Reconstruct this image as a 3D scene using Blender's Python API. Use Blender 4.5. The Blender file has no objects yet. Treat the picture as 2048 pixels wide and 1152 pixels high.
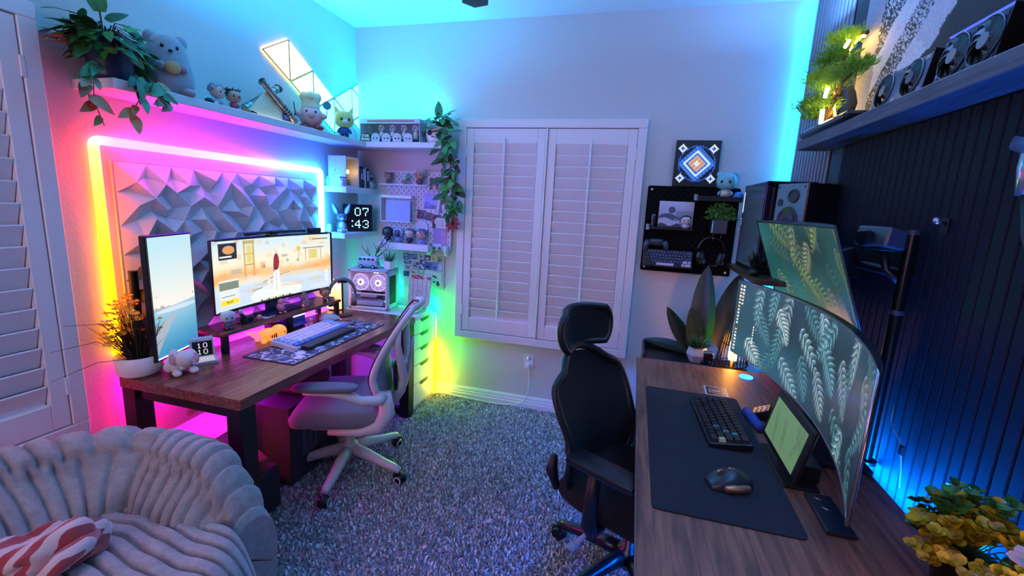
import bpy, math, random
import numpy as np
from mathutils import Vector, Matrix, Euler
from mathutils.geometry import delaunay_2d_cdt
random.seed(11); RNG = np.random.default_rng(5)
PI = math.pi
SC = bpy.context.scene; COL = SC.collection

# ------------------------------------------------------------------ camera, world, exposure
def setup_camera():
    y, p, r = 0.262719, -0.183582, -0.049382
    M = Matrix.Rotation(y, 3, 'Z') @ Matrix.Rotation(p, 3, 'X') @ Matrix.Rotation(r, 3, 'Y')
    right, fwd, up = M.col[0], M.col[1], M.col[2]
    cam = bpy.data.cameras.new('camera'); cam.sensor_width = 36; cam.lens = 891.0/2048*36
    cam.clip_start = .02; cam.clip_end = 60
    o = bpy.data.objects.new('camera', cam); COL.objects.link(o)
    W = Matrix((( right.x, up.x, -fwd.x, 0), (right.y, up.y, -fwd.y, 0), (right.z, up.z, -fwd.z, 1.515), (0, 0, 0, 1)))
    o.matrix_world = W; SC.camera = o
setup_camera()
wd = bpy.data.worlds.new('world'); SC.world = wd; wd.use_nodes = True
wd.node_tree.nodes['Background'].inputs[0].default_value = (.44, .38, .80, 1)
wd.node_tree.nodes['Background'].inputs[1].default_value = .15
SC.view_settings.view_transform = 'Standard'; SC.view_settings.look = 'None'
SC.view_settings.exposure = 0.28; SC.view_settings.gamma = 1.0; SC.view_settings.use_curve_mapping = False
try:
    SC.cycles.max_bounces = 6; SC.cycles.sample_clamp_indirect = 4; SC.cycles.caustics_reflective = False; SC.cycles.caustics_refractive = False
except Exception: pass

def area(name, loc, rot, sx, sy, power, col, spread=PI):
    l = bpy.data.lights.new(name, 'AREA'); l.shape = 'RECTANGLE'; l.size = sx; l.size_y = sy; l.energy = power; l.color = col; l.spread = spread
    o = bpy.data.objects.new(name, l); COL.objects.link(o); o.location = loc; o.rotation_euler = rot; return o
# added fill lamps, unseen: soft behind the camera, blue ones washing ceiling and corner
area('added_fill_rear', (-1.25, -1.3, 1.9), (math.radians(80), 0, math.radians(-6)), 1.5, 1.5, 13, (1.0, .70, .90), math.radians(140))  # no doorway built; broad fill added to brighten armchair, shutters and back wall
area('added_ceiling_fill_right', (.72, 1.4, 2.45), (PI, 0, 0), .08, 2.6, 42, (.12, .38, 1.0))  # no cove strip there: added uplight that turns the ceiling blue
area('added_ceiling_fill_left', (-1.40, 1.9, 2.30), (PI, 0, 0), .08, 1.0, 26, (.0, .42, 1.0))  # added cyan uplight for the left of the ceiling, no fitting
area('added_corner_fill', (-1.70, 3.04, 2.075), (PI, 0, 0), .50, .03, 13, (.0, .40, 1.0))  # added upward wash for the cyan corner of the back wall

# ------------------------------------------------------------------ helpers
def lin(c):
    return tuple((x/12.92 if x <= .04045 else ((x+.055)/1.055)**2.4) for x in c)
def hx(s):
    s = s.lstrip('#'); return lin(tuple(int(s[i:i+2], 16)/255 for i in (0, 2, 4)))
def rotm(e):
    if e is None: return None
    if isinstance(e, Matrix): return e
    return Euler(e).to_matrix()

class MB:
    def __init__(s): s.v = []; s.f = []; s.m = []; s.sm = []; s.mi = 0; s.smooth = False
    def add(s, vs, fs, smooth=None):
        b = len(s.v); s.v += [tuple(x) for x in vs]
        sm = s.smooth if smooth is None else smooth
        for f in fs: s.f.append(tuple(i+b for i in f)); s.m.append(s.mi); s.sm.append(sm)
        return s
    def box(s, c, sz, bev=0, rot=None):
        R = rotm(rot); hx_, hy, hz = sz[0]/2, sz[1]/2, sz[2]/2
        vs = []; b = min(bev, hx_*.98, hy*.98, hz*.98)
        def P(x, y, z):
            p = Vector((x, y, z)); p = R @ p if R else p
            return (p.x+c[0], p.y+c[1], p.z+c[2])
        if b <= 0:
            vs = [P(sx*hx_, sy*hy, sz_*hz) for sx in (-1, 1) for sy in (-1, 1) for sz_ in (-1, 1)]
            return s.add(vs, [(0, 1, 3, 2), (4, 6, 7, 5), (0, 4, 5, 1), (2, 3, 7, 6), (0, 2, 6, 4), (1, 5, 7, 3)], False)
        idx = {}
        for sx in (-1, 1):
            for sy in (-1, 1):
                for q in (-1, 1):
                    for a in range(3):
                        p = [sx*(hx_-b), sy*(hy-b), q*(hz-b)]
                        p[a] = (sx, sy, q)[a]*(hx_, hy, hz)[a]
                        idx[(sx, sy, q, a)] = len(vs); vs.append(P(*p))
        fs = []
        for a in range(3):
            o1, o2 = (a+1) % 3, (a+2) % 3
            for sg in (-1, 1):
                ks = []
                for (u, w) in ((-1, -1), (1, -1), (1, 1), (-1, 1)):
                    k = [0, 0, 0]; k[a] = sg; k[o1] = u; k[o2] = w; ks.append(idx[(*k, a)])
                fs.append(tuple(ks) if sg > 0 else tuple(ks[::-1]))
            for u in (-1, 1):
                for w in (-1, 1):
                    k0 = [0, 0, 0]; k0[a] = -1; k0[o1] = u; k0[o2] = w; k1 = list(k0); k1[a] = 1
                    q = [idx[(*k0, o1)], idx[(*k1, o1)], idx[(*k1, o2)], idx[(*k0, o2)]]
                    fs.append(tuple(q) if u*w < 0 else tuple(q[::-1]))
        for sx in (-1, 1):
            for sy in (-1, 1):
                for q in (-1, 1):
                    t = [idx[(sx, sy, q, a)] for a in range(3)]
                    fs.append(tuple(t) if sx*sy*q > 0 else tuple(t[::-1]))
        return s.add(vs, fs, False)
    def rbox(s, c, sz, r, n=6, rot=None, pw=2.0):
        # rounded box (a cushion when r is large)
        R = rotm(rot); h = [sz[0]/2, sz[1]/2, sz[2]/2]; r = min(r, *h)
        vs = []; fs = []
        for a in range(3):
            o1, o2 = (a+1) % 3, (a+2) % 3
            for sg in (-1, 1):
                b = len(vs)
                for i in range(n+1):
                    for j in range(n+1):
                        p = [0, 0, 0]; p[a] = sg
                        p[o1] = math.tan((i/n*2-1)*PI/4); p[o2] = math.tan((j/n*2-1)*PI/4)
                        core = [max(-(h[k]-r), min(h[k]-r, p[k]*h[k])) for k in range(3)]
                        # soften: direction from the core to the cube point
                        d = Vector([p[k]*h[k]-core[k] for k in range(3)])
                        if d.length < 1e-9: d = Vector([0, 0, 0]); d[a] = sg
                        d.normalize(); q = Vector(core)+d*r
                        q = R @ q if R else q
                        vs.append((q.x+c[0], q.y+c[1], q.z+c[2]))
                for i in range(n):
                    for j in range(n):
                        q = (b+i*(n+1)+j, b+(i+1)*(n+1)+j, b+(i+1)*(n+1)+j+1, b+i*(n+1)+j+1)
                        fs.append(q if sg > 0 else q[::-1])
        return s.add(vs, fs, True)
    def tube(s, pts, r, n=8, closed=False, cap=True, smooth=True, flat=1.0, upv=None):
        P = [Vector(p) for p in pts]; m = len(P)
        if m < 2: return s
        rr = r if hasattr(r, '__len__') else [r]*m
        T = []
        for i in range(m):
            if closed: t = P[(i+1) % m]-P[i-1]
            else: t = P[min(i+1, m-1)]-P[max(i-1, 0)]
            T.append(t.normalized() if t.length > 1e-9 else Vector((0, 0, 1)))
        ref = Vector(upv) if upv else (Vector((0, 0, 1)) if abs(T[0].z) < .9 else Vector((1, 0, 0)))
        u = (ref - T[0]*ref.dot(T[0])).normalized(); vs = []; fs = []
        for i in range(m):
            if i: 
                u = u - T[i]*u.dot(T[i]); u = u.normalized() if u.length > 1e-9 else ref
            w = T[i].cross(u)
            for k in range(n):
                a = 2*PI*k/n; vs.append(P[i]+(u*math.cos(a)+w*math.sin(a)*flat)*rr[i])
        mm = m if closed else m-1
        for i in range(mm):
            for k in range(n):
                i2 = (i+1) % m; fs.append((i*n+k, i*n+(k+1) % n, i2*n+(k+1) % n, i2*n+k))
        if cap and not closed:
            fs.append(tuple(range(n))[::-1]); fs.append(tuple((m-1)*n+k for k in range(n)))
        return s.add(vs, fs, smooth)
    def cyl(s, p0, p1, r0, r1=None, n=16, smooth=True):
        r1 = r0 if r1 is None else r1
        P0, P1 = Vector(p0), Vector(p1); t = (P1-P0).normalized()
        ref = Vector((0, 0, 1)) if abs(t.z) < .9 else Vector((1, 0, 0)); u = (ref-t*ref.dot(t)).normalized(); w = t.cross(u)
        ring = lambda P, r: [P+(u*math.cos(2*PI*k/n)+w*math.sin(2*PI*k/n))*r for k in range(n)]
        s.add(ring(P0, r0)+ring(P1, r1), [(k, (k+1) % n, n+(k+1) % n, n+k) for k in range(n)], smooth)
        s.add(ring(P0, r0), [tuple(range(n))[::-1]], False); s.add(ring(P1, r1), [tuple(range(n))], False)
        return s
    def lathe(s, prof, n=24, c=(0, 0, 0), rot=None, smooth=True, a0=0, a1=2*PI, sx=1, sy=1):
        R = rotm(rot); vs = []; full = abs(a1-a0-2*PI) < 1e-6; nn = n if full else n+1
        for (r, z) in prof:
            for k in range(nn):
                a = a0+(a1-a0)*k/n; p = Vector((r*math.cos(a)*sx, r*math.sin(a)*sy, z)); p = R @ p if R else p
                vs.append((p.x+c[0], p.y+c[1], p.z+c[2]))
        fs = []
        for i in range(len(prof)-1):
            for k in range(n):
                k2 = (k+1) % nn; fs.append((i*nn+k, i*nn+k2, (i+1)*nn+k2, (i+1)*nn+k))
        return s.add(vs, fs, smooth)
    def ell(s, c, r, nu=16, nv=10, rot=None, pw=1.0):
        prof = []
        if not hasattr(r, '__len__'): r = (r, r, r)
        R = rotm(rot); vs = []; fs = []
        sp = lambda x: math.copysign(abs(x)**pw, x)
        for i in range(nv+1):
            th = PI*i/nv-PI/2
            for k in range(nu):
                a = 2*PI*k/nu
                p = Vector((sp(math.cos(th))*sp(math.cos(a))*r[0], sp(math.cos(th))*sp(math.sin(a))*r[1], sp(math.sin(th))*r[2])); p = R @ p if R else p
                vs.append((p.x+c[0], p.y+c[1], p.z+c[2]))
        for i in range(nv):
            for k in range(nu): fs.append((i*nu+k, i*nu+(k+1) % nu, (i+1)*nu+(k+1) % nu, (i+1)*nu+k))
        return s.add(vs, fs, True)
    def grid(s, rows, smooth=True, closed=False, flip=False):
        m = len(rows); n = len(rows[0]); vs = [p for r in rows for p in r]; fs = []
        for i in range(m-1):
            for j in range(n if closed else n-1):
                j2 = (j+1) % n; q = (i*n+j, i*n+j2, (i+1)*n+j2, (i+1)*n+j); fs.append(q[::-1] if flip else q)
        return s.add(vs, fs, smooth)
    def prism(s, poly, d, o=(0, 0, 0), u=(1, 0, 0), v=(0, 1, 0), smooth=False):
        # polygon in the plane (u, v) through o, extruded d along u x v
        O, U, V = Vector(o), Vector(u), Vector(v); N = U.cross(V).normalized(); n = len(poly)
        a = [O+U*p[0]+V*p[1] for p in poly]; b = [p+N*d for p in a]
        s.add(a, [tuple(range(n))[::-1]], False); s.add(b, [tuple(range(n))], False)
        return s.add(a+b, [(k, (k+1) % n, n+(k+1) % n, n+k) for k in range(n)], smooth)
    def quad(s, a, b, c, d): return s.add([a, b, c, d], [(0, 1, 2, 3)], False)
    def xf(s, M):
        s.v = [tuple(M @ Vector(p)) for p in s.v]; return s
    def mesh(s, name, mats):
        me = bpy.data.meshes.new(name); me.from_pydata(s.v, [], s.f)
        if not isinstance(mats, (list, tuple)): mats = [mats]
        for m in mats: me.materials.append(m)
        me.polygons.foreach_set('material_index', s.m); me.polygons.foreach_set('use_smooth', s.sm); me.update()
        return me

def link(name, me, parent=None, loc=(0, 0, 0), rot=(0, 0, 0)):
    o = bpy.data.objects.new(name, me); COL.objects.link(o); o.location = loc; o.rotation_euler = rot
    if parent is not None: o.parent = parent
    return o
def tag(o, label=None, cat=None, group=None, kind=None):
    if label: o['label'] = label
    if cat: o['category'] = cat
    if group: o['group'] = group
    if kind: o['kind'] = kind
    return o
def thing(name, label, cat, loc=(0, 0, 0), rz=0, group=None):
    o = bpy.data.objects.new(name, None); COL.objects.link(o); o.location = loc; o.rotation_euler = (0, 0, rz)
    o.empty_display_size = .05
    return tag(o, label, cat, group)
def base_inv(parent):
    # inverse of the root's transform, so that geometry may be given in room coordinates
    q = parent
    while q.parent is not None: q = q.parent
    return (Matrix.Translation(q.location) @ q.rotation_euler.to_matrix().to_4x4()).inverted()
def part(parent, name, mb, mats, label=None, kind=None, world=False):
    if world: mb.xf(base_inv(parent))
    o = link(name, mb.mesh(name, mats), parent); return tag(o, label, None, None, kind)
def single(name, label, cat, mb, mats, loc, group=None, kind=None, rz=0, world=True):
    # a thing that is one mesh; the geometry is given in room coordinates (world) or about loc
    if world: mb.xf(Matrix.Translation(Vector(loc)).inverted())
    o = link(name, mb.mesh(name, mats), None, loc, (0, 0, rz)); return tag(o, label, cat, group, kind)
def struct(name, mb, mats, parent=None):
    o = link(name, mb.mesh(name, mats), parent)
    if parent is None: o['kind'] = 'structure'
    return o
def copy_tree(o, loc=None, rz=None, label=None, parent=None):
    c = o.copy(); COL.objects.link(c)
    if parent is not None: c.parent = parent
    if loc is not None: c.location = loc
    if rz is not None: c.rotation_euler = (0, 0, rz)
    if label: c['label'] = label
    for ch in list(o.children): copy_tree(ch, parent=c)
    return c
def text_mesh(txt, size, ext=.0004):
    cu = bpy.data.curves.new('lettering', 'FONT'); cu.body = txt; cu.size = size; cu.extrude = ext; cu.align_x = 'CENTER'; cu.align_y = 'CENTER'
    ob = bpy.data.objects.new('lettering', cu); COL.objects.link(ob)
    dg = bpy.context.evaluated_depsgraph_get(); me = bpy.data.meshes.new_from_object(ob.evaluated_get(dg))
    bpy.data.objects.remove(ob); return me
def lettering(parent, txt, size, m, o, u, v, world=True, name='lettering'):
    # flat letters centred on o, running along u, upright along v (room coordinates when world)
    me = text_mesh(txt, size); me.materials.clear(); me.materials.append(m)
    U, V = Vector(u).normalized(), Vector(v).normalized(); N = U.cross(V)
    M = Matrix(((U.x, V.x, N.x, o[0]), (U.y, V.y, N.y, o[1]), (U.z, V.z, N.z, o[2]), (0, 0, 0, 1)))
    if world: M = base_inv(parent) @ M
    me.transform(M); return link(name, me, parent)

# ------------------------------------------------------------------ materials
def nmat(name):
    m = bpy.data.materials.new(name); m.use_nodes = True; return m, m.node_tree, m.node_tree.nodes['Principled BSDF']
MATS = {}
def mat(name, col, rough=.5, metal=0, var=.06, bump=0, scale=60, spec=.5, coat=0, trans=0, alpha=1, sheen=0):
    if name in MATS: return MATS[name]
    if isinstance(col, str): col = hx(col)
    m, nt, b = nmat(name); N = nt.nodes; L = nt.links
    tc = N.new('ShaderNodeTexCoord'); no = N.new('ShaderNodeTexNoise'); no.inputs['Scale'].default_value = scale; no.inputs['Detail'].default_value = 4
    L.new(tc.outputs['Object'], no.inputs['Vector'])
    mr = N.new('ShaderNodeMapRange'); mr.inputs[3].default_value = 1-var; mr.inputs[4].default_value = 1+var; L.new(no.outputs['Fac'], mr.inputs[0])
    mx = N.new('ShaderNodeVectorMath'); mx.operation = 'SCALE'; mx.inputs[0].default_value = col[:3]; L.new(mr.outputs[0], mx.inputs['Scale'])
    L.new(mx.outputs[0], b.inputs['Base Color'])
    b.inputs['Roughness'].default_value = rough; b.inputs['Metallic'].default_value = metal; b.inputs['Specular IOR Level'].default_value = spec
    if coat: b.inputs['Coat Weight'].default_value = coat
    if trans: b.inputs['Transmission Weight'].default_value = trans
    if alpha < 1: b.inputs['Alpha'].default_value = alpha
    if sheen: b.inputs['Sheen Weight'].default_value = sheen
    if bump:
        bp = N.new('ShaderNodeBump'); bp.inputs['Strength'].default_value = bump; bp.inputs['Distance'].default_value = .004
        L.new(no.outputs['Fac'], bp.inputs['Height']); L.new(bp.outputs[0], b.inputs['Normal'])
    MATS[name] = m; return m
def emit(name, col, st=1.0):
    if name in MATS: return MATS[name]
    if isinstance(col, str): col = hx(col)
    m = bpy.data.materials.new(name); m.use_nodes = True; nt = m.node_tree; nt.nodes.clear()
    e = nt.nodes.new('ShaderNodeEmission'); o = nt.nodes.new('ShaderNodeOutputMaterial'); e.inputs[0].default_value = (*col[:3], 1); e.inputs[1].default_value = st
    nt.links.new(e.outputs[0], o.inputs[0]); MATS[name] = m; return m
def emit_attr(name, st=1.0, gloss=0):
    # light-giving surface (screen or LED) whose colour is stored per vertex
    if name in MATS: return MATS[name]
    m, nt, b = nmat(name); a = nt.nodes.new('ShaderNodeAttribute'); a.attribute_name = 'glow'
    b.inputs['Base Color'].default_value = (.02, .02, .02, 1); b.inputs['Roughness'].default_value = .35
    nt.links.new(a.outputs['Color'], b.inputs['Emission Color']); b.inputs['Emission Strength'].default_value = st
    MATS[name] = m; return m
def col_attr_mat(name, rough=.6):
    # printed surface (poster, photo, fabric print) whose ink colour is stored per vertex
    if name in MATS: return MATS[name]
    m, nt, b = nmat(name); a = nt.nodes.new('ShaderNodeAttribute'); a.attribute_name = 'glow'; nt.links.new(a.outputs['Color'], b.inputs['Base Color'])
    b.inputs['Roughness'].default_value = rough; MATS[name] = m; return m
def set_colors(me, cols):
    at = me.color_attributes.new('glow', 'FLOAT_COLOR', 'POINT'); arr = np.ones((len(me.vertices), 4), np.float32); arr[:, :cols.shape[1]] = cols; at.data.foreach_set('color', arr.ravel())
def np_grid_mesh(name, P, cols, m):
    # P (rows, cols, 3) array of points -> grid mesh with per-vertex colour
    a, b, _ = P.shape; me = bpy.data.meshes.new(name); idx = np.arange(a*b).reshape(a, b)
    f = np.stack([idx[:-1, :-1], idx[:-1, 1:], idx[1:, 1:], idx[1:, :-1]], -1).reshape(-1, 4)
    me.from_pydata(P.reshape(-1, 3).tolist(), [], f.tolist()); me.materials.append(m)
    me.polygons.foreach_set('use_smooth', [True]*len(f)); set_colors(me, cols.reshape(-1, cols.shape[-1])); me.update(); return me
def to_lin(c): return np.where(c <= .04045, c/12.92, ((np.clip(c, 0, None)+.055)/1.055)**2.4)
def wood(name, c1, c2, axis='Y', rough=.35, sc=1.0, plank=0):
    if name in MATS: return MATS[name]
    m, nt, b = nmat(name); N = nt.nodes; L = nt.links
    tc = N.new('ShaderNodeTexCoord'); mp = N.new('ShaderNodeMapping'); s = [14*sc]*3; s['XYZ'.index(axis)] = 1.1*sc; mp.inputs['Scale'].default_value = s
    L.new(tc.outputs['Object'], mp.inputs[0]); no = N.new('ShaderNodeTexNoise'); no.inputs['Scale'].default_value = 5; no.inputs['Detail'].default_value = 8; no.inputs['Distortion'].default_value = .6
    L.new(mp.outputs[0], no.inputs['Vector']); cr = N.new('ShaderNodeValToRGB'); cr.color_ramp.elements[0].position = .3; cr.color_ramp.elements[1].position = .72
    cr.color_ramp.elements[0].color = (*hx(c1), 1); cr.color_ramp.elements[1].color = (*hx(c2), 1); L.new(no.outputs['Fac'], cr.inputs[0]); L.new(cr.outputs[0], b.inputs['Base Color'])
    b.inputs['Roughness'].default_value = rough
    bp = N.new('ShaderNodeBump'); bp.inputs['Strength'].default_value = .15; bp.inputs['Distance'].default_value = .002; L.new(no.outputs['Fac'], bp.inputs['Height']); L.new(bp.outputs[0], b.inputs['Normal'])
    MATS[name] = m; return m
def wallmat(name, col, bump=.35):
    if name in MATS: return MATS[name]
    m, nt, b = nmat(name); N = nt.nodes; L = nt.links; tc = N.new('ShaderNodeTexCoord'); no = N.new('ShaderNodeTexNoise'); no.inputs['Scale'].default_value = 75; no.inputs['Detail'].default_value = 3
    L.new(tc.outputs['Object'], no.inputs['Vector']); bp = N.new('ShaderNodeBump'); bp.inputs['Strength'].default_value = bump; bp.inputs['Distance'].default_value = .004
    L.new(no.outputs['Fac'], bp.inputs['Height']); L.new(bp.outputs[0], b.inputs['Normal']); b.inputs['Base Color'].default_value = (*hx(col), 1); b.inputs['Roughness'].default_value = .75
    MATS[name] = m; return m
M_WALL = wallmat('painted_plaster', '#c6c3c0')
M_CEIL = wallmat('ceiling_paint', '#e8e8ea', .2)
M_WHITE = mat('white_lacquer', '#e6e2e2', .35, var=.02)
M_TRIM = mat('trim_paint', '#e4dfe2', .4, var=.02)
M_BLACK = mat('black_plastic', '#0c0c0e', .38, var=.1)
M_BLACKM = mat('black_metal', '#0d0d0f', .4, .3, var=.1)
M_SILVER = mat('silver_metal', '#b9bcc4', .25, .9, var=.03)
M_DGREY = mat('dark_grey_plastic', '#2a2b30', .45)
M_GREY = mat('grey_plastic', '#8a8b92', .45)
M_WP = mat('white_plastic', '#dcdadf', .35, var=.02)
M_GLASS = mat('clear_glass', (.9, .95, 1), .04, trans=1.0, var=0)

# ------------------------------------------------------------------ room
LW, RW, BW, CH = -2.115, .875, 3.1, 2.735
def build_room():
    m, nt, b = nmat('carpet_base'); b.inputs['Base Color'].default_value = (*hx('#7a7678'), 1); b.inputs['Roughness'].default_value = 1
    fl = struct('floor', MB().box((-.62, .85, -.06), (3.2, 4.7, .12)), m)
    struct('ceiling', MB().box((-.62, .85, CH+.05), (3.2, 4.7, .1)), M_CEIL)
    struct('wall_left', MB().box((LW-.05, .85, 1.37), (.1, 4.7, 2.74)), M_WALL)
    struct('wall_back', MB().box((-.62, BW+.05, 1.37), (3.2, .1, 2.74)), M_WALL)
    wr = struct('wall_right', MB().box((RW+.05, .85, 1.37), (.1, 4.7, 2.74)), M_WALL)
    # slats: light grey ones by the corner, dark boards behind the desk
    sl = mat('grey_slat', '#77777f', .55, var=.1, scale=20); dk = mat('dark_board', '#0b0e1a', .75, var=.25, scale=14, bump=.15, spec=.25); felt = mat('black_felt', '#050507', .9)
    struct('backing', MB().box((RW-.004, 2.79, 1.3675), (.008, .58, 2.733)), felt, wr)
    mb = MB().box((.003, 0, 0), (.012, .027, 2.73)); mb.mi = 1; mb.box((-.006, 0, 0), (.006, .029, 2.73), .001); me = mb.mesh('slat', [felt, sl])
    for i in range(12): link('slat', me, wr, (RW-.017, 3.030-i*.0455, 1.3675))
    struct('board', MB().box((RW-.012, 2.43, 1.3675), (.024, .125, 2.73), .002), mat('dark_wood_edge', '#120e0d', .5), wr)
    struct('backing', MB().box((RW-.004, 1.18, .93), (.008, 2.38, 1.84)), felt, wr)
    me = MB().box((0, 0, 0), (.018, .0405, 1.838), .003).mesh('board', dk)
    for i in range(53): link('board', me, wr, (RW-.017, 2.345-i*.0445, .922))
    # carpet pile
    n = 95000; rg = RNG
    x = rg.uniform(-2.1, .86, n); y = rg.uniform(.75, 3.09, n); a = rg.uniform(0, 2*PI, n); h = rg.uniform(.010, .021, n); w = rg.uniform(.0028, .0052, n); le = rg.uniform(-.011, .011, (n, 2))
    V = np.zeros((n, 5, 3)); dx, dy = np.cos(a)*w, np.sin(a)*w
    V[:, 0] = np.stack([x-dx, y-dy, 0*x], 1); V[:, 1] = np.stack([x+dx, y+dy, 0*x], 1)
    V[:, 2] = np.stack([x+dx+le[:, 0]*.5, y+dy+le[:, 1]*.5, h*.75], 1); V[:, 3] = np.stack([x-dx+le[:, 0]*.5, y-dy+le[:, 1]*.5, h*.75], 1)
    V[:, 4] = np.stack([x+le[:, 0]*1.2, y+le[:, 1]*1.2, h], 1)
    me = bpy.data.meshes.new('carpet_pile'); me.vertices.add(n*5); me.vertices.foreach_set('co', V.ravel())
    b0 = np.arange(n)*5; li = np.concatenate([np.stack([b0, b0+1, b0+2, b0+3], 1), np.stack([b0+3, b0+2, b0+4], 1)], 1).ravel()
    me.loops.add(n*7); me.loops.foreach_set('vertex_index', li); me.polygons.add(n*2)
    ls = np.stack([np.arange(n)*7, np.arange(n)*7+4], 1).ravel(); me.polygons.foreach_set('loop_start', ls); me.update(); me.validate()
    t = rg.random(n); base = np.where((t < .45)[:, None], lin((.60, .585, .59)), np.where((t < .8)[:, None], lin((.76, .74, .745)), lin((.92, .90, .90))))
    set_colors(me, np.repeat(base, 5, 0)); me.materials.append(col_attr_mat('carpet_yarn', .95))
    p = link('carpet_pile', me, fl); p['kind'] = 'stuff'
    # baseboards with three stepped ridges
    mb = MB(); prof = [(0, 0), (.016, 0), (.016, .045), (.013, .05), (.013, .066), (.010, .07), (.010, .085), (.006, .1), (0, .1)]
    mb.prism([(-p[0], p[1]) for p in prof], 2.98, (LW, BW, 0), (0, 1, 0), (0, 0, 1)); struct('baseboard_back', mb, M_TRIM)
    mb = MB(); mb.prism([(p[0], p[1]) for p in prof], 4.5, (LW, BW, 0), (1, 0, 0), (0, 0, 1)); struct('baseboard_left', mb, M_TRIM)
build_room()

def shutter_window(name, O, U, N, x0, x1, z0, z1, panels, rows, outer=.055):
    # plantation shutters: O wall origin, U along the wall, N into the room
    O, U, N = Vector(O), Vector(U), Vector(N); Zv = Vector((0, 0, 1))
    R = Matrix((U, N, Zv)).transposed()          # columns: U, N, Z
    def B(mb, a0, a1, d0, d1, b0, b1, bev=.003):
        c = O+U*((a0+a1)/2)+N*((d0+d1)/2)+Zv*((b0+b1)/2); mb.box(c, (abs(a1-a0), abs(d1-d0), abs(b1-b0)), bev, R); return mb
    f = MB()
    B(f, x0, x1, 0, .045, z1-outer, z1); B(f, x0, x1, 0, .045, z0, z0+outer)
    B(f, x0, x0+outer, 0, .045, z0+outer, z1-outer); B(f, x1-outer, x1, 0, .045, z0+outer, z1-outer)
    w = struct(name, f, M_TRIM)
    struct('backing', B(MB(), x0+.02, x1-.02, .001, .004, z0+.02, z1-.02, 0), mat('closed_shade', '#b9b4c4', .8), w)
    for (p0, p1) in panels:
        pz0, pz1 = z0+outer+.004, z1-outer-.004; st = .055
        pm = MB(); top = pz1-.095; bot = pz0+.105
        B(pm, p0, p0+st, .012, .04, pz0, pz1); B(pm, p1-st, p1, .012, .04, pz0, pz1); B(pm, p0+st, p1-st, .012, .04, top, pz1); B(pm, p0+st, p1-st, .012, .04, pz0, bot)
        s = struct('shutter_panel', pm, M_TRIM, w)
        pitch = (top-bot)/rows; ww = p1-p0-2*st-.004
        lm = MB(); c0 = R @ Vector((0, 0, 0)); tilt = Matrix.Rotation(math.radians(20), 3, U)
        lm.box((0, 0, 0), (ww, .0085, pitch*1.12), .003, tilt @ R); me = lm.mesh('louver', M_TRIM)
        for i in range(rows):
            c = O+U*((p0+p1)/2)+N*.024+Zv*(bot+pitch*(i+.5)); l = link('louver', me, s, c)
        rd = MB(); xm = (p0+p1)/2; B(rd, xm-.007, xm+.007, .052, .064, bot+.02, top+.03, .003); struct('tilt_rod', rd, M_TRIM, s)
        for zz in (pz0+.16, pz1-.16):
            xx = p0-.002 if p0 < (x0+x1)/2 - .02 and len(panels) > 1 and (p0, p1) == panels[0] else p1+.002
            h = MB(); B(h, xx-.008, xx+.008, .04, .047, zz-.035, zz+.035, .002); struct('hinge', h, M_TRIM, s)
    return w
w1 = shutter_window('window_1', (0, BW, 0), (1, 0, 0), (0, -1, 0), -1.262, .012, .510, 2.088, [(-1.205, -.640), (-.622, -.045)], 17)
struct('trim_strip', MB().box((-.631, BW-.046, 1.30), (.014, .012, 1.46), .002), M_TRIM, w1)
shutter_window('window_2', (LW, 0, 0), (0, 1, 0), (1, 0, 0), -.32, 1.178, .520, 2.12, [(-.262, .42), (.432, 1.120)], 17)

# ------------------------------------------------------------------ LEDs
def glow_tube(name, label, cat, pts, r, key, st, n=10, group=None, loc=None):
    # a diffuser tube whose colour runs along its length; key: [(fraction, (r, g, b))]
    mb = MB(); mb.tube(pts, r, n, cap=True); me = mb.mesh(name, emit_attr('led_diffuser_%g' % st, st))
    P = [Vector(p) for p in pts]; d = [0]
    for i in range(1, len(P)): d.append(d[-1]+(P[i]-P[i-1]).length)
    fr = np.array(d)/d[-1]; kf = [k[0] for k in key]
    c = np.stack([np.interp(fr, kf, [k[1][j] for k in key]) for j in range(3)], 1)
    cols = np.repeat(c, n, 0); set_colors(me, cols)
    loc = loc or pts[0]; me.transform(Matrix.Translation(Vector(loc)).inverted())
    return tag(link(name, me, None, loc), label, cat, group)
def path(corners, r, step=.02):
    # polyline with rounded corners, resampled
    C = [Vector(c) for c in corners]; out = [C[0]]
    for i in range(1, len(C)-1):
        a, b, c = C[i-1], C[i], C[i+1]; u = (a-b).normalized(); v = (c-b).normalized()
        for k in range(9):
            t = k/8; p0 = b+u*r; p1 = b+v*r; out.append((1-t)**2*p0+2*t*(1-t)*b+t*t*p1)
    out.append(C[-1]); res = [out[0]]
    for i in range(1, len(out)):
        L = (out[i]-out[i-1]).length; n = max(1, int(L/step))
        for k in range(1, n+1): res.append(out[i-1].lerp(out[i], k/n))
    return [tuple(p) for p in res]
TUBE = path([(-2.092, 1.318, .80), (-2.092, 1.318, 1.690), (-2.092, 2.643, 1.681), (-2.092, 2.643, 1.12)], .03)
glow_tube('led_tube', 'thick rounded LED light tube framing the faceted wall panel in rainbow colours', 'led light', TUBE, .0185,
    [(0, (.30, .080, 0)), (.16, (.34, .075, .0003)), (.25, (.6, .04, .004)), (.31, (1, .035, .012)), (.345, (1, .022, .09)), (.42, (1, .02, .55)), (.50, (.90, .026, 1.5)), (.58, (.42, .035, 2)), (.68, (.07, .11, 2)), (.78, (.03, .30, 1.8)), (.86, (.04, .60, 1.7)), (1, (.04, .62, 1.2))], 27)
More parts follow.
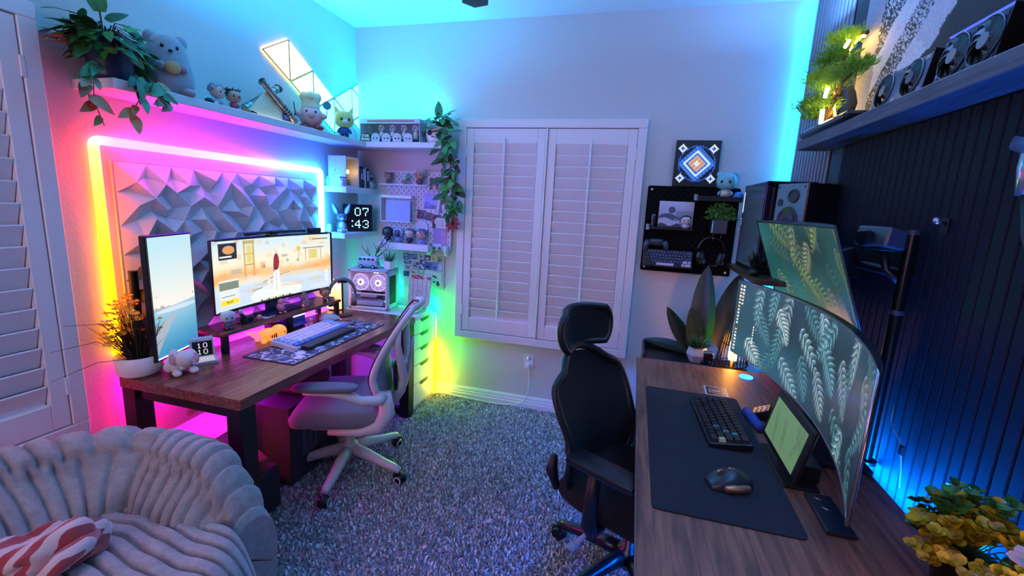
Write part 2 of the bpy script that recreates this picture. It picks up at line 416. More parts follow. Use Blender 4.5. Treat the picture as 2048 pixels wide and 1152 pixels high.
glow_tube('led_strip', 'red and orange vertical LED strip behind the near end of the left desk', 'led strip', path([(-2.09, 1.372, .70), (-2.09, 1.372, .06)], .01), .006,
    [(0, (1, .0, .30)), (.4, (1, .0, .10)), (.75, (1, .03, .01)), (1, (1, .2, 0))], 70, 6)
glow_tube('led_strip', 'magenta to violet LED strip under the back edge of the left desk', 'led strip', path([(-2.07, 1.36, .655), (-2.07, 2.68, .655)], .01), .006,
    [(0, (1, .0, .45)), (.3, (.85, 0, .9)), (.55, (.3, .02, 1)), (1, (.22, .03, 1))], 150, 6)
glow_tube('led_strip', 'green to yellow LED strip running down behind the white drawer cabinet', 'led strip', path([(-1.56, 3.07, .725), (-1.44, 3.062, .725), (-1.412, 3.055, .66), (-1.412, 3.055, .05)], .03), .006,
    [(0, (0, 1, .30)), (.20, (.0, 1, .02)), (.48, (.02, 1, 0)), (.72, (.35, .9, 0)), (1, (.9, .6, 0))], 165, 6)
glow_tube('led_strip', 'cyan LED strip on the back wall behind the small white computer', 'led strip', path([(-2.0, 3.075, .84), (-1.76, 3.075, .84)], .02), .006, [(0, (0, .8, 1)), (1, (0, 1, .65))], 70, 6)
glow_tube('led_strip', 'blue LED strip in the corner beside the grey slats', 'led strip', path([(.866, 3.066, .3), (.866, 3.066, 2.72)], .01), .005, [(0, (0, .26, 1)), (1, (0, .33, 1))], 170, 6)
glow_tube('led_strip', 'blue LED strip along the back edge of the right desk', 'led strip', path([(.808, .45, .690), (.808, 1.95, .690)], .01), .006, [(0, (0, .08, 1)), (.55, (0, .15, 1)), (1, (0, .15, 1))], 900, 6)

# triangle light panels on the left wall
def tri_lights():
    t = thing('triangle_light_panels', 'glowing triangle light panels in a zigzag on the left wall above the shelf', 'wall light', (LW, 2.6, 1.93))
    s = .2365; h = s*math.sqrt(3)/2; X = LW+.006
    # lattice: rows stand at 30 degrees; vertices given as (y, z)
    A = (2.203, 2.305); up = (0, 1); 
    a1 = (h, s/2); a2 = (0, s); a3 = (h, -s/2)
    V = lambda i, j: (A[0]+i*h, A[1]+(j/2)*s)    # i columns, j half-steps in z
    tris = [((0, 0), (1, 1), (1, -1), (1, .52, .04), 'yellow'), ((1, 1), (2, 0), (1, -1), (.85, .8, .05), 'yellow'), ((1, -1), (2, 0), (2, -2), (.2, 1, .1), 'green'), ((2, 0), (3, -1), (2, -2), (.05, 1, .35), 'green'),
            ((2, -2), (3, -1), (3, -3), (0, .85, .7), 'c'), ((3, -1), (4, -2), (3, -3), (0, .8, 1), 'c'), ((3, -1), (4, 0), (4, -2), (0, .75, 1), 'c'), ((4, 0), (5, -1), (4, -2), (0, .7, 1), 'c'),
            ((4, 0), (5, 1), (5, -1), (0, .65, 1), 'c'), ((4, -2), (5, -1), (5, -3), (0, .65, 1), 'c')]
    for k, (a, b, c, col, nm) in enumerate(tris):
        pts = [Vector((0, *V(*q))) for q in (a, b, c)]; ce = sum(pts, Vector())/3
        sh = lambda f: [(ce+(p-ce)*f) for p in pts]
        fb = MB(); q = sh(.985); fb.prism([(p.y, p.z) for p in q], .007, (X, 0, 0), (0, 1, 0), (0, 0, 1))
        fr = part(t, 'panel_frame', fb, mat('panel_edge', '#5a6060', .5), world=True)
        gl = MB(); q = sh(.91); gl.prism([(p.y, p.z) for p in q], .003, (X+.0065, 0, 0), (0, 1, 0), (0, 0, 1))
        gl.xf(base_inv(t)); lk = tuple(.30+.70*x for x in col); o = link('panel_light', gl.mesh('panel_light', emit('panel_light_%d' % k, (.05, .50, 1) if nm == 'c' else lk, 9 if nm == 'c' else 3)), fr)
        # the coloured edge glow comes from LEDs behind each plate
        eb = MB(); q = sh(.955); P3 = [(X-.003, p.y, p.z) for p in q]; eb.tube(P3+[P3[0]], .003, 5, cap=False); eb.xf(base_inv(t)); link('edge_led', eb.mesh('edge_led', emit('edge_led_%d' % k, col, 22)), fr)
tri_lights()

# ------------------------------------------------------------------ faceted wall panel, four tiles
def wall_panel():
    t = thing('faceted_wall_panel', 'white wall panel of sharp diamond facets inside the rainbow light tube', 'wall panel', (LW, 2.0, .73))
    y0, y1, z0, z1 = 1.387, 2.622, .74, 1.612; m = mat('facet_white', '#cfcdd2', .42, var=.02)
    rg = np.random.default_rng(3); pts = []; nx, nz = 20, 14; H = {}
    for i in range(nx+1):
        for j in range(nz+1):
            y = y0+(y1-y0)*i/nx; z = z0+(z1-z0)*j/nz; ed = i in (0, nx) or j in (0, nz)
            if i not in (0, nx): y += rg.uniform(-.022, .022)
            if j not in (0, nz): z += rg.uniform(-.022, .022)
            if ed and (i+j) % 2 and not (i in (0, nx) and j in (0, nz)): continue
            hgt = .006 if ed else (rg.uniform(.030, .050) if (i+j) % 2 == 0 else rg.uniform(.0, .012)); 
            pts.append((y, z, hgt))
    res = delaunay_2d_cdt([Vector((p[0], p[1])) for p in pts], [], [], 0, 1e-5)
    ym, zm = (y0+y1)/2, (z0+z1)/2
    vs, fs = res[0], res[2]; hh = [pts[ids[0]][2] if ids else .02 for ids in res[3]]
    bins = {}
    for f in fs:
        c = sum((vs[i] for i in f), Vector((0, 0)))/len(f); bins.setdefault((c.x > ym, c.y > zm), []).append(f)
    for k in bins:
        mb = MB()
        for f in bins[k]: mb.add([(LW+.008+hh[i], vs[i].x, vs[i].y) for i in f], [tuple(range(len(f)))], False)
        part(t, 'facet_tile', mb, m, world=True)
    fb = MB()
    for (a, b, c, d) in ((y0-.006, y1+.006, z0-.006, z0), (y0-.006, y1+.006, z1, z1+.006), (y0-.006, y0, z0, z1), (y1, y1+.006, z0, z1)):
        fb.box((LW+.006, (a+b)/2, (c+d)/2), (.012, b-a, d-c))
    part(t, 'panel_border', fb, m, world=True)
wall_panel()

# ------------------------------------------------------------------ shelves
def slab(name, label, cat, x0, x1, y0, y1, z0, z1, m, bev=.003, **k):
    c = ((x0+x1)/2, (y0+y1)/2, z0); mb = MB().box(((x0+x1)/2, (y0+y1)/2, (z0+z1)/2), (x1-x0, y1-y0, z1-z0), bev)
    return single(name, label, cat, mb, m, c, **k)
M_SHELF = mat('white_shelf', '#cfcfd6', .45, var=.02)
slab('wall_shelf', 'long white floating shelf on the left wall above the light tube', 'shelf', LW, -1.897, 1.285, BW, 1.868, 1.905, M_SHELF)
slab('wall_shelf', 'short white floating shelf on the back wall ending at the shutters', 'shelf', -1.8965, -1.318, 2.873, BW, 1.868, 1.905, M_SHELF)
slab('corner_shelf', 'white corner shelf holding books and the lit miniature room', 'shelf', LW, -1.925, 2.69, BW, 1.545, 1.585, M_SHELF)
slab('corner_shelf', 'white corner shelf holding the pixel clock', 'shelf', LW, -1.945, 2.69, BW, 1.228, 1.266, M_SHELF)
# dark shelf with the graphics cards
slab('wall_shelf', 'dark grey wooden shelf on the right wall carrying the graphics cards', 'shelf', .722, RW-.026, .55, 2.555, 1.843, 1.89, wood('grey_wood', '#30313c', '#565868', 'Y', .5))
slab('corner_shelf', 'small brown wooden shelf under the black computer in the right corner', 'shelf', .575, RW-.027, 2.355, 3.074, 1.195, 1.222, wood('brown_shelf', '#3a2418', '#5b3a26', 'Y', .4))

# ------------------------------------------------------------------ left desk
DZ = .725
def left_desk():
    t = thing('desk', 'dark walnut desk with black metal legs along the rainbow-lit left wall', 'desk', (-1.72, 1.98, 0))
    W = wood('walnut', '#4d1f1a', '#934c3f', 'Y', .25)
    top = MB()
    x0, x1, y0, y1 = -2.035, -1.405, 1.275, 2.70
    top.box(((x0+x1)/2, (y0+y1)/2, DZ-.0225), (x1-x0, y1-y0, .045), .002); part(t, 'desktop', top, W, world=True)
    for (x, y) in ((-1.445, 1.316), (-1.445, 2.657), (-1.995, 1.315), (-1.995, 2.655)):
        mb = MB().box((x, y, .34), (.072, .075, .68), .003); part(t, 'leg', mb, M_BLACKM, world=True)
    for y in (1.315, 2.655):
        mb = MB().box((-1.72, y, .655), (.49, .04, .045), .002); part(t, 'crossbar', mb, M_BLACKM, world=True)
        mb = MB().box((-1.72, y, .045), (.49, .04, .045), .002); part(t, 'crossbar', mb, M_BLACKM, world=True)
    mb = MB().box((-1.70, 1.985, .05), (.05, 1.30, .045), .002); part(t, 'stretcher', mb, M_BLACKM, world=True)
    mb = MB().tube([(-1.99, 1.40, .68), (-1.99, 1.40, .635), (-1.985, 1.405, .622), (-1.97, 1.42, .62), (-1.96, 1.43, .632)], .003, 6); part(t, 'cable_hook', mb, M_WP, world=True)
left_desk()
def right_desk():
    t = thing('desk', 'dark brown desk along the dark slatted right wall', 'desk', (.46, 1.4, 0))
    W = wood('dark_walnut', '#552d20', '#9c6048', 'Y', .50, .8)
    part(t, 'desktop', MB().box((.4355, 1.33, DZ-.0125), (.727, 2.258, .025), .002), W, world=True)
    part(t, 'edge_band', MB().box((.071, 1.33, DZ-.0125), (.002, 2.256, .024)), mat('edge_band', '#6a5a58', .4), world=True)
    for y in (2.40, .3):
        part(t, 'leg', MB().box((.13, y, .36), (.06, .05, .68), .003).box((.46, y, .03), (.70, .06, .04), .003), M_BLACKM, world=True)
        part(t, 'leg', MB().box((.78, y, .36), (.06, .05, .64), .003), M_BLACKM, world=True)
    part(t, 'frame_rail', MB().box((.2, 1.35, .68), (.03, 2.0, .035), .002).box((.72, 1.35, .68), (.03, 2.0, .035), .002), M_BLACKM, world=True)
    part(t, 'side_panel', MB().box((.105, 2.435, .36), (.022, .03, .66), .002), M_BLACKM, world=True)
right_desk()
def cabinet():
    t = thing('drawer_cabinet', 'tall white five-drawer cabinet standing between the left desk and the back wall', 'cabinet', (-1.73, 2.91, 0))
    x0, x1, y0, y1, h = -2.03, -1.448, 2.735, 3.07, .70
    part(t, 'cabinet_body', MB().box(((x0+x1)/2, (y0+y1)/2, h/2), (x1-x0, y1-y0, h), .002), M_WHITE, world=True)
    n = 5; zs = [.035, .20, .345, .465, .575, .682]
    dm = mat('drawer_slot', '#101012', .8)
    for i in range(n):
        z0, z1 = zs[i]+.002, zs[i+1]-.002
        d = part(t, 'drawer', MB().box((x1+.008, (y0+y1)/2, (z0+z1)/2), (.016, y1-y0-.006, z1-z0), .002), M_WHITE, world=True)
        # angled finger slot at the top edge of the drawer front
        mb = MB(); yc = (y0+y1)/2; mb.prism([(-.075, z1), (.075, z1), (.05, z1-.026), (-.05, z1-.026)], .0012, (x1+.016, yc, 0), (0, 1, 0), (0, 0, 1)); mb.xf(base_inv(t)); link('finger_slot', mb.mesh('finger_slot', dm), d)
cabinet()

# ------------------------------------------------------------------ screens
def raster(w, h): 
    u = (np.arange(w)+.5)/w; v = 1-(np.arange(h)+.5)/h; return np.meshgrid(u, v)
def mix(a, b, t): return a+(b-a)*t[..., None]
def stamp(img, cx, cy, L, W, ang, col, asp, al=1.0):
    # one pointed leaflet (screen units, u scaled by the aspect), lit along its upper half
    h, w, _ = img.shape; r = L; x0, x1 = int(max(0, (cx-r/asp)*w)), int(min(w, (cx+r/asp)*w+2)); y0, y1 = int(max(0, (1-cy-r)*h)), int(min(h, (1-cy+r)*h+2))
    if x1 <= x0 or y1 <= y0: return
    U, V = np.meshgrid(((np.arange(x0, x1)+.5)/w-cx)*asp, 1-(np.arange(y0, y1)+.5)/h-cy); c, s = math.cos(ang), math.sin(ang); t = (U*c+V*s)/L; q = (-U*s+V*c)/W
    k = (t > 0) & (t < 1) & (np.abs(q) < np.sin(PI*np.clip(t, 0, 1)**.7)); sh = (.50+.50*np.clip(q+.3, 0, 1))*(1-.30*t); a = np.where(k, al, 0)[..., None]; sub_ = img[y0:y1, x0:x1]; img[y0:y1, x0:x1] = sub_*(1-a)+np.array(col)*sh[..., None]*a
def fern(img, u, v, asp, p0, ang, L, W, col, bend=.0, n=15, alpha=1.0):
    # one frond: leaflets either side of a bending midrib
    px, py = p0[0]*asp, p0[1]
    for k in range(n*3):
        f = k/(n*3); a = ang+bend*f; px += math.cos(a)*L/(n*3); py += math.sin(a)*L/(n*3); stamp(img, px/asp, py, .02, .006, a, col, asp, alpha*.8)
        if k % 3: continue
        wl = W*math.sin(PI*min(1, .18+.82*f))**.8*(1.1-.5*f)
        for sg in (-1, 1): stamp(img, px/asp, py, wl, min(.40*L/n, wl*.22)+.002, a+sg*(.98-.35*f), col, asp, alpha)
    return img
def fern_wall(w, h, asp, bg, tints, seed, count, bright=1.0):
    rg = np.random.default_rng(seed); u, v = raster(w, h); bg = np.array(bg)
    img = bg*(1+.22*np.sin(u*5+v*3)[..., None]+.18*np.cos(v*7-u*4)[..., None])
    cols = int(math.ceil(count/3))
    for layer in range(2):
        for i in range(count):
            cx = (i % cols+.5+rg.uniform(-.4, .4))/cols; cy = 1.08-(i//cols)*.36+rg.uniform(-.12, .12); al = .13 if layer == 0 else rg.uniform(.5, 1); c = np.array(tints[i % len(tints)])*bright*(.8 if layer == 0 else 1)
            a = rg.uniform(-.95, -.45) if rg.random() < .75 else rg.uniform(-2.2, -1.7); img = fern(img, u, v, asp, (cx+(.04 if layer else 0), cy), a, rg.uniform(.46, .70), rg.uniform(.17, .24), c, rg.uniform(-.4, .4), int(rg.integers(8, 10)), al)
    return u, v, np.clip(img, 0, 1)
def rect(img, u, v, x0, x1, y0, y1, col, a=1.0):
    k = ((u >= x0) & (u <= x1) & (v >= y0) & (v <= y1)).astype(float)*a; return mix(img, np.array(col), k)
def poly_strip(u, v, pts, wd):
    k = np.zeros_like(u)
    for (a, b) in zip(pts[:-1], pts[1:]):
        dx, dy = b[0]-a[0], b[1]-a[1]; L = dx*dx+dy*dy+1e-9; t = np.clip(((u-a[0])*dx+(v-a[1])*dy)/L, 0, 1); k = np.maximum(k, (np.hypot(u-a[0]-t*dx, v-a[1]-t*dy) < wd).astype(float))
    return k
def ellm(u, v, cx, cy, rx, ry): return (((u-cx)/rx)**2+((v-cy)/ry)**2 < 1).astype(float)

def curved_monitor(t, surf, n, N, thick, rim, img, st, rimmat, backmat, rw=.0042):
    # surf(a, b) -> point; a 0..1 left to right as seen by the user, b 0..1 bottom to top; N(a) -> outward (viewer) normal
    h, w, _ = img.shape
    A = np.linspace(0, 1, w); B = np.linspace(1, 0, h)
    P = np.array([[surf(a, b)+N(a)*.0015 for a in A] for b in B]); 
    P = P.reshape(-1, 3); inv = base_inv(t); Pl = np.array([inv @ Vector(p) for p in P]).reshape(h, w, 3)
    link('screen', np_grid_mesh('screen', Pl, to_lin(img), emit_attr('screen_%g' % st, st)), t)
    mb = MB(); ks = [i/n for i in range(n+1)]
    rows = []
    e = rim
    for b in (-e, 1+e): rows.append([surf(a, b) for a in ks])
    # shell: front lip, back
    front_b = [surf(-.004+a*1.008, -e) for a in ks]; front_t = [surf(-.004+a*1.008, 1+e) for a in ks]
    tk = lambda a: thick*(.12+.88*math.sin(PI*a)**.6); back_b = [surf(-.004+a*1.008, -e)-N(a)*tk(a) for a in ks]; back_t = [surf(-.004+a*1.008, 1+e)-N(a)*tk(a) for a in ks]
    bm = MB(); bm.grid([front_b, front_t], False); bm.grid([back_b, back_t], False)
    part(t, 'back_shell', bm.grid([front_t, back_t], False).grid([front_b, back_b], False).add([front_b[0], front_t[0], back_t[0], back_b[0]], [(0, 1, 2, 3)], False).add([front_b[-1], front_t[-1], back_t[-1], back_b[-1]], [(0, 1, 2, 3)], False), backmat, world=True)
    fr = MB(); ring = [surf(-.003+a*1.006, 1+e*.6)+N(a)*.001 for a in ks]+[surf(-.003+a*1.006, -e*.6)+N(a)*.001 for a in ks[::-1]]
    fr.tube(ring, rw, 6, closed=True); part(t, 'bezel', fr, rimmat, world=True)
V3 = Vector

# ------------------------------------------------------------------ right monitors
def right_monitor():
    t = thing('curved_monitor', 'very wide curved monitor on the right desk showing blue-green ferns', 'monitor', (.62, 1.76, DZ))
    y0, y1, xe, sag, zb, zt = 2.435, 1.088, .531, .125, .836, 1.196
    def surf(a, b): 
        k = 1-(2*a-1)**2; return V3((xe+sag*k, y0+(y1-y0)*a, zb+(zt-zb)*b+.012*0))
    def N(a):
        d = V3((sag*(-4)*(2*a-1)*1.0, (y1-y0), 0)).normalized(); n = V3((d.y, -d.x, 0)); return n if n.x < 0 else -n
    w, h = 760, 210; u, v, img = fern_wall(w, h, 3.7, (.11, .22, .30), [(.70, .90, .97), (.45, .72, .80), (.84, .95, 1.0), (.34, .62, .68)], 12, 27)
    # desktop icons in two columns at the left edge, a few in the middle
    rg = np.random.default_rng(2)
    for i in range(20):
        for j in range(1 if i > 5 else 2):
            c = rg.choice([.95, .9, .8]); c = (c, c*.96, c*.93) if rg.random() > .25 else (.95, .75, .3)
            if i in (12,): continue
            img = rect(img, u, v, .008+j*.016, .018+j*.016, .955-i*.047-.026, .955-i*.047, c)
    for i in range(7): img = rect(img, u, v, .112, .118, .47-i*.036-.02, .47-i*.036, (.92, .93, .95))
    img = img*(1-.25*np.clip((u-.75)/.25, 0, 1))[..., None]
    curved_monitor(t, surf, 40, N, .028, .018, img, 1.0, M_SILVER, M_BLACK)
    st = MB(); st.box((.745, 1.76, .95), (.08, .20, .20), .01); st.box((.79, 1.76, .86), (.035, .09, .27), .006); part(t, 'neck', st, M_BLACK, world=True)
    b = MB(); b.box((.69, 1.76, DZ+.008), (.22, .42, .016), .004); part(t, 'stand_base', b, M_BLACK, world=True)
def upper_monitor():
    t = thing('curved_monitor', 'smaller curved monitor mounted above the wide one, tilted down with green ferns', 'monitor', (.80, 2.05, 1.13))
    ya, yb = 2.487, 1.567
    def surf(a, b):
        k = 1-(2*a-1)**2; return V3((.712-.132*b+.05*k, ya+(yb-ya)*a, 1.141+.35*b))
    def N(a):
        d = V3((.05*(-4)*(2*a-1), (yb-ya), 0)).normalized(); n = V3((d.y, -d.x, 0)); n = n if n.x < 0 else -n; return (n+V3((0, 0, -.37))).normalized()
    w, h = 420, 165; u, v, img = fern_wall(w, h, 2.6, (.10, .32, .32), [(.66, .78, .50), (.46, .66, .50), (.76, .80, .60), (.36, .58, .48)], 31, 21)
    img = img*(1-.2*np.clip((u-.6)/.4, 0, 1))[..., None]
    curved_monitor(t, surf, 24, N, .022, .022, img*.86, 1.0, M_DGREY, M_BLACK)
    st = MB(); st.box((.80, 2.03, 1.36), (.05, .12, .12), .006, (0, -.35, 0)); st.tube([(.79, 2.03, 1.36), (.835, 1.95, 1.36), (.835, 1.66, 1.36)], .018, 8); part(t, 'mount_arm', st, M_BLACK, world=True)
right_monitor(); upper_monitor()
def small_display():
    t = thing('tablet_display', 'small black touch screen standing under the wide monitor, glowing pale green', 'display', (.55, 1.50, DZ))
    # screen plane: leaning back, from the measured corners
    P = [V3((.507, 1.655, .775)), V3((.507, 1.375, .775)), V3((.535, 1.375, .908)), V3((.535, 1.655, .908))]
    n = (P[1]-P[0]).cross(P[3]-P[0]).normalized(); n = n if n.x < 0 else -n
    w, h = 90, 60; u, v = raster(w, h); img = np.ones((h, w, 3))*np.array((.36, .50, .36)); 
    for i in range(7): img = fern(img, u, v, 1.9, (RNG.uniform(0, 1), RNG.uniform(.5, 1.1)), RNG.uniform(-2, -1), .6, .12, (.50, .64, .50), .1, 12, .55)
    A = np.linspace(0, 1, w); B = np.linspace(1, 0, h); inv = base_inv(t)
    G = np.array([[tuple(inv @ (P[0].lerp(P[1], a).lerp(P[3].lerp(P[2], a), b)+n*.0012)) for a in A] for b in B])
    link('screen', np_grid_mesh('screen', G, to_lin(img*.95), emit_attr('screen_1', 1.0)), t)
    c = sum(P, V3())/4; uy = V3((0, -1, 0)); uz = (P[3]-P[0]).normalized(); R = Matrix((n, uy, uz)).transposed()
    part(t, 'casing', MB().box(c-n*.008, (.016, .325, .175), .005, R), M_BLACK, world=True)
    part(t, 'stand', MB().box((.575, 1.515, DZ+.03), (.07, .16, .058), .006).box((.545, 1.515, DZ+.004), (.10, .26, .008), .003), M_BLACK, world=True)
small_display()

# ------------------------------------------------------------------ left monitors
def left_monitor():
    t = thing('curved_monitor', 'wide black-framed monitor on the left desk showing a bright video game lobby', 'monitor', (-1.99, 2.1, .835))
    y0, y1, xe, sag, zb, zt = 1.668, 2.548, -1.955, -.035, .915, 1.272
    def surf(a, b): return V3((xe+sag*(1-(2*a-1)**2), y0+(y1-y0)*a, zb+(zt-zb)*b))
    def N(a):
        d = V3((sag*(-4)*(2*a-1), y1-y0, 0)).normalized(); n = V3((d.y, -d.x, 0)); return n if n.x > 0 else -n
    w, h = 420, 180; u, v = raster(w, h); asp = 2.45
    sky = mix(np.ones((h, w, 3))*np.array((1.0, .93, .80)), np.array((.80, .90, .95)), np.clip((v-.6)/.4, 0, 1))
    gr = np.exp(-((v-.45-.04*np.sin(u*7))/.10)**2); img = mix(sky, np.array((.95, .66, .36)), np.clip(gr, 0, 1)*(.55+.45*np.abs(u-.45)*1.6).clip(0, 1))
    img = mix(img, np.array((.80, .86, .93)), np.clip((.40-v)/.12, 0, 1)); img = mix(img, np.array((.97, .97, .95)), ellm(u, v, .5, .10, .22, .14)*.7)
    for (x0, x1, b0, b1, c) in ((.24, .255, .45, .98, (.82, .62, .30)), (.31, .325, .42, .98, (.82, .62, .30)), (.25, .32, .60, .62, (.75, .55, .3)), (.25, .32, .76, .78, (.75, .55, .3)), (.24, .33, .92, .97, (.75, .6, .25)), (.265, .305, .64, .90, (.88, .80, .35)),
                                (.75, .92, .83, 1.0, (.93, .88, .76)), (.74, .93, .76, .78, (.45, .38, .30)), (.76, .765, .55, .76, (.5, .4, .3)), (.90, .905, .55, .76, (.5, .4, .3)), (.79, .87, .58, .74, (.85, .78, .35)), (.695, .70, .55, .78, (.6, .5, .3)), (.55, .60, .66, .70, (.7, .65, .55)), (.14, .22, .50, .57, (.72, .70, .68)), (.37, .41, .52, .62, (.9, .7, .45)), (.60, .64, .48, .54, (.93, .85, .4))):
        img = rect(img, u, v, x0, x1, b0, b1, c, .75)
    img = mix(img, np.array((.90, .78, .30)), ellm(u, v, .70, .77, .02, .045)); 
    for (cx, cy) in ((.40, .55), (.60, .60), (.69, .58)): img = mix(img, np.array((.3, .3, .3)), ellm(u, v, cx, cy, .010, .024)-ellm(u, v, cx, cy, .006, .014))
    img = mix(img, np.array((.45, .45, .48)), np.clip(poly_strip(u*asp, v, [(.95, .30), (1.15, .36), (1.5, .40)], .006)+poly_strip(u*asp, v, [(.72, .20), (.92, .22)], .006), 0, 1))
    rn = np.random.default_rng(6)
    for k in range(46):
        x, z, ww, hh = rn.uniform(.0, 1), rn.uniform(.36, .95), rn.uniform(.01, .06), rn.uniform(.02, .10); img = rect(img, u, v, x, x+ww, z, z+hh, [(.96, .80, .55), (.86, .72, .52), (1, .95, .85), (.75, .70, .62), (.93, .62, .35)][k % 5], .38)
    for k in range(16): img = mix(img, np.array([(.95, .72, .45), (.85, .90, .95)][k % 2]), ellm(u, v, rn.uniform(0, 1), rn.uniform(.15, .55), rn.uniform(.05, .16), rn.uniform(.02, .05))*.35)
    # one standing person in a red top and a long white skirt, a small white dog beside
    img = mix(img, np.array((.96, .96, .95)), ((v > .08) & (v < .50) & (np.abs(u-.50) < .022+.035*(.50-v))).astype(float)); img = mix(img, np.array((.75, .80, .82)), ((v > .12) & (v < .46) & (np.abs(u-.497) < .004)).astype(float))
    img = mix(img, np.array((.62, .12, .14)), ellm(u, v, .503, .60, .024, .13)); img = mix(img, np.array((.55, .12, .13)), ellm(u, v, .497, .50, .022, .04)); img = mix(img, np.array((.93, .80, .70)), ellm(u, v, .503, .765, .011, .036)); img = mix(img, np.array((.95, .9, .75)), ellm(u, v, .503, .79, .013, .022))
    img = mix(img, np.array((.62, .2, .2)), poly_strip(u*asp, v, [(1.26, .66), (1.29, .58), (1.255, .53)], .009)); img = mix(img, np.array((.62, .2, .2)), poly_strip(u*asp, v, [(1.20, .66), (1.175, .56), (1.17, .44)], .008))
    img = mix(img, np.array((.92, .92, .90)), ellm(u, v, .435, .22, .016, .07)); img = mix(img, np.array((.92, .92, .90)), ellm(u, v, .435, .31, .012, .03))
    # interface: news card, party card with a yellow button, corner buttons, hotbar
    img = rect(img, u, v, .055, .19, .73, .955, (.13, .13, .15)); img = mix(img, np.array((.85, .62, .35)), ellm(u, v, .13, .86, .045, .06)); img = rect(img, u, v, .062, .15, .755, .775, (.95, .95, .95))
    img = rect(img, u, v, .045, .19, .06, .44, (.90, .91, .90)); img = rect(img, u, v, .045, .19, .30, .41, (.50, .54, .47)); img = rect(img, u, v, .05, .185, .075, .155, (.97, .87, .22)); img = rect(img, u, v, .06, .16, .20, .212, (.5, .5, .5))
    for x in (.80, .86, .92): img = rect(img, u, v, x, x+.045, .055, .10, (.97, .97, .97)); img = rect(img, u, v, x+.006, x+.039, .066, .089, (.75, .80, .85))
    for z in (.16, .24, .31): img = mix(img, np.array((.97, .97, .97)), ellm(u, v, .952, z, .014, .032)-.6*ellm(u, v, .952, z, .009, .02))
    img = rect(img, u, v, .83, .97, .855, .885, (.92, .90, .80)); img = rect(img, u, v, .83, .97, .905, .925, (.55, .52, .48)); img = rect(img, u, v, .06, .085, .965, .98, (.97, .97, .97))
    img = rect(img, u, v, .04, .30, .015, .03, (.92, .93, .95)); 
    for i in range(14): img = rect(img, u, v, .36+i*.02, .374+i*.02, .008, .035, [(.25, .25, .28), (.8, .85, .4), (.9, .6, .4)][i % 3])
    curved_monitor(t, surf, 26, N, .03, .022, np.clip(img, 0, 1), .92, M_BLACK, M_BLACK, rw=.0078)
    p = .115; o = surf(p, .115)+N(p)*.003; d = (surf(p+.01, .1)-surf(p, .1)).normalized()
    lettering(t, 'PLAY', .020, emit('play_ink', (.10, .09, .02), 1), o, d, (0, 0, 1))
    part(t, 'stand_base', MB().box((-1.985, 2.10, .841), (.11, .26, .012), .004).box((-2.03, 2.10, .90), (.03, .07, .13), .004), mat('dark_blue_metal', '#1b2040', .35, .4), world=True)
left_monitor()
def portrait_monitor():
    t = thing('monitor', 'tall narrow upright monitor by the shutters showing a pale sky over a lake', 'monitor', (-1.97, 1.48, DZ))
    A0, A1 = V3((-1.905, 1.348, .79)), V3((-1.990, 1.600, .79)); zt = 1.312
    n = V3((A1.y-A0.y, -(A1.x-A0.x), 0)).normalized(); n = n if n.x > 0 else -n
    w, h = 120, 240; u, v = raster(w, h)
    img = mix(np.ones((h, w, 3))*np.array((.93, .90, .86)), np.array((.72, .86, .90)), np.clip((v-.45)/.5, 0, 1))
    hor = .40+.04*u; ridge = hor+.045*np.clip(1-np.abs(u-.12)/.30, 0, 1)*(.7+.3*np.sin(u*40)); img = mix(img, np.array((.62, .60, .66)), ((v < ridge) & (v >= hor)).astype(float)*.8)
    wat = mix(np.ones((h, w, 3))*np.array((.62, .78, .86)), np.array((.18, .52, .70)), np.clip((hor-v)/.40, 0, 1)); k = (v < hor).astype(float); img = img*(1-k[..., None])+wat*k[..., None]
    shore = (v < hor-.03-.10*(1-u)**2) & (v > hor-.10-.22*(1-u)**2*1.2+.15*u); img = mix(img, np.array((.70, .68, .70)), shore.astype(float)*((1-u)*1.1).clip(0, .75))
    img = mix(img, np.array((.93, .90, .92)), ellm(u, v, .55, .39, .5, .02)*.6); img = rect(img, u, v, 0, 1, 0, .018, (.93, .94, .95)); img = rect(img, u, v, .93, .96, .475, .49, (.55, .6, .62))
    inv = base_inv(t); G = np.array([[tuple(inv @ (A0.lerp(A1, a)+V3((0, 0, (zt-.79)*b))+n*.0015)) for a in np.linspace(0, 1, w)] for b in np.linspace(1, 0, h)])
    link('screen', np_grid_mesh('screen', G, to_lin(img*.98), emit_attr('screen_1', 1.0)), t)
    c = (A0+A1)/2; c.z = (.79+zt)/2; R = Matrix((n, (A1-A0).normalized(), V3((0, 0, 1)))).transposed()
    part(t, 'casing', MB().box(c-n*.014, (.026, .282, .54), .003, R), M_BLACK, world=True)
    part(t, 'rear_bulge', MB().box(c-n*.04+V3((0, 0, .06)), (.035, .20, .30), .012, R), M_BLACK, world=True)
    part(t, 'arm', MB().box(c-n*.075+V3((0, 0, 0)), (.05, .06, .06), .006, R), M_BLACK, world=True)
    q = c-n*.115; part(t, 'pole', MB().cyl((q.x, q.y-.05, DZ), (q.x, q.y-.05, 1.16), .017).box((q.x+.03, q.y-.02, c.z), (.07, .05, .05), .006).cyl((q.x, q.y-.05, DZ), (q.x, q.y-.05, DZ+.014), .045), M_BLACKM, world=True)
portrait_monitor()
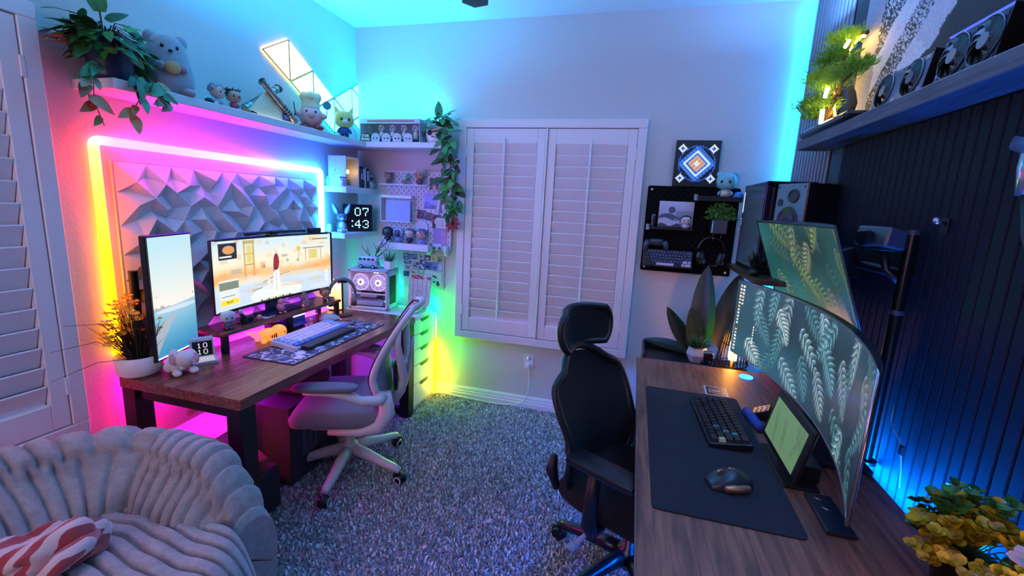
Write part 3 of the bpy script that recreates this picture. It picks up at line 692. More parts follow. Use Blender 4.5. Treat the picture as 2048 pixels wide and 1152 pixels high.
def riser():
    t = thing('monitor_riser', 'walnut monitor riser shelf on black legs, on the left desk', 'riser', (-1.98, 2.1, DZ))
    part(t, 'board', MB().box((-1.972, 2.088, .826), (.196, .90, .018), .002), wood('walnut', '#4d1f1a', '#934c3f'), world=True)
    for y in (1.66, 2.09, 2.515):
        part(t, 'leg', MB().box((-1.895, y, .771), (.025, .03, .092), .002).box((-2.04, y, .771), (.025, .03, .092), .002).box((-1.967, y, .812), (.16, .03, .008)), M_BLACKM, world=True)
    st = MB().box((-2.055, 2.07, .795), (.012, .70, .010)); part(t, 'light_bar', st, emit('riser_led', (.75, .12, 1), 7), world=True)
riser()
mb = MB().tube([(-1.94, 1.862, 1.3005), (-1.965, 1.97, 1.3005), (-1.968, 2.17, 1.3005), (-1.945, 2.30, 1.3005)], .0105, 10).box((-1.975, 2.07, 1.297), (.05, .05, .025), .004)
single('monitor_light_bar', 'thin black light bar clipped on top of the game monitor', 'light bar', mb, M_BLACK, (-1.97, 2.07, 1.28))
t = thing('webcam', 'small black camera box perched on the right end of the game monitor', 'webcam', (-1.985, 2.43, 1.281))
part(t, 'body', MB().box((-1.985, 2.432, 1.297), (.035, .10, .030), .005), M_BLACK, world=True); part(t, 'lens', MB().cyl((-1.967, 2.432, 1.297), (-1.963, 2.432, 1.297), .010), M_DGREY, world=True)

# ------------------------------------------------------------------ keyboards
KEYROWS = [[1]*13+[2], [1.5]+[1]*12+[1.5], [1.75]+[1]*11+[2.25], [2.25]+[1]*10+[1.75, 1], [1.25, 1.25, 1.25, 6.25, 1, 1, 1, 2]]
def keyboard(name, label, M, pitch, depth, mbody, keymats, choose, rows=KEYROWS, side=0, pad=.008, cap_h=.008, tilt=0):
    # M: matrix placing local (x along the keys, y towards the screen, z up)
    t = thing(name, label, 'keyboard', M.translation); kw = 15*pitch; kd = len(rows)*pitch
    inv = Matrix.Translation(-M.translation)
    b = MB(); b.box((0, 0, depth/2), (kw+2*pad+side, kd+2*pad, depth), .003); b.xf(inv @ M); part(t, 'body', b, mbody)
    cache = {}
    for r, row in enumerate(rows):
        x = -kw/2; s = 15/sum(row)
        for c, wd in enumerate(row):
            wd *= s; k = choose(r, c, len(row)); key = (round(wd, 3), k)
            if key not in cache:
                w2, d2 = wd*pitch*.92, pitch*.92; km = MB(); i = pitch*.10
                km.add([(-w2/2, -d2/2, 0), (w2/2, -d2/2, 0), (w2/2, d2/2, 0), (-w2/2, d2/2, 0), (-w2/2+i, -d2/2+i, cap_h), (w2/2-i, -d2/2+i, cap_h), (w2/2-i, d2/2-i*.6, cap_h), (-w2/2+i, d2/2-i*.6, cap_h)],
                       [(4, 5, 6, 7), (0, 1, 5, 4), (1, 2, 6, 5), (2, 3, 7, 6), (3, 0, 4, 7)], False)
                km.xf(M.to_3x3().to_4x4()); cache[key] = km.mesh('key_cap', keymats[k])
            p = inv @ M @ V3((x+wd*pitch/2, kd/2-(r+.5)*pitch, depth)); link('key_cap', cache[key], t, p); x += wd*pitch
    return t
def frame(o, u, v):
    U, Vv = V3(u).normalized(), V3(v); Vv = (Vv-U*Vv.dot(U)).normalized(); N = U.cross(Vv)
    return Matrix(((U.x, Vv.x, N.x, o[0]), (U.y, Vv.y, N.y, o[1]), (U.z, Vv.z, N.z, o[2]), (0, 0, 0, 1)))
legend = mat('pale_key', '#c9cbe0', .5, var=.03)
keyboard('keyboard', 'pale blue and white keyboard on the patterned mat of the left desk', frame((-1.697, 2.045, DZ+.005), (-.02, 1, 0), (-1, 0, .12)), .0298, .026, mat('kb_white', '#b8bccb', .4),
    [mat('key_white', '#d9dbe6', .45), mat('key_blue', '#3f6fb5', .45), mat('key_light_blue', '#8fb4dd', .45)], lambda r, c, n: 1 if r == 4 else (2 if c in (0, n-1) else 0), cap_h=.009)
keyboard('keyboard', 'compact black keyboard on the dark felt mat of the right desk', frame((.373, 1.745, DZ+.004), (.055, -1, 0), (1, .05, .10)), .0246, .024, mat('kb_black', '#0b0b0e', .4),
    [mat('key_black', '#15161c', .4), mat('key_accent', '#2f6b6a', .4), mat('key_dark', '#1d1f28', .4), mat('key_cream', '#b5b089', .4)], lambda r, c, n: 3 if (r == 0 and c == n-1 and False) or (r == 3 and c == n-1) else (1 if (r, c) in ((2, 11), (1, 12), (3, 9)) else (2 if (r+c) % 5 == 0 else 0)), cap_h=.010)
keyboard('keyboard', 'dark blue and grey keyboard hung on the black pegboard', frame((.212, 3.045, 1.222), (1, 0, 0), (0, .22, 1)), .0192, .02, mat('kb_black', '#0b0b0e', .4),
    [mat('key_slate', '#39405e', .5), mat('key_lav', '#b6b4cf', .5), mat('key_black', '#15161c', .4)], lambda r, c, n: 1 if (r == 4 and c == 3) or (r >= 3 and c >= n-2) else (2 if c in (0,) or r == 4 else 0), cap_h=.007)

# ------------------------------------------------------------------ mats on the desks
mb = MB(); n = 8
def rounded(x0, x1, y0, y1, r, k=5):
    o = []
    for (cx, cy, a) in ((x1-r, y1-r, 0), (x0+r, y1-r, 90), (x0+r, y0+r, 180), (x1-r, y0+r, 270)):
        for i in range(k+1): aa = math.radians(a+90*i/k); o.append((cx+r*math.cos(aa), cy+r*math.sin(aa)))
    return o
mb.prism(rounded(.112, .492, 1.152, 2.04, .018), .004, (0, 0, DZ))
single('desk_mat', 'large dark blue felt desk mat under the black keyboard', 'desk mat', mb, mat('blue_felt', '#161923', .95, var=.25, bump=.4, scale=300), (.30, 1.6, DZ))
def pattern_mat():
    t = thing('desk_mat', 'navy desk mat with white and olive leaf pattern on the left desk', 'desk mat', (-1.64, 2.05, DZ))
    w, h = 300, 120; u, v = raster(w, h); asp = 2.55; img = np.ones((h, w, 3))*np.array((.10, .12, .22)); rg = np.random.default_rng(8)
    for i in range(460):
        cx, cy = rg.uniform(0, 1), rg.uniform(0, 1); a = rg.uniform(0, PI); L = rg.uniform(.03, .09); c = [(.78, .80, .86), (.45, .44, .36), (.60, .64, .74), (.34, .38, .50)][rg.integers(0, 4)]
        U = (u-cx)*asp; V = v-cy; p, q = (U*math.cos(a)+V*math.sin(a))/L, (-U*math.sin(a)+V*math.cos(a))/(L*.28); img = mix(img, np.array(c), ((p*p+np.abs(q)**1.5) < 1).astype(float))
    for i in range(9):
        cx, cy = rg.uniform(0.03, .97), rg.uniform(.1, .9)
        for k in range(6):
            a = k*PI/3+i; U = (u-cx)*asp-.05*math.cos(a); V = v-cy-.05*math.sin(a); p, q = (U*math.cos(a)+V*math.sin(a))/.05, (-U*math.sin(a)+V*math.cos(a))/.018; img = mix(img, np.array((.86, .87, .92)), ((p*p+q*q) < 1).astype(float))
    x0, x1, y0, y1 = -1.785, -1.492, 1.655, 2.445; inv = base_inv(t)
    G = np.array([[tuple(inv @ V3((x1+(x0-x1)*b, y0+(y1-y0)*a, DZ+.0042))) for a in np.linspace(0, 1, w)] for b in np.linspace(1, 0, h)])
    link('printed_top', np_grid_mesh('printed_top', G, to_lin(img), col_attr_mat('mat_print', .6)), t)
    part(t, 'rubber_base', MB().prism(rounded(x0-.003, x1+.003, y0-.003, y1+.003, .008), .004, (0, 0, DZ)), M_BLACK, world=True)
pattern_mat()
mb = MB().rbox((-1.592, 2.045, DZ+.016), (.072, .40, .022), .011, 5)
single('wrist_rest', 'padded black wrist rest in front of the pale keyboard', 'wrist rest', mb, mat('black_leather', '#0e0e14', .5), (-1.592, 2.045, DZ+.005))
def mouse(name, label, loc, rz, m, m2, L=.12, W=.075, H=.05):
    t = thing(name, label, 'mouse', loc, rz); rows = []
    for i in range(13):
        a = i/12; x = -L/2+L*a; hh = H*math.sin(PI*(.12+.80*a))**.8*(1-.25*a); ww = W/2*(math.sin(PI*(.1+.8*a))**.45)
        rows.append([(x, ww*math.cos(PI*k/12), .004+hh*math.sin(PI*k/12)**.7) for k in range(13)])
    b = MB().grid(rows, True); b.add([rows[0][k] for k in range(13)], [tuple(range(13))]); b.add([rows[-1][k] for k in range(13)], [tuple(range(13))[::-1]]); part(t, 'shell', b, m)
    part(t, 'thumb_rest', MB().rbox((-.005, W*.46, .014), (L*.62, W*.30, .022), .010, 4), m2)
    part(t, 'scroll_wheel', MB().cyl((L*.22, -.004, H*.78), (L*.22, .004, H*.78), .011, n=14), m2); return t
mouse('mouse', 'dark sculpted mouse with a copper edge on the felt mat', (.335, 1.335, DZ+.004), math.radians(-160), mat('graphite', '#23252c', .35), mat('copper_edge', '#9a7a62', .3, .7), .125, .084, .05)
mouse('mouse', 'white and grey mouse beside the right leg of the monitor riser', (-1.86, 2.40, DZ), math.radians(60), mat('mouse_white', '#cfcfe0', .3), mat('mouse_grey', '#6b6b86', .3), .12, .07, .045)

# ------------------------------------------------------------------ office chairs (local: the sitter faces +x)
def interp(tab, t):
    # smooth cubic through the rows of tab, each (t, value, value ...)
    n = len(tab); i = max(0, min(n-2, max(k for k in range(n-1) if tab[k][0] <= t or k == 0))); h = tab[i+1][0]-tab[i][0]; q = (t-tab[i][0])/h; out = []
    for j in range(1, len(tab[0])):
        sl = lambda k: (tab[min(k+1, n-1)][j]-tab[max(k-1, 0)][j])/(tab[min(k+1, n-1)][0]-tab[max(k-1, 0)][0])
        p0, p1, m0, m1 = tab[i][j], tab[i+1][j], sl(i)*h, sl(i+1)*h; out.append((2*q**3-3*q*q+1)*p0+(q**3-2*q*q+q)*m0+(-2*q**3+3*q*q)*p1+(q**3-q*q)*m1)
    return out
def star_base(t, m, a0, R, hubz, wheel, ring, drop=.0):
    for k in range(5):
        a = a0+k*2*PI/5; c, s = math.cos(a), math.sin(a)
        pts = [(c*r, s*r, z) for r, z in ((.03, hubz), (.12, hubz-.012), (.22, hubz-.035), (R-.02, .088), (R+.012, .078))]
        part(t, 'base_leg', MB().tube(pts, [.034, .030, .025, .021, .017], 10, flat=1.0), m)
        cx, cy = c*R, s*R; ca = MB(); ax = V3((-s, c, 0)); ctr = V3((cx+.012*c, cy+.012*s, .030))
        ca.cyl((cx, cy, .04), (cx, cy, .08), .010, n=10)
        for sg in (-1, 1):
            ca.cyl(ctr+ax*sg*.006, ctr+ax*sg*.024, .030, .026, 18)
        ca.tube([ctr+V3((c*.033*math.cos(q), s*.033*math.cos(q), .033*math.sin(q)))+V3((0, 0, .001)) for q in [PI*i/8 for i in range(9)]], .010, 6)
        o = part(t, 'caster', ca, wheel)
        if ring:
            rg_ = MB()
            for sg in (-1, 1):
                e1 = V3((c, s, 0)); rg_.tube([ctr+ax*sg*.0245+(e1*math.cos(q)+V3((0, 0, 1))*math.sin(q))*.019 for q in [2*PI*i/20 for i in range(20)]], .0035, 6, closed=True)
            link('wheel_ring', rg_.mesh('wheel_ring', ring), o)
    part(t, 'hub', MB().lathe([(0, hubz-.06), (.035, hubz-.05), (.05, hubz-.01), (.045, hubz+.03), (.028, hubz+.04), (.028, .385), (0, .385)], 20), m)
def white_chair():
    t = thing('office_chair', 'white-framed office chair with grey mesh back and lavender-lit padded seat, at the left desk', 'chair', (-1.43, 1.985, 0), math.radians(201.5))
    W = mat('chair_white', '#c9c5ca', .38, var=.02); G = mat('seat_fabric', '#77747f', .85, var=.12, bump=.2, scale=250); K = M_BLACK; MESH = mat('mesh_grey', '#8d8b95', .8, var=.15, scale=300)
    star_base(t, W, math.radians(10), .315, .135, K, mat('ring_white', '#d6d4d8', .4))
    st = MB(); n = 22; rows = []
    # seat: rounded slab with a waterfall front
    for i in range(n+1):
        x = -.235+.485*i/n; f = i/n
        for_ = []; wd = .25*(1-.16*max(0, (.35-f)/.35)**1.6)*(1-.10*max(0, (f-.86)/.14)**2)
        zt = .478-.018*max(0, (f-.75)/.25)**2*2+.010*(1-abs(2*f-1)); zb = .350
        m_ = 28
        for k in range(m_):
            a = 2*PI*k/m_; cc, ss = math.cos(a), math.sin(a); sp = lambda q, e: math.copysign(abs(q)**e, q)
            ed = min(1, f/.10, (1-f)/.10); ed = math.sin(max(.0, ed)*PI/2)**.6
            for_.append((x, wd*sp(cc, .45)*(.86+.14*ed), (zt+zb)/2+(zt-zb)/2*sp(ss, .55)*(.30+.70*ed)))
        rows.append(for_)
    sb = MB().grid(rows, True, closed=True); sb.add(rows[0], [tuple(range(28))], True); sb.add(rows[-1], [tuple(range(28))[::-1]], True); part(t, 'seat', sb, G)
    part(t, 'seat_plate', MB().rbox((-.02, 0, .340), (.34, .34, .03), .012, 4), W)
    # backrest surface: profile in x, z and half width
    tab = [(0, -.225, .475, .150), (.16, -.222, .545, .195), (.34, -.205, .630, .215), (.55, -.235, .735, .205), (.78, -.300, .860, .190), (.92, -.348, .935, .165), (1, -.372, .968, .105)]
    def bs(u, v):
        x, z, w = interp(tab, v); return V3((x+.055*u*u*(1-.45*v), w*u, z))
    N_ = 26; M_ = 20
    mesh = MB(); P = [[bs(-.94+1.88*j/M_, .03+.94*i/N_) for j in range(M_+1)] for i in range(N_+1)]
    mesh.grid(P, True); mesh.grid([[p+V3((-.006, 0, 0)) for p in r] for r in P], True, flip=True); part(t, 'mesh_back', mesh, MESH)
    loop = [bs(-1, v/30) for v in range(31)]+[bs(-1+2*k/10, 1)+V3((-.004, 0, .012*(1-(k/5-1)**2))) for k in range(1, 10)]+[bs(1, 1-v/30) for v in range(31)]+[bs(1-2*k/10, 0) for k in range(1, 10)]
    # broad moulded rim, deeper than wide
    rim = MB(); rim.tube([p+V3((-.014, 0, 0)) for p in loop], [.026]*len(loop), 10, closed=True, flat=.62); part(t, 'back_frame', rim, W)
    edge = MB(); edge.tube([p+V3((.007, 0, 0)) for p in loop], .0052, 6, closed=True); part(t, 'edge_piping', edge, mat('piping_dark', '#2a2440', .6))
    for sg in (-1, 1):   # rear yoke: two curved arms that leave the rim and join behind the lumbar pad
        rs = [bs(sg*.98, .80)+V3((-.02, 0, 0)), bs(sg*.86, .66)+V3((-.05, 0, 0)), V3((-.30, sg*.125, .66)), V3((-.305, sg*.075, .58)), V3((-.285, sg*.05, .50)), V3((-.235, sg*.06, .42))]
        part(t, 'back_yoke', MB().tube(rs, [.014, .018, .022, .024, .026, .024], 10), W)
        # side bracket under the seat and up to the arm
        br = [V3((.05, sg*.21, .345)), V3((-.10, sg*.215, .345)), V3((-.20, sg*.215, .375)), V3((-.240, sg*.21, .45)), V3((-.232, sg*.215, .56))]
        part(t, 'side_bracket', MB().tube(br, [.018, .026, .038, .042, .030], 10), W)
        ar = [V3((-.222, sg*.222, .545)), V3((-.20, sg*.262, .535)), V3((-.13, sg*.292, .548)), V3((-.05, sg*.30, .585)), V3((.02, sg*.30, .598)), V3((.13, sg*.30, .603))]
        a = part(t, 'armrest', MB().tube(ar, [.030, .026, .023, .022, .022, .020], 10, flat=1.15), W)
        pd = MB().ell((.03, sg*.30, .620), (.152, .044, .019), 24, 12, pw=.62); link('arm_pad', pd.mesh('arm_pad', mat('pad_grey', '#65626b', .7)), a)
    part(t, 'lumbar_pad', MB().rbox((-.262, 0, .585), (.03, .17, .15), .015, 5), K)
    part(t, 'lumbar_rail', MB().tube([(-.29, -.10, .64), (-.30, 0, .645), (-.29, .10, .64)], .012, 8).tube([(-.312, .03, .56), (-.335, .03, .70), (-.345, .03, .80)], .008, 6), W)
white_chair()
def black_chair():
    t = thing('office_chair', 'black mesh office chair with a headrest, beside the dark right desk', 'chair', (.095, 1.665, 0), math.radians(-28))
    K = mat('chair_black', '#0a0a0c', .5); F = mat('chair_fabric', '#060608', .95, var=.2, bump=.2, scale=250); SH = mat('black_gloss', '#131318', .28)
    star_base(t, SH, math.radians(178), .34, .15, K, None)
    rows = []; n = 20
    for i in range(n+1):
        f = i/n; x = -.235+.49*f; ring = []; wd = .255*(1-.14*max(0, (.3-f)/.3)**1.6); zt = .492-.03*max(0, (f-.75)/.25)**2; zb = .395
        ed = math.sin(max(0, min(1, f/.12, (1-f)/.12))*PI/2)**.6
        for k in range(28):
            a = 2*PI*k/28; cc, ss = math.cos(a), math.sin(a); sp = lambda q, e: math.copysign(abs(q)**e, q)
            ring.append((x, wd*sp(cc, .5)*(.84+.16*ed), (zt+zb)/2+(zt-zb)/2*sp(ss, .6)*(.25+.75*ed)))
        rows.append(ring)
    sb = MB().grid(rows, True, closed=True); sb.add(rows[0], [tuple(range(28))], True); sb.add(rows[-1], [tuple(range(28))[::-1]], True); part(t, 'seat', sb, F)
    part(t, 'seat_pan', MB().rbox((-.01, 0, .385), (.36, .38, .05), .02, 4), K)
    tab = [(0, -.215, .465, .205), (.10, -.215, .50, .240), (.30, -.205, .58, .245), (.50, -.225, .67, .232), (.75, -.275, .80, .243), (.90, -.31, .885, .226), (1, -.325, .935, .155)]
    def bs(u, v):
        x, z, w = interp(tab, v); return V3((x+.06*u*u, w*u, z-.055*u*u*v*v))
    P = [[bs(-.95+1.9*j/20, .02+.96*i/26) for j in range(21)] for i in range(27)]
    part(t, 'mesh_back', MB().grid(P, True).grid([[p+V3((-.008, 0, 0)) for p in r] for r in P], True, flip=True), F)
    loop = [bs(-1, v/30) for v in range(31)]+[bs(-1+2*k/10, 1)+V3((0, 0, .012*(1-(k/5-1)**2))) for k in range(1, 10)]+[bs(1, 1-v/30) for v in range(31)]+[bs(1-2*k/10, 0) for k in range(1, 10)]
    part(t, 'back_frame', MB().tube([p+V3((-.006, 0, 0)) for p in loop], .017, 10, closed=True, flat=.8), K)
    part(t, 'spine', MB().tube([(-.12, 0, .37), (-.24, 0, .38), (-.305, 0, .47), (-.315, 0, .62), (-.325, 0, .78), (-.36, 0, .93), (-.375, 0, 1.00)], [.03, .035, .035, .03, .026, .022, .018], 10).tube([(-.25, -.11, .60), (-.32, 0, .62), (-.25, .11, .60)], .014, 8).tube([(-.30, -.11, .80), (-.335, 0, .79), (-.30, .11, .80)], .014, 8), K)
    part(t, 'lumbar_wing', MB().tube([(-.235, -.20, .42), (-.255, -.215, .50), (-.25, -.21, .56)], [.014, .024, .014], 8), K); part(t, 'lumbar_wing', MB().tube([(-.235, .20, .42), (-.255, .215, .50), (-.25, .21, .56)], [.014, .024, .014], 8), K)
    # headrest, curved in plan, rounded top and bottom
    def hs(u, v):
        z = .958+.145*v; w = .185*(1-.22*abs(2*v-1)**2.5)*(.93+.07*v); return V3((-.335+.065*u*u-.018*(v-.5), w*u, z+.012*(1-u*u)*(v-.3)))
    H = [[hs(-1+2*j/18, i/12) for j in range(19)] for i in range(13)]; hb = MB().grid(H, True).grid([[p+V3((-.030*(1-(2*j/18-1)**4), 0, 0)) for j, p in enumerate(r)] for r in H], True, flip=True)
    part(t, 'headrest', hb, F); lp = [hs(-1, i/12) for i in range(13)]+[hs(-1+2*j/18, 1) for j in range(1, 18)]+[hs(1, 1-i/12) for i in range(13)]+[hs(1-2*j/18, 0) for j in range(1, 18)]
    part(t, 'headrest_rim', MB().tube([p+V3((-.012, 0, 0)) for p in lp], .014, 8, closed=True), K)
    part(t, 'headrest_post', MB().tube([(-.375, -.035, .93), (-.40, -.035, 1.0), (-.385, -.035, 1.06)], .010, 8).tube([(-.375, .035, .93), (-.40, .035, 1.0), (-.385, .035, 1.06)], .010, 8), SH)
    for sg in (-1, 1):
        a = part(t, 'armrest', MB().tube([(-.02, sg*.21, .385), (-.02, sg*.275, .39), (-.02, sg*.295, .43), (-.015, sg*.298, .53), (-.01, sg*.298, .645)], [.022, .024, .028, .024, .022], 10), K)
        pd = MB().rbox((.02, sg*.295, .660), (.26, .098, .032), .014, 5); link('arm_pad', pd.mesh('arm_pad', SH), a)
    part(t, 'tilt_lever', MB().tube([(-.03, -.12, .37), (-.05, -.23, .355), (-.055, -.31, .345)], [.008, .007, .010], 8).rbox((-.058, -.325, .343), (.03, .05, .012), .006, 3), M_GREY)
black_chair()

# ------------------------------------------------------------------ plush armchair with channelled fur
def armchair():
    fur, nt, b = nmat('grey_plush'); N = nt.nodes; L = nt.links
    tc = N.new('ShaderNodeTexCoord'); no = N.new('ShaderNodeTexNoise'); no.inputs['Scale'].default_value = 26; no.inputs['Detail'].default_value = 9; no.inputs['Roughness'].default_value = .7; L.new(tc.outputs['Object'], no.inputs['Vector'])
    cr = N.new('ShaderNodeValToRGB'); cr.color_ramp.elements[0].position = .3; cr.color_ramp.elements[1].position = .75; cr.color_ramp.elements[0].color = (*hx('#8c8381'), 1); cr.color_ramp.elements[1].color = (*hx('#b3a8a5'), 1)
    L.new(no.outputs['Fac'], cr.inputs[0]); L.new(cr.outputs[0], b.inputs['Base Color']); b.inputs['Roughness'].default_value = .95; b.inputs['Sheen Weight'].default_value = .35
    n2 = N.new('ShaderNodeTexNoise'); n2.inputs['Scale'].default_value = 180; n2.inputs['Detail'].default_value = 5; L.new(tc.outputs['Object'], n2.inputs['Vector']); bp = N.new('ShaderNodeBump'); bp.inputs['Strength'].default_value = .55; bp.inputs['Distance'].default_value = .006; L.new(n2.outputs['Fac'], bp.inputs['Height']); L.new(bp.outputs[0], b.inputs['Normal'])
    cx, cy = -1.36, .66
    t = thing('armchair', 'grey plush armchair with deep channel stitching in the corner by the left shutters', 'armchair', (cx, cy, 0))
    # plan of the inner face: superellipse; phi from the far arm's front end (about +x,+y) round the back to the near arm
    def plan(phi, a, bb, e=5.0):
        c, s = math.cos(phi), math.sin(phi); r = (abs(c/a)**e+abs(s/bb)**e)**(-1/e); return V3((c*r, s*r, 0))
    nphi = 900; ph0, ph1 = math.radians(66), math.radians(300); phis = [ph0+(ph1-ph0)*i/nphi for i in range(nphi+1)]
    A, Bq = .335, .325
    base = [plan(p, A, Bq) for p in phis]; arc = [0]
    for i in range(1, len(base)): arc.append(arc[-1]+(base[i]-base[i-1]).length)
    pitch = .044
    def top(i):
        f = i/nphi; d = math.degrees(phis[i])
        back = math.exp(-((d-195)/48)**2); return .625+.085*back-.26*max(0, 1-f/.16)**2.2-.26*max(0, (f-.84)/.16)**2.2
    d_ = lambda i: math.degrees(phis[i]); back_ = lambda i: math.exp(-((d_(i)-185)/40)**2); rows = []
    for i in range(nphi+1):
        p = base[i]; q0 = base[max(0, i-2)]; q1 = base[min(nphi, i+2)]; tn = (q1-q0).normalized(); out = V3((tn.y, -tn.x, 0)); 
        if out.dot(p) < 0: out = -out
        ht = top(i); th = .165; gro = lambda q: .004*abs(math.sin(PI*q/pitch))**.6-.017*math.exp(-((q/pitch-round(q/pitch))*pitch/.0065)**2); crs = .03*math.exp(-((d_(i)-128)/4.5)**2)
        prof = []
        lean = .05+.07*back_(i)
        z0 = .34
        for k in range(9): 
            f = k/8; prof.append((-.012+lean*f*f*1.3-.02*math.sin(PI*f), z0+(ht-.085-z0)*f, (-1, .05)))
        for k in range(1, 14):
            a = PI*k/14; prof.append((lean*1.3-.012+.085-.085*math.cos(a), ht-.085+.085*math.sin(a)*1.05, (-math.cos(a), math.sin(a))))
        for k in range(1, 10):
            f = k/9; prof.append((lean*1.3-.012+.17-.02*f+.02*math.sin(PI*f), ht-.085-(ht-.085-.01)*f, (1, 0)))
        row = []
        for (r, z, nn) in prof:
            kk = len(row); bump = gro(arc[i]+(0 if kk < 10 else pitch*.5)+.006*math.sin(z*14)+.003*math.sin(arc[i]*37))-(.012 if kk == 10 else 0)-crs*(1 if kk < 14 else .3)
            wob = .005*math.sin(arc[i]*19+z*31)
            row.append(V3((cx, cy, 0))+p+out*(r+wob+nn[0]*bump)+V3((0, 0, z+nn[1]*bump)))
        rows.append(row)
    mb = MB().grid(rows, True, flip=True)
    for e in (0, -1): mb.add(rows[e], [tuple(range(len(rows[e])))], True)
    part(t, 'back_shell', mb, fur, world=True)
    # seat cushion: ribs run front to back
    def seat_h(x, y): return .035*(1-min(1, (abs(x-cx-.06)/.40)**3))*(1-min(1, (abs(y-cy)/.40)**3))
    rows = []; nx, ny = 60, 420
    for i in range(nx+1):
        row = []
        for j in range(ny+1):
            yl = -.365+.73*j/ny; f = i/nx; half = math.sqrt(max(0.02, 1-(yl/.40)**2*.85)); xl = -.34+(.34+.09+.36*half)*f*1.0
            ed = max(0, (f-.78)/.22); z = .395+seat_h(cx+xl, cy+yl)-.33*ed**2.4; qq = (yl+.02*math.sin(xl*9))/.050; bmp = .004*abs(math.sin(PI*qq))**.6-.017*math.exp(-((qq-round(qq))*.050/.0062)**2)+.008
            row.append((cx+xl+bmp*ed*.8+.0, cy+yl, z+bmp*(1-ed)+.004*math.sin(xl*40+yl*25)))
        rows.append(row)
    part(t, 'seat_cushion', MB().grid(rows, True), fur, world=True)
    # front skirt below the seat roll
    rows = []
    for k in range(9):
        z = .10-.09*k/8; row = []
        for j in range(61):
            yl = -.365+.73*j/60; half = math.sqrt(max(0.02, 1-(yl/.40)**2*.85)); row.append((cx+.09+.36*half-.01*k/8, cy+yl, z))
        rows.append(row)
    part(t, 'skirt', MB().grid(rows, True), fur, world=True)
armchair()
def blanket():
    m, nt, b = nmat('red_white_fleece'); N = nt.nodes; L = nt.links; tc = N.new('ShaderNodeTexCoord'); wv = N.new('ShaderNodeTexWave'); wv.inputs['Scale'].default_value = 7.5; wv.inputs['Distortion'].default_value = 3.5; wv.inputs['Detail'].default_value = 1
    L.new(tc.outputs['Object'], wv.inputs['Vector']); cr = N.new('ShaderNodeValToRGB'); cr.color_ramp.interpolation = 'CONSTANT'; cr.color_ramp.elements[0].color = (*hx('#a83a3e'), 1); cr.color_ramp.elements[1].position = .5; cr.color_ramp.elements[1].color = (*hx('#d8bdb8'), 1)
    L.new(wv.outputs['Fac'], cr.inputs[0]); L.new(cr.outputs[0], b.inputs['Base Color']); b.inputs['Roughness'].default_value = .95; b.inputs['Sheen Weight'].default_value = .4; n2 = N.new('ShaderNodeTexNoise'); n2.inputs['Scale'].default_value = 160; L.new(tc.outputs['Object'], n2.inputs['Vector']); bp = N.new('ShaderNodeBump'); bp.inputs['Strength'].default_value = .5; bp.inputs['Distance'].default_value = .005; L.new(n2.outputs['Fac'], bp.inputs['Height']); L.new(bp.outputs[0], b.inputs['Normal'])
    rows = []
    # loose folded roll lying along x on the seat: layered folds
    for i in range(41):
        f = i/40; row = []
        for j in range(49):
            a = 2*PI*j/48; rr = 1+.15*math.sin(3*a+f*4)+.11*math.sin(5*a-f*7)+.06*math.sin(9*a+f*5); e = math.sin(PI*min(1, max(0.02, min(f, 1-f)*5)/1)*.5)
            row.append((-1.60+.17*f*1.0+.012*math.sin(a*2+f*5), .655+.12*f+.10*math.cos(a)*rr*e, .490+.058*math.sin(a)*rr*e+.012*math.sin(f*11)))
        rows.append(row)
    mb = MB().grid(rows, True, closed=True)
    mb.tube([(-1.43, .66, .475), (-1.425, .70, .50), (-1.43, .76, .505), (-1.46, .80, .50)], [.022, .026, .027, .02], 12)
    single('blanket', 'red and white fleece blanket bundled on the plush armchair', 'blanket', mb, m, (-1.52, .72, .43))
blanket()

# ------------------------------------------------------------------ plants
def leaf_mesh(name, m, L=1.0, W=.5, fold=.12, curl=.25, shape='heart', n=6):
    # a leaf lying along +x from its stalk at the origin, upper side +z
    mb = MB(); rows = []
    for i in range(n+1):
        f = i/n
        if shape == 'heart': w = W*.5*(math.sin(PI*min(1, f*.86+.14))**.8)*(1.12-.35*f) if f < 1 else 0
        elif shape == 'round': w = W*.5*math.sqrt(max(0, 1-(2*f-1)**2))
        elif shape == 'paddle': w = W*.5*(math.sin(PI*f**.75)**.65 if 0 < f < 1 else 0)
        else: w = W*.5*math.sin(PI*f)**.8 if 0 < f < 1 else 0
        z = -curl*L*f*f
        rows.append([(L*f, -w, z+fold*w), (L*f, -w*.5, z+fold*w*.35), (L*f, 0, z), (L*f, w*.5, z+fold*w*.35), (L*f, w, z+fold*w)])
    return mb.grid(rows, True).mesh(name, m)
def place_leaf(me, parent, p, d, up, s, name='leaf', world=True):
    d = V3(d).normalized(); up = V3(up); y = up.cross(d)
    if y.length < 1e-4: y = V3((0, 1, 0)).cross(d)
    y.normalize(); z = d.cross(y)
    M = Matrix(((d.x*s, y.x*s, z.x*s, p[0]), (d.y*s, y.y*s, z.y*s, p[1]), (d.z*s, y.z*s, z.z*s, p[2]), (0, 0, 0, 1)))
    if world: M = base_inv(parent) @ M
    o = bpy.data.objects.new(name, me); COL.objects.link(o); o.parent = parent; o.matrix_local = M; return o
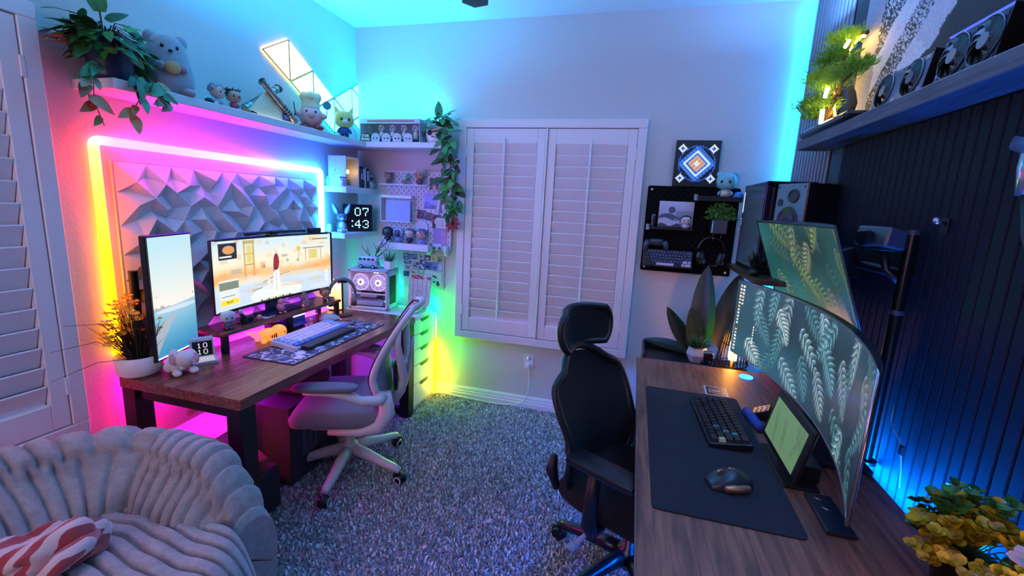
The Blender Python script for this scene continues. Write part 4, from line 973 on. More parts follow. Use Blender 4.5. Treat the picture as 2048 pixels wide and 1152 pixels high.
def leafmat(name, c1, c2, rough=.45):
    if name in MATS: return MATS[name]
    m, nt, b = nmat(name); N = nt.nodes; L = nt.links; tc = N.new('ShaderNodeTexCoord'); oi = N.new('ShaderNodeObjectInfo'); no = N.new('ShaderNodeTexNoise'); no.inputs['Scale'].default_value = 5
    L.new(tc.outputs['Object'], no.inputs['Vector']); ad = N.new('ShaderNodeMath'); ad.operation = 'ADD'; L.new(no.outputs['Fac'], ad.inputs[0]); L.new(oi.outputs['Random'], ad.inputs[1]); hf = N.new('ShaderNodeMath'); hf.operation = 'MULTIPLY'; hf.inputs[1].default_value = .5; L.new(ad.outputs[0], hf.inputs[0])
    cr = N.new('ShaderNodeValToRGB'); cr.color_ramp.elements[0].position = .25; cr.color_ramp.elements[1].position = .8; cr.color_ramp.elements[0].color = (*hx(c1), 1); cr.color_ramp.elements[1].color = (*hx(c2), 1); L.new(hf.outputs[0], cr.inputs[0]); L.new(cr.outputs[0], b.inputs['Base Color']); b.inputs['Roughness'].default_value = rough
    MATS[name] = m; return m
G_DARK = leafmat('pothos_green', '#16321a', '#3f7a2e'); G_MID = leafmat('fresh_green', '#1d4a1c', '#57a03a'); G_OLIVE_LIT = leafmat('olive_lit_leaf', '#6a5e10', '#d0b224', .35); G_DRY = leafmat('autumn_leaf', '#5a3a1e', '#b0743a'); G_TEAL = leafmat('teal_green', '#1b4034', '#3f8060')  # olive leaf brightened to yellow: fairy-light glow put into its colour
STEM = mat('stem_brown', '#2c2418', .7); STEMG = mat('stem_green', '#2f4a22', .6)
HEART = leaf_mesh('heart_leaf', G_DARK); HEART2 = leaf_mesh('heart_leaf', G_MID); HEARTD = leaf_mesh('heart_leaf', G_DRY); ROUND = leaf_mesh('round_leaf', G_OLIVE_LIT, W=.85, fold=.2, curl=.1, shape='round'); ROUNDG = leaf_mesh('round_leaf', G_MID, W=.85, fold=.2, curl=.1, shape='round')
def rnd(a, b): return random.uniform(a, b)
def blades(mb, c, n, L, W, spread, rise, rad=.02, droop=.35, seg=4):
    # thin grass-like leaves arching out of one point
    for i in range(n):
        a = rnd(0, 2*PI); ll = L*rnd(.6, 1.1); sp = spread*rnd(.2, 1); o = V3((c[0]+rad*math.cos(a)*rnd(0, 1), c[1]+rad*math.sin(a)*rnd(0, 1), c[2])); d = V3((math.cos(a)*sp, math.sin(a)*sp, rise)).normalized(); s = V3((-math.sin(a), math.cos(a), 0)); rows = []
        for k in range(seg+1):
            f = k/seg; p = o+d*ll*f-V3((0, 0, droop*ll*f*f*sp)); w = W*(1-f**1.5)*.5+.0004; rows.append([p-s*w, p+V3((0, 0, -w*.4)), p+s*w])
        mb.grid(rows, True)
def pothos_left():
    t = thing('trailing_plant', 'large leafy trailing plant in a dark pot on the left wall shelf', 'plant', (-2.0, 1.352, 1.905))
    pot = MB().lathe([(0, 0), (.062, 0), (.066, .02), (.082, .14), (.086, .145), (.078, .148), (.07, .12), (0, .115)], 24, (-2.0, 1.352, 1.905)); part(t, 'pot', pot, mat('navy_pot', '#15203a', .4), world=True)
    rg = random.Random(4); c = V3((-2.0, 1.335, 2.045))
    st = MB()
    for i in range(175):
        a = rg.uniform(0, 2*PI); el = rg.uniform(-.35, 1.0); r = rg.uniform(.04, .16); d = V3((math.cos(a)*.62, math.sin(a), 0)); p = c+d*r*math.cos(el)*1.15+V3((0, 0, math.sin(el)*r*.75-.03)); p.x = min(max(p.x, LW+.03), -1.80); p.y = min(p.y, 1.425)
        if p.z < 1.92 and p.x < -1.9: p.z = 1.93
        st.tube([c-V3((0, 0, .04)), c.lerp(p, .55)+V3((0, 0, .035)), p], .0022, 5); me = HEART if rg.random() < .72 else HEART2
        place_leaf(me, t, p, d+V3((rg.uniform(-.3, .3), rg.uniform(-.3, .3), rg.uniform(-.7, .35))), (rg.uniform(-.3, .6), rg.uniform(-.6, .1), 1), rg.uniform(.055, .09))
    st.tube([c, c+V3((.0, .0, .06)), c+V3((.01, -.01, .105))], .003, 5); place_leaf(HEART2, t, c+V3((.01, -.01, .10)), (.1, -.25, 1), (1, -.4, .2), .13); place_leaf(HEART2, t, c+V3((.0, .02, .08)), (.2, .7, .7), (.6, 0, 1), .09)
    # vines that hang over the edge and down, with dry orange leaves
    for (pts, cnt) in (([(-1.96, 1.30, 1.95), (-1.90, 1.24, 1.93), (-1.90, 1.20, 1.88), (-1.92, 1.215, 1.80)], 7), ([(-1.93, 1.36, 1.94), (-1.875, 1.355, 1.92), (-1.87, 1.36, 1.86), (-1.885, 1.335, 1.80), (-1.885, 1.33, 1.755)], 8),
                       ([(-1.92, 1.42, 1.94), (-1.872, 1.44, 1.915), (-1.868, 1.46, 1.86), (-1.868, 1.475, 1.84)], 7), ([(-1.94, 1.28, 1.95), (-1.90, 1.225, 1.93), (-1.93, 1.235, 1.81), (-1.93, 1.26, 1.73)], 6), ([(-1.90, 1.39, 1.93), (-1.868, 1.42, 1.90), (-1.868, 1.43, 1.85)], 5)):
        P = path(pts, .02, .01); st.tube(P, .0016, 5)
        for k in range(cnt):
            i = int((k+.6)/cnt*(len(P)-1)); p = P[i]; q = rg.uniform(-1, 1); low = P[i][2] < 1.9
            place_leaf(HEARTD if (low and rg.random() < .85) or rg.random() < .2 else HEART, t, p, (.35, q, -.5+.3*rg.random()), (1, rg.uniform(-.5, .5), .5), rg.uniform(.05, .085))
    part(t, 'stems', st, STEM, world=True)
pothos_left()
def pothos_back():
    t = thing('trailing_plant', 'glossy green plant spilling from a white pot down beside the shutters', 'plant', (-1.395, 2.985, 1.905))
    c = V3((-1.395, 2.975, 1.905))
    part(t, 'pot', MB().lathe([(0, 0), (.05, 0), (.066, .025), (.073, .065), (.070, .10), (.064, .112), (.056, .11), (.05, .09), (0, .085)], 24, c), M_WHITE, world=True)
    part(t, 'pot_hole', MB().cyl((c.x-.020, c.y-.075, c.z+.068), (c.x-.019, c.y-.0655, c.z+.068), .018), M_BLACK, world=True)
    rg = random.Random(9); st = MB(); c2 = c+V3((.03, -.01, .12))
    for i in range(44):
        a = rg.uniform(0, 2*PI); r = rg.uniform(.03, .115); p = c2+V3((math.cos(a)*r, math.sin(a)*r*.55-.02, rg.uniform(-.04, .08))); p.y = min(p.y, 3.05)
        st.tube([c2-V3((0, 0, .05)), c2.lerp(p, .5)+V3((0, 0, .02)), p], .002, 5); place_leaf(HEART2 if rg.random() < .6 else HEART, t, p, (math.cos(a), math.sin(a)*.6-.35, rg.uniform(-.5, .5)), (rg.uniform(-.3, .3), -.5, 1), rg.uniform(.055, .095))
    place_leaf(HEART2, t, c2+V3((.0, -.02, .05)), (-.12, 0, 1), (.2, -1, .2), .12)
    P = path([(-1.38, 2.95, 2.0), (-1.31, 2.90, 1.97), (-1.275, 2.92, 1.85), (-1.262, 2.94, 1.70), (-1.268, 2.97, 1.55), (-1.285, 2.99, 1.40)], .03, .012)
    for off in (0, .025, -.025): st.tube([(p[0]+off*math.sin(i*.2), p[1]+off*.4, p[2]) for i, p in enumerate(P)], .0022, 5)
    for i in range(104):
        p = V3(P[int(rg.random()**.85*(len(P)-1))]); wd = .058*(1.05-.35*abs(p.z-1.8)/.4); q = p+V3((rg.uniform(-wd, wd), rg.uniform(-.03, .03), rg.uniform(-.02, .02))); a = rg.uniform(-1, 1)
        place_leaf(HEART if rg.random() < .78 else HEART2, t, q, (a, -.45, -.55+rg.uniform(-.5, .5)), (rg.uniform(-.4, .4), -1, .4), rg.uniform(.055, .09))
    for (p, d) in (((-1.335, 2.93, 1.67), (-1, -.2, -.35)), ((-1.32, 2.93, 1.80), (-1, -.2, -.25)), ((-1.345, 2.94, 1.885), (-.9, -.3, -.5))): place_leaf(HEART, t, p, d, (0, -1, .6), .105)
    part(t, 'stems', st, STEMG, world=True)
    red = mat('red_petal', '#7a1218', .5); pet = leaf_mesh('petal', red, W=.5, shape='leaf', curl=.3)
    for k in range(9): a = 2*PI*k/9; place_leaf(pet, t, (-1.262, 2.975, 1.365), (math.cos(a), -.35, math.sin(a)), (0, -1, 0), .058, 'petal')
    part(t, 'flower_centre', MB().ell((-1.262, 2.965, 1.365), .009, 8, 6), mat('dark_centre', '#1a0a08', .6), world=True)
pothos_back()
def grassy_pot():
    t = thing('potted_flowers', 'yellow flowers and dark grass in a wide white pot on the left desk corner', 'plant', (-2.0, 1.335, DZ))
    c = V3((-1.998, 1.335, DZ)); part(t, 'pot', MB().lathe([(0, 0), (.062, 0), (.078, .012), (.084, .085), (.080, .088), (.074, .07), (0, .07)], 28, c), M_WHITE, world=True)
    random.seed(21); mb = MB(); g = c+V3((0, 0, .07)); blades(mb, g, 210, .27, .0042, .85, 1.0, .05, .30, 5); mb.v = [(max(x, LW+.012+(.03 if y < 1.19 else 0)), y if y < 1.36 else 1.36-(y-1.36)*.6, max(z, DZ+.06)) for x, y, z in mb.v]; part(t, 'grass_blades', mb, mat('dark_grass', '#221d0c', .7), 'dark thin grass', 'stuff', world=True)
    lg = MB()
    for e in ((.02, -.30, .12), (.04, -.32, .02), (.0, -.24, .20)): lg.tube([tuple(g), tuple(g+V3((e[0]*.5, e[1]*.5, e[2]*.8+.02))), tuple(g+V3(e))], [.0016, .0013, .0006], 4)
    part(t, 'long_blades', lg, mat('dark_grass', '#221d0c', .7), world=True)
    ym = mat('yellow_petal', '#d8a51e', .5); pet = leaf_mesh('petal', ym, W=.6, shape='leaf', curl=.2, n=4); st = MB()
    for i in range(52):
        r = rnd(.0, .20)*rnd(.3, 1); p = g+V3((rnd(-.07, .09), .03-r, rnd(.13, .27)-r*.35)); p.x = max(p.x, LW+.06)
        st.tube([tuple(g), tuple(g.lerp(p, .6)+V3((0, 0, .02))), tuple(p)], .0012, 4)
        for k in range(5): b = 2*PI*k/5+i; place_leaf(pet, t, p, (math.cos(b)*.8+.4, math.sin(b), .45), (.6, -.3, 1), rnd(.014, .024), 'petal')
    part(t, 'flower_stems', st, STEM, world=True)
grassy_pot()
def bird_of_paradise():
    t = thing('broad_leaf_plant', 'tall dark plant with broad paddle leaves behind the right desk', 'plant', (.52, 2.955, .0))
    D = leafmat('paddle_dark', '#0f1a12', '#24331c', .4); me = leaf_mesh('paddle_leaf', D, W=.32, fold=.30, curl=.12, shape='paddle', n=12)
    part(t, 'pot', MB().lathe([(0, 0), (.08, 0), (.10, .26), (.105, .30), (.095, .30), (.09, .26), (0, .25)], 24, (.52, 2.955, 0)), M_BLACK, world=True)
    st = MB(); o = V3((.52, 2.955, .26))
    for (p, d, up, s) in (((.47, 2.86, .72), (-.10, .15, 1), (-.7, -1, 0), .50), ((.56, 2.88, .70), (.15, .2, 1), (-.5, -1, .1), .50), ((.44, 2.80, .66), (-.28, -.1, 1), (-.3, -1, 0), .32), ((.40, 2.80, .68), (-1, -.1, .32), (-.1, -.5, 1), .30), ((.40, 2.82, .70), (-.62, 0, .85), (-.6, -.8, .5), .30), ((.60, 2.9, .75), (.5, .2, 1), (-.6, -.8, .3), .36)):
        st.tube([o, o.lerp(V3(p), .5)+V3((0, 0, .03)), p], [.010, .008, .006], 8); place_leaf(me, t, p, d, up, s)
    part(t, 'stems', st, mat('stem_dark', '#1c2414', .6), world=True)
bird_of_paradise()
def side_plants():
    # black plant stand behind the desk with a small potted plant and a cup
    t = thing('side_table', 'black open-frame stand between the right desk and the back wall', 'side table', (.30, 2.72, 0))
    part(t, 'table_top', MB().box((.285, 2.70, .672), (.36, .30, .016), .002), M_BLACK, world=True)
    part(t, 'rim', MB().box((.285, 2.845, .70), (.36, .012, .042), .002).box((.285, 2.555, .688), (.36, .012, .02), .002).box((.112, 2.70, .70), (.012, .30, .042), .002).box((.459, 2.70, .70), (.012, .30, .042), .002), M_BLACK, world=True)
    for x in (.118, .452):
        for y in (2.562, 2.838): part(t, 'leg', MB().box((x, y, .332), (.022, .022, .664), .002), M_BLACK, world=True)
    c = V3((.405, 2.66, .68))
    t = thing('potted_plant', 'small green plant in a faceted white pot beside the wire lamp', 'plant', c)
    pot = MB(); pot.lathe([(0, 0), (.036, 0), (.058, .045), (.047, .088), (.041, .086), (0, .075)], 6, c, smooth=False); part(t, 'pot', pot, mat('pot_white', '#b9bcc9', .5), world=True)
    random.seed(5); mb = MB(); blades(mb, c+V3((0, 0, .075)), 150, .095, .010, 1.1, .75, .03, .3); mb.v = [(x, y, max(z, c.z+.05)) for x, y, z in mb.v]; part(t, 'leaves', mb, G_MID, None, 'stuff', world=True)
    t = thing('glass_cup', 'dark square cup in front of the faceted white pot', 'cup', (.452, 2.575, .68)); 
    part(t, 'cup_body', MB().box((.452, 2.585, .722), (.046, .040, .084), .004), mat('smoke_glass', '#0a0a0c', .08), world=True); part(t, 'cup_rim', MB().box((.452, 2.585, .766), (.047, .041, .004), .001), M_SILVER, world=True)
    # wire lamp
    t = thing('table_lamp', 'conical black wire lamp with a glowing amber bulb, half behind the wide monitor', 'lamp', (.58, 2.60, .68)); c = V3((.58, 2.60, 0)); wm = mat('copper_wire', '#2a1a12', .4, .5)
    wires = MB(); nb = 26
    for k in range(nb): a = 2*PI*k/nb; wires.tube([(c.x+.078*math.cos(a), c.y+.078*math.sin(a), .715), (c.x+.045*math.cos(a), c.y+.045*math.sin(a), .945)], .0022, 5)
    part(t, 'wire_shade', wires, wm, world=True)
    rings = MB()
    for r, z in ((.078, .715), (.062, .83), (.045, .945)): rings.tube([(c.x+r*math.cos(2*PI*k/28), c.y+r*math.sin(2*PI*k/28), z) for k in range(28)], .003, 6, closed=True)
    part(t, 'shade_ring', rings, wm, world=True); part(t, 'lamp_base', MB().lathe([(0, .681), (.08, .681), (.08, .690), (.02, .697), (.012, .73), (0, .73)], 28, (c.x, c.y, 0)), M_BLACK, world=True)
    part(t, 'bulb', MB().lathe([(0, .73), (.020, .735), (.024, .76), (.024, .85), (.018, .88), (0, .885)], 16, (c.x, c.y, 0)), emit('amber_bulb', (1, .36, .05), 45), world=True)
side_plants()
t = thing('stand_shelf', 'low black stand under the wire lamp behind the right desk', 'side table', (.61, 2.62, 0)); part(t, 'table_top', MB().box((.63, 2.63, .672), (.25, .26, .016), .002), M_BLACK, world=True)
for x in (.52, .74):
    for y in (2.52, 2.74): part(t, 'leg', MB().box((x, y, .332), (.02, .02, .664)), M_BLACK, world=True)
mb = MB().lathe([(0, 0), (.030, 0), (.032, .003), (.030, .006), (0, .0065)], 24, (.60, 2.36, DZ))
single('light_puck', 'round puck light throwing blue onto the right desk under the wide monitor', 'light', mb, emit('blue_puck', (.02, .22, 1), 7), (.60, 2.36, DZ))
def bonsai():
    t = thing('bonsai', 'bonsai tree with bright needle pads and a glowing ring on the dark wall shelf', 'bonsai', (.775, 2.30, 1.89))
    part(t, 'tray', MB().box((.775, 2.28, 1.909), (.125, .50, .038), .012), mat('black_tray', '#0b0a0b', .25), world=True)
    br = mat('bonsai_bark', '#4a3320', .8, bump=.4)
    tr = MB(); tr.tube([(.765, 2.41, 1.92), (.770, 2.40, 1.97), (.765, 2.36, 2.01), (.775, 2.31, 2.05), (.765, 2.34, 2.10), (.77, 2.30, 2.17), (.77, 2.27, 2.22)], [.026, .020, .017, .014, .011, .008, .005], 10)
    for e in ([(.765, 2.36, 2.01), (.74, 2.46, 2.03), (.74, 2.53, 2.035)], [(.775, 2.31, 2.05), (.75, 2.22, 2.07), (.745, 2.12, 2.08)], [(.765, 2.34, 2.10), (.75, 2.43, 2.12), (.745, 2.47, 2.13)], [(.77, 2.30, 2.15), (.75, 2.36, 2.18), (.75, 2.40, 2.19)]): tr.tube(e, [.009, .006, .004], 8)
    tr.tube([(.76, 2.42, 1.925), (.745, 2.455, 1.925), (.74, 2.475, 1.921)], [.016, .010, .006], 8); part(t, 'trunk', tr, br, world=True)
    rg = random.Random(3); nd = leafmat('needle_green', '#3f7a16', '#9cc42e', .6)
    for (c, r, n) in (((.745, 2.50, 2.045), (.055, .105, .028), 620), ((.745, 2.40, 2.015), (.05, .09, .022), 420), ((.745, 2.43, 2.145), (.055, .10, .03), 620), ((.745, 2.34, 2.09), (.05, .09, .024), 460), ((.742, 2.10, 2.095), (.045, .075, .022), 420), ((.75, 2.36, 2.20), (.055, .10, .032), 620), ((.755, 2.28, 2.255), (.05, .075, .028), 480), ((.742, 2.21, 2.10), (.045, .07, .022), 360), ((.745, 2.44, 1.985), (.045, .06, .018), 260)):
        mb = MB()
        for i in range(int(n*1.7)):
            u = V3((rg.gauss(0, .5), rg.gauss(0, .5), rg.gauss(0, .45))); p = V3((c[0]+u.x*r[0], c[1]+u.y*r[1], c[2]+u.z*r[2])); p.x = min(p.x, .83)
            d = V3((u.x, u.y, abs(u.z)*.6+.35+rg.uniform(-.3, .5))).normalized(); s = d.cross(V3((rg.random(), rg.random(), rg.random()))).normalized()*.0015
            for q in range(3): dd = (d+V3((rg.uniform(-.6, .6), rg.uniform(-.6, .6), rg.uniform(-.3, .5)))).normalized()*rg.uniform(.013, .025); mb.add([p-s, p+s, p+dd], [(0, 1, 2)], False)
        part(t, 'needle_pad', mb, nd, None, 'stuff', world=True)
    # ring lamp: dark ring with a lit inner edge
    R = .165; cc = (.795, 2.25, 2.085); pts = lambda r, a0, a1, n: [(cc[0], cc[1]+r*math.cos(a0+(a1-a0)*i/n), cc[2]+r*math.sin(a0+(a1-a0)*i/n)) for i in range(n+1)]
    part(t, 'ring', MB().tube(pts(R+.008, -.40*PI, .62*PI, 40), .009, 8), mat('ring_wood', '#5a3a20', .4), world=True); part(t, 'ring_light', MB().tube(pts(R-.005, -.38*PI, .60*PI, 40), .0038, 6), emit('warm_led', (1, .58, .06), 60), world=True)
    [part(t, 'light_stem', MB().tube(q, r, 8), emit('warm_led2', (1, .78, .30), 22), world=True) for q, r in (([(.735, 2.335, 1.93), (.732, 2.330, 1.99)], .0085), ([(.73, 2.32, 2.035), (.73, 2.308, 2.075)], .0075), ([(.735, 2.205, 2.20), (.735, 2.175, 2.215)], .0065))]
    dd = mat('grey_pebble', '#5c4a30', .8); part(t, 'ornament', MB().tube([(.78, 2.19, 1.93), (.78, 2.17, 1.98), (.78, 2.19, 2.02), (.78, 2.21, 2.05)], [.016, .020, .016, .010], 8), dd, world=True)
bonsai()
def round_leaf_plant():
    t = thing('potted_plant', 'bushy plant with yellow-green round leaves in a black pot on the right desk', 'plant', (.765, 1.09, DZ))
    c = V3((.755, 1.085, DZ)); part(t, 'pot', MB().lathe([(0, 0), (.045, 0), (.056, .085), (.06, .09), (.05, .09), (0, .08)], 20, c), M_BLACK, world=True)
    rg = random.Random(17); st = MB(); g = c+V3((0, 0, .085))
    for i in range(88):
        a = rg.uniform(0, 2*PI); el = rg.uniform(-.15, 1.45); L = rg.uniform(.07, .145); d = V3((math.cos(a)*math.cos(el)*.95, math.sin(a)*math.cos(el)*1.05, math.sin(el)*1.12)); e = g+d*L; e.x = min(e.x, .825); st.tube([g, g.lerp(e, .5)+V3((0, 0, .012)), e], .0014, 4); fairy_lit = e.x < .80 and e.y < 1.115 and e.z < .93  # low leaves towards the fairy lights get the warm glow as yellow colour
        for k in range(3):
            p = g.lerp(e, .72+.14*k)
            for q in range(3 if k < 2 else 5):
                b = q*(2.09 if k < 2 else 1.257)+k*1.1+i; me = ROUND if (fairy_lit or rg.random() < .25) else ROUNDG; place_leaf(me, t, p, V3((math.cos(b), math.sin(b), .35))+d*.5, d+V3((0, 0, .6)), rg.uniform(.017, .027))
    part(t, 'stems', st, STEMG, world=True)
    # blossom spray with fairy lights at the frame's corner
    t = thing('blossom_spray', 'pale pink blossoms with tiny warm fairy lights beside the round-leaved plant', 'artificial flowers', (.76, .865, DZ)); c = V3((.76, .865, DZ))
    part(t, 'vase', MB().lathe([(0, 0), (.035, 0), (.042, .05), (.028, .10), (.030, .115), (.022, .115), (0, .09)], 20, c), M_WHITE, world=True)
    pk = mat('blossom_petal', '#d9bcc0', .6); pet = leaf_mesh('petal', pk, W=.75, shape='round', curl=.2, n=5); st = MB(); g = c+V3((0, 0, .11)); lt = emit('fairy_light', (1, .50, .16), 130)
    for i in range(20):
        a = rg.uniform(0, 2*PI); e = g+V3((math.cos(a)*rg.uniform(.02, .09), math.sin(a)*rg.uniform(.02, .10), rg.uniform(.0, .14))); e.x = min(e.x, .82); e.y = min(e.y, .925); st.tube([g-V3((0, 0, .05)), g.lerp(e, .5)+V3((0, 0, .02)), e], .0016, 5)
        if i % 2 == 0:
            for k in range(5): b = 2*PI*k/5; place_leaf(pet, t, e, (math.cos(b)*.9-.35, math.sin(b)*.8-.3, .4), (-.4, -.5, 1), .032, 'petal')
        else:
            part(t, 'light_bead', MB().ell(e, .0045, 8, 6), lt, world=True); place_leaf(HEART2, t, e-V3((0, 0, .01)), (math.cos(a), math.sin(a), .2), (0, 0, 1), .035)
    part(t, 'stems', st, STEM, world=True)
round_leaf_plant()
def small_plants():
    random.seed(31)
    c = V3((-1.745, 2.935, 1.005))
    t = thing('potted_plant', 'small spiky green plant in a square white pot on the white computer', 'plant', c)
    part(t, 'pot', MB().lathe([(0, 0), (.036, 0), (.046, .058), (.038, .058), (0, .05)], 4, c, smooth=False, rot=(0, 0, .6)), M_WHITE, world=True)
    mb = MB(); blades(mb, c+V3((0, 0, .05)), 90, .11, .006, 1.0, 1.0, .025, .3); part(t, 'leaves', mb, G_TEAL, None, 'stuff', world=True)
    fl = MB(); [fl.ell(c+V3((-.03+.012*math.cos(k*1.26), -.03, .085+.012*math.sin(k*1.26))), (.009, .005, .009), 8, 6) for k in range(5)]; part(t, 'flower', fl, mat('pale_flower', '#d8c4d8', .6), world=True)
    c = V3((-2.035, 2.76, 1.585)); t = thing('potted_plant', 'tiny leafy plant in a white pot on the upper corner shelf beside the miniature room', 'plant', c)
    part(t, 'pot', MB().lathe([(0, 0), (.026, 0), (.032, .05), (.026, .05), (0, .045)], 18, c), M_WHITE, world=True); mb = MB(); blades(mb, c+V3((0, 0, .045)), 60, .085, .016, 1.0, .8, .02, .3); mb.v = [(max(x, LW+.004), y, z) for x, y, z in mb.v]; part(t, 'leaves', mb, G_TEAL, None, 'stuff', world=True)
    c = V3((.488, 3.005, 1.405)); t = thing('hanging_planter', 'bushy green plant in a square metal planter hooked on the black pegboard', 'plant', c)
    part(t, 'pot', MB().box(c+V3((0, 0, .042)), (.088, .075, .085), .006), mat('brushed_steel', '#6e7078', .3, .8), world=True); mb = MB()
    for k in range(420):
        a = rnd(0, 2*PI); el = rnd(-.2, 1.4); r = rnd(.03, .10); p = c+V3((math.cos(a)*math.cos(el)*r*1.0, math.sin(a)*math.cos(el)*r*.55-.01, .095+math.sin(el)*r*.85)); d = V3((rnd(-1, 1), rnd(-1, .2), rnd(-.3, 1))).normalized(); s = d.cross(V3((0, 1, .3))).normalized()*.006
        p.y = min(p.y, 3.04); mb.add([p, p+d*.009-s, p+d*.02, p+d*.009+s], [(0, 1, 2, 3)], False)
    part(t, 'leaves', mb, G_MID, None, 'stuff', world=True); part(t, 'hook', MB().tube([c+V3((-.02, .03, 0)), c+V3((-.02, .03, -.05))], .002, 5).tube([c+V3((.025, .03, 0)), c+V3((.025, .03, -.05))], .002, 5), M_SILVER, world=True)
    c = V3((.60, 2.50, 1.222)); t = thing('black_plant', 'small black leafy plant on the brown shelf below the black computer', 'plant', c); part(t, 'pot', MB().lathe([(0, 0), (.022, 0), (.026, .035), (0, .032)], 14, c), M_BLACK, world=True)
    mb = MB(); blades(mb, c+V3((0, 0, .03)), 70, .10, .016, .55, 1.0, .02, .2); part(t, 'leaves', mb, mat('black_leaf', '#15161c', .3), None, 'stuff', world=True)
    # dark branch with blossom beads behind the camper van
    t = thing('branch_tree', 'bare little tree with white bead blossoms behind the toy camper van', 'decor tree', (-1.90, 2.965, 1.005)); b0 = V3((-1.90, 2.965, 1.005)); st = MB(); bd = MB()
    part(t, 'tree_base', MB().lathe([(0, 0), (.03, 0), (.026, .012), (0, .015)], 14, b0), M_DGREY, world=True); rg = random.Random(6)
    def grow(p, d, L, r, lv):
        e = p+d*L; m = p.lerp(e, .5)+V3((rg.uniform(-.01, .01), 0, rg.uniform(-.01, .01))); st.tube([p, m, e], [r, r*.8, r*.6], 6)
        if lv == 0:
            for k in range(4): bd.ell(p.lerp(e, .3+.23*k)+V3((0, -.003, 0)), .0036, 6, 4)
            return
        for k in range(3 if lv > 1 else 2): grow(e if k else m, (d+V3((rg.uniform(-.9, .9), rg.uniform(-.25, .25), rg.uniform(-.2, .6)))).normalized(), L*rg.uniform(.6, .85), r*.6, lv-1)
    grow(b0+V3((0, 0, .01)), V3((.35, -.1, 1)).normalized(), .10, .006, 3); grow(b0+V3((.02, 0, .07)), V3((.9, 0, .7)).normalized(), .085, .004, 2); grow(b0+V3((0, 0, .05)), V3((-.8, 0, .8)).normalized(), .075, .004, 2)
    part(t, 'branches', st, mat('dark_branch', '#241a26', .6), world=True); part(t, 'bead_blossoms', bd, mat('bead_white', '#e8d8e4', .4), None, 'stuff', world=True)
small_plants()

# ------------------------------------------------------------------ little figures
def vinyl(label, loc, rz, h, head, body, hair=None, legs=None, cat='toy figure', hairstyle='cap', group=None, ears=None, base=None, headw=1.0, snout=None, arms=None, name='toy_figure', eyes=True):
    # big-headed vinyl figure, local front = +x
    t = thing(name, label, cat, loc, rz, group); s = h; mh = mat('vinyl_'+head, head, .35); mbd = mat('vinyl_'+body, body, .4); ml = mat('vinyl_'+(legs or body), legs or body, .4)
    z0 = 0
    if base: part(t, 'base', MB().rbox((0, 0, .02*s), (.42*s, .46*s, .04*s), .015*s, 3), mat('vinyl_'+base, base, .5)); z0 = .04*s
    for sg in (-1, 1): part(t, 'leg', MB().lathe([(0, z0), (.075*s, z0), (.082*s, z0+.05*s), (.066*s, z0+.16*s), (0, z0+.18*s)], 10, (.02*s, sg*.085*s, 0)), ml)
    part(t, 'body', MB().lathe([(0, z0+.13*s), (.15*s, z0+.15*s), (.14*s, z0+.27*s), (.10*s, z0+.38*s), (0, z0+.40*s)], 14, sy=1.15), mbd)
    for sg in (-1, 1): part(t, 'arm', MB().tube([(0, sg*.11*s, z0+.34*s), (.03*s, sg*.20*s, z0+.27*s), (.07*s, sg*.22*s, z0+.18*s)], [.05*s, .048*s, .042*s], 8), mat('vinyl_'+(arms or body), arms or body, .4))
    hz = z0+.66*s; part(t, 'head', MB().ell((0, 0, hz), (.27*s, .33*s*headw, .29*s), 18, 12, pw=.78), mh)
    if eyes:
        eb = MB(); [eb.ell((.255*s, sg*.13*s, hz-.02*s), (.02*s, .042*s, .05*s), 10, 8) for sg in (-1, 1)]; part(t, 'eyes', eb, mat('eye_black', '#08080a', .15))
    if snout: part(t, 'snout', MB().ell((.26*s, 0, hz-.10*s), (.07*s, .10*s, .07*s), 10, 8), mat('vinyl_'+snout, snout, .4))
    if hair:
        hm = mat('vinyl_'+hair, hair, .55, bump=.3, scale=200); b = MB()
        if hairstyle == 'helmet': b.ell((-.01*s, 0, hz+.02*s), (.30*s, .36*s*headw, .31*s), 16, 10, pw=.8); b.v = [(min(x, .20*s), y, z) for x, y, z in b.v]
        elif hairstyle == 'flare': b.lathe([(.30*s, hz-.28*s), (.33*s, hz-.05*s), (.29*s, hz+.18*s), (.15*s, hz+.31*s), (0, hz+.33*s)], 16, sy=1.12); b.v = [(min(x, .21*s), y, z) for x, y, z in b.v]
        else:
            b.ell((-.045*s, 0, hz+.075*s), (.285*s, .35*s*headw, .27*s), 16, 10, pw=.85)
            if hairstyle == 'spiky':
                for k in range(16): a = 2*PI*k/16; b.cyl((.16*s*math.cos(a)-.05*s, .22*s*math.sin(a), hz+.20*s), (.31*s*math.cos(a)-.06*s, .40*s*math.sin(a), hz+(.30+.08*(k % 2))*s), .075*s, .005*s, 6)
            if hairstyle == 'curly':
                for k in range(26): a = k*2.4; r = .30*s*math.sqrt(k/26); b.ell((r*math.cos(a)-.05*s, r*1.15*math.sin(a), hz+(.30-.25*(k/26)**2)*s), .085*s, 7, 5)
        part(t, 'hair', b, hm)
    if ears:
        for sg in (-1, 1):
            if ears == 'round': part(t, 'ear', MB().ell((-.02*s, sg*.25*s, hz+.25*s), (.05*s, .10*s, .10*s), 10, 8), mh)
            elif ears == 'point': part(t, 'ear', MB().cyl((-.02*s, sg*.20*s, hz+.18*s), (-.03*s, sg*.32*s, hz+.46*s), .12*s, .008*s, 8), mh)
            elif ears == 'wide': part(t, 'ear', MB().cyl((-.02*s, sg*.28*s, hz+.02*s), (-.04*s, sg*.62*s, hz+.10*s), .09*s, .012*s, 8), mh)
    return t
SH = 1.905
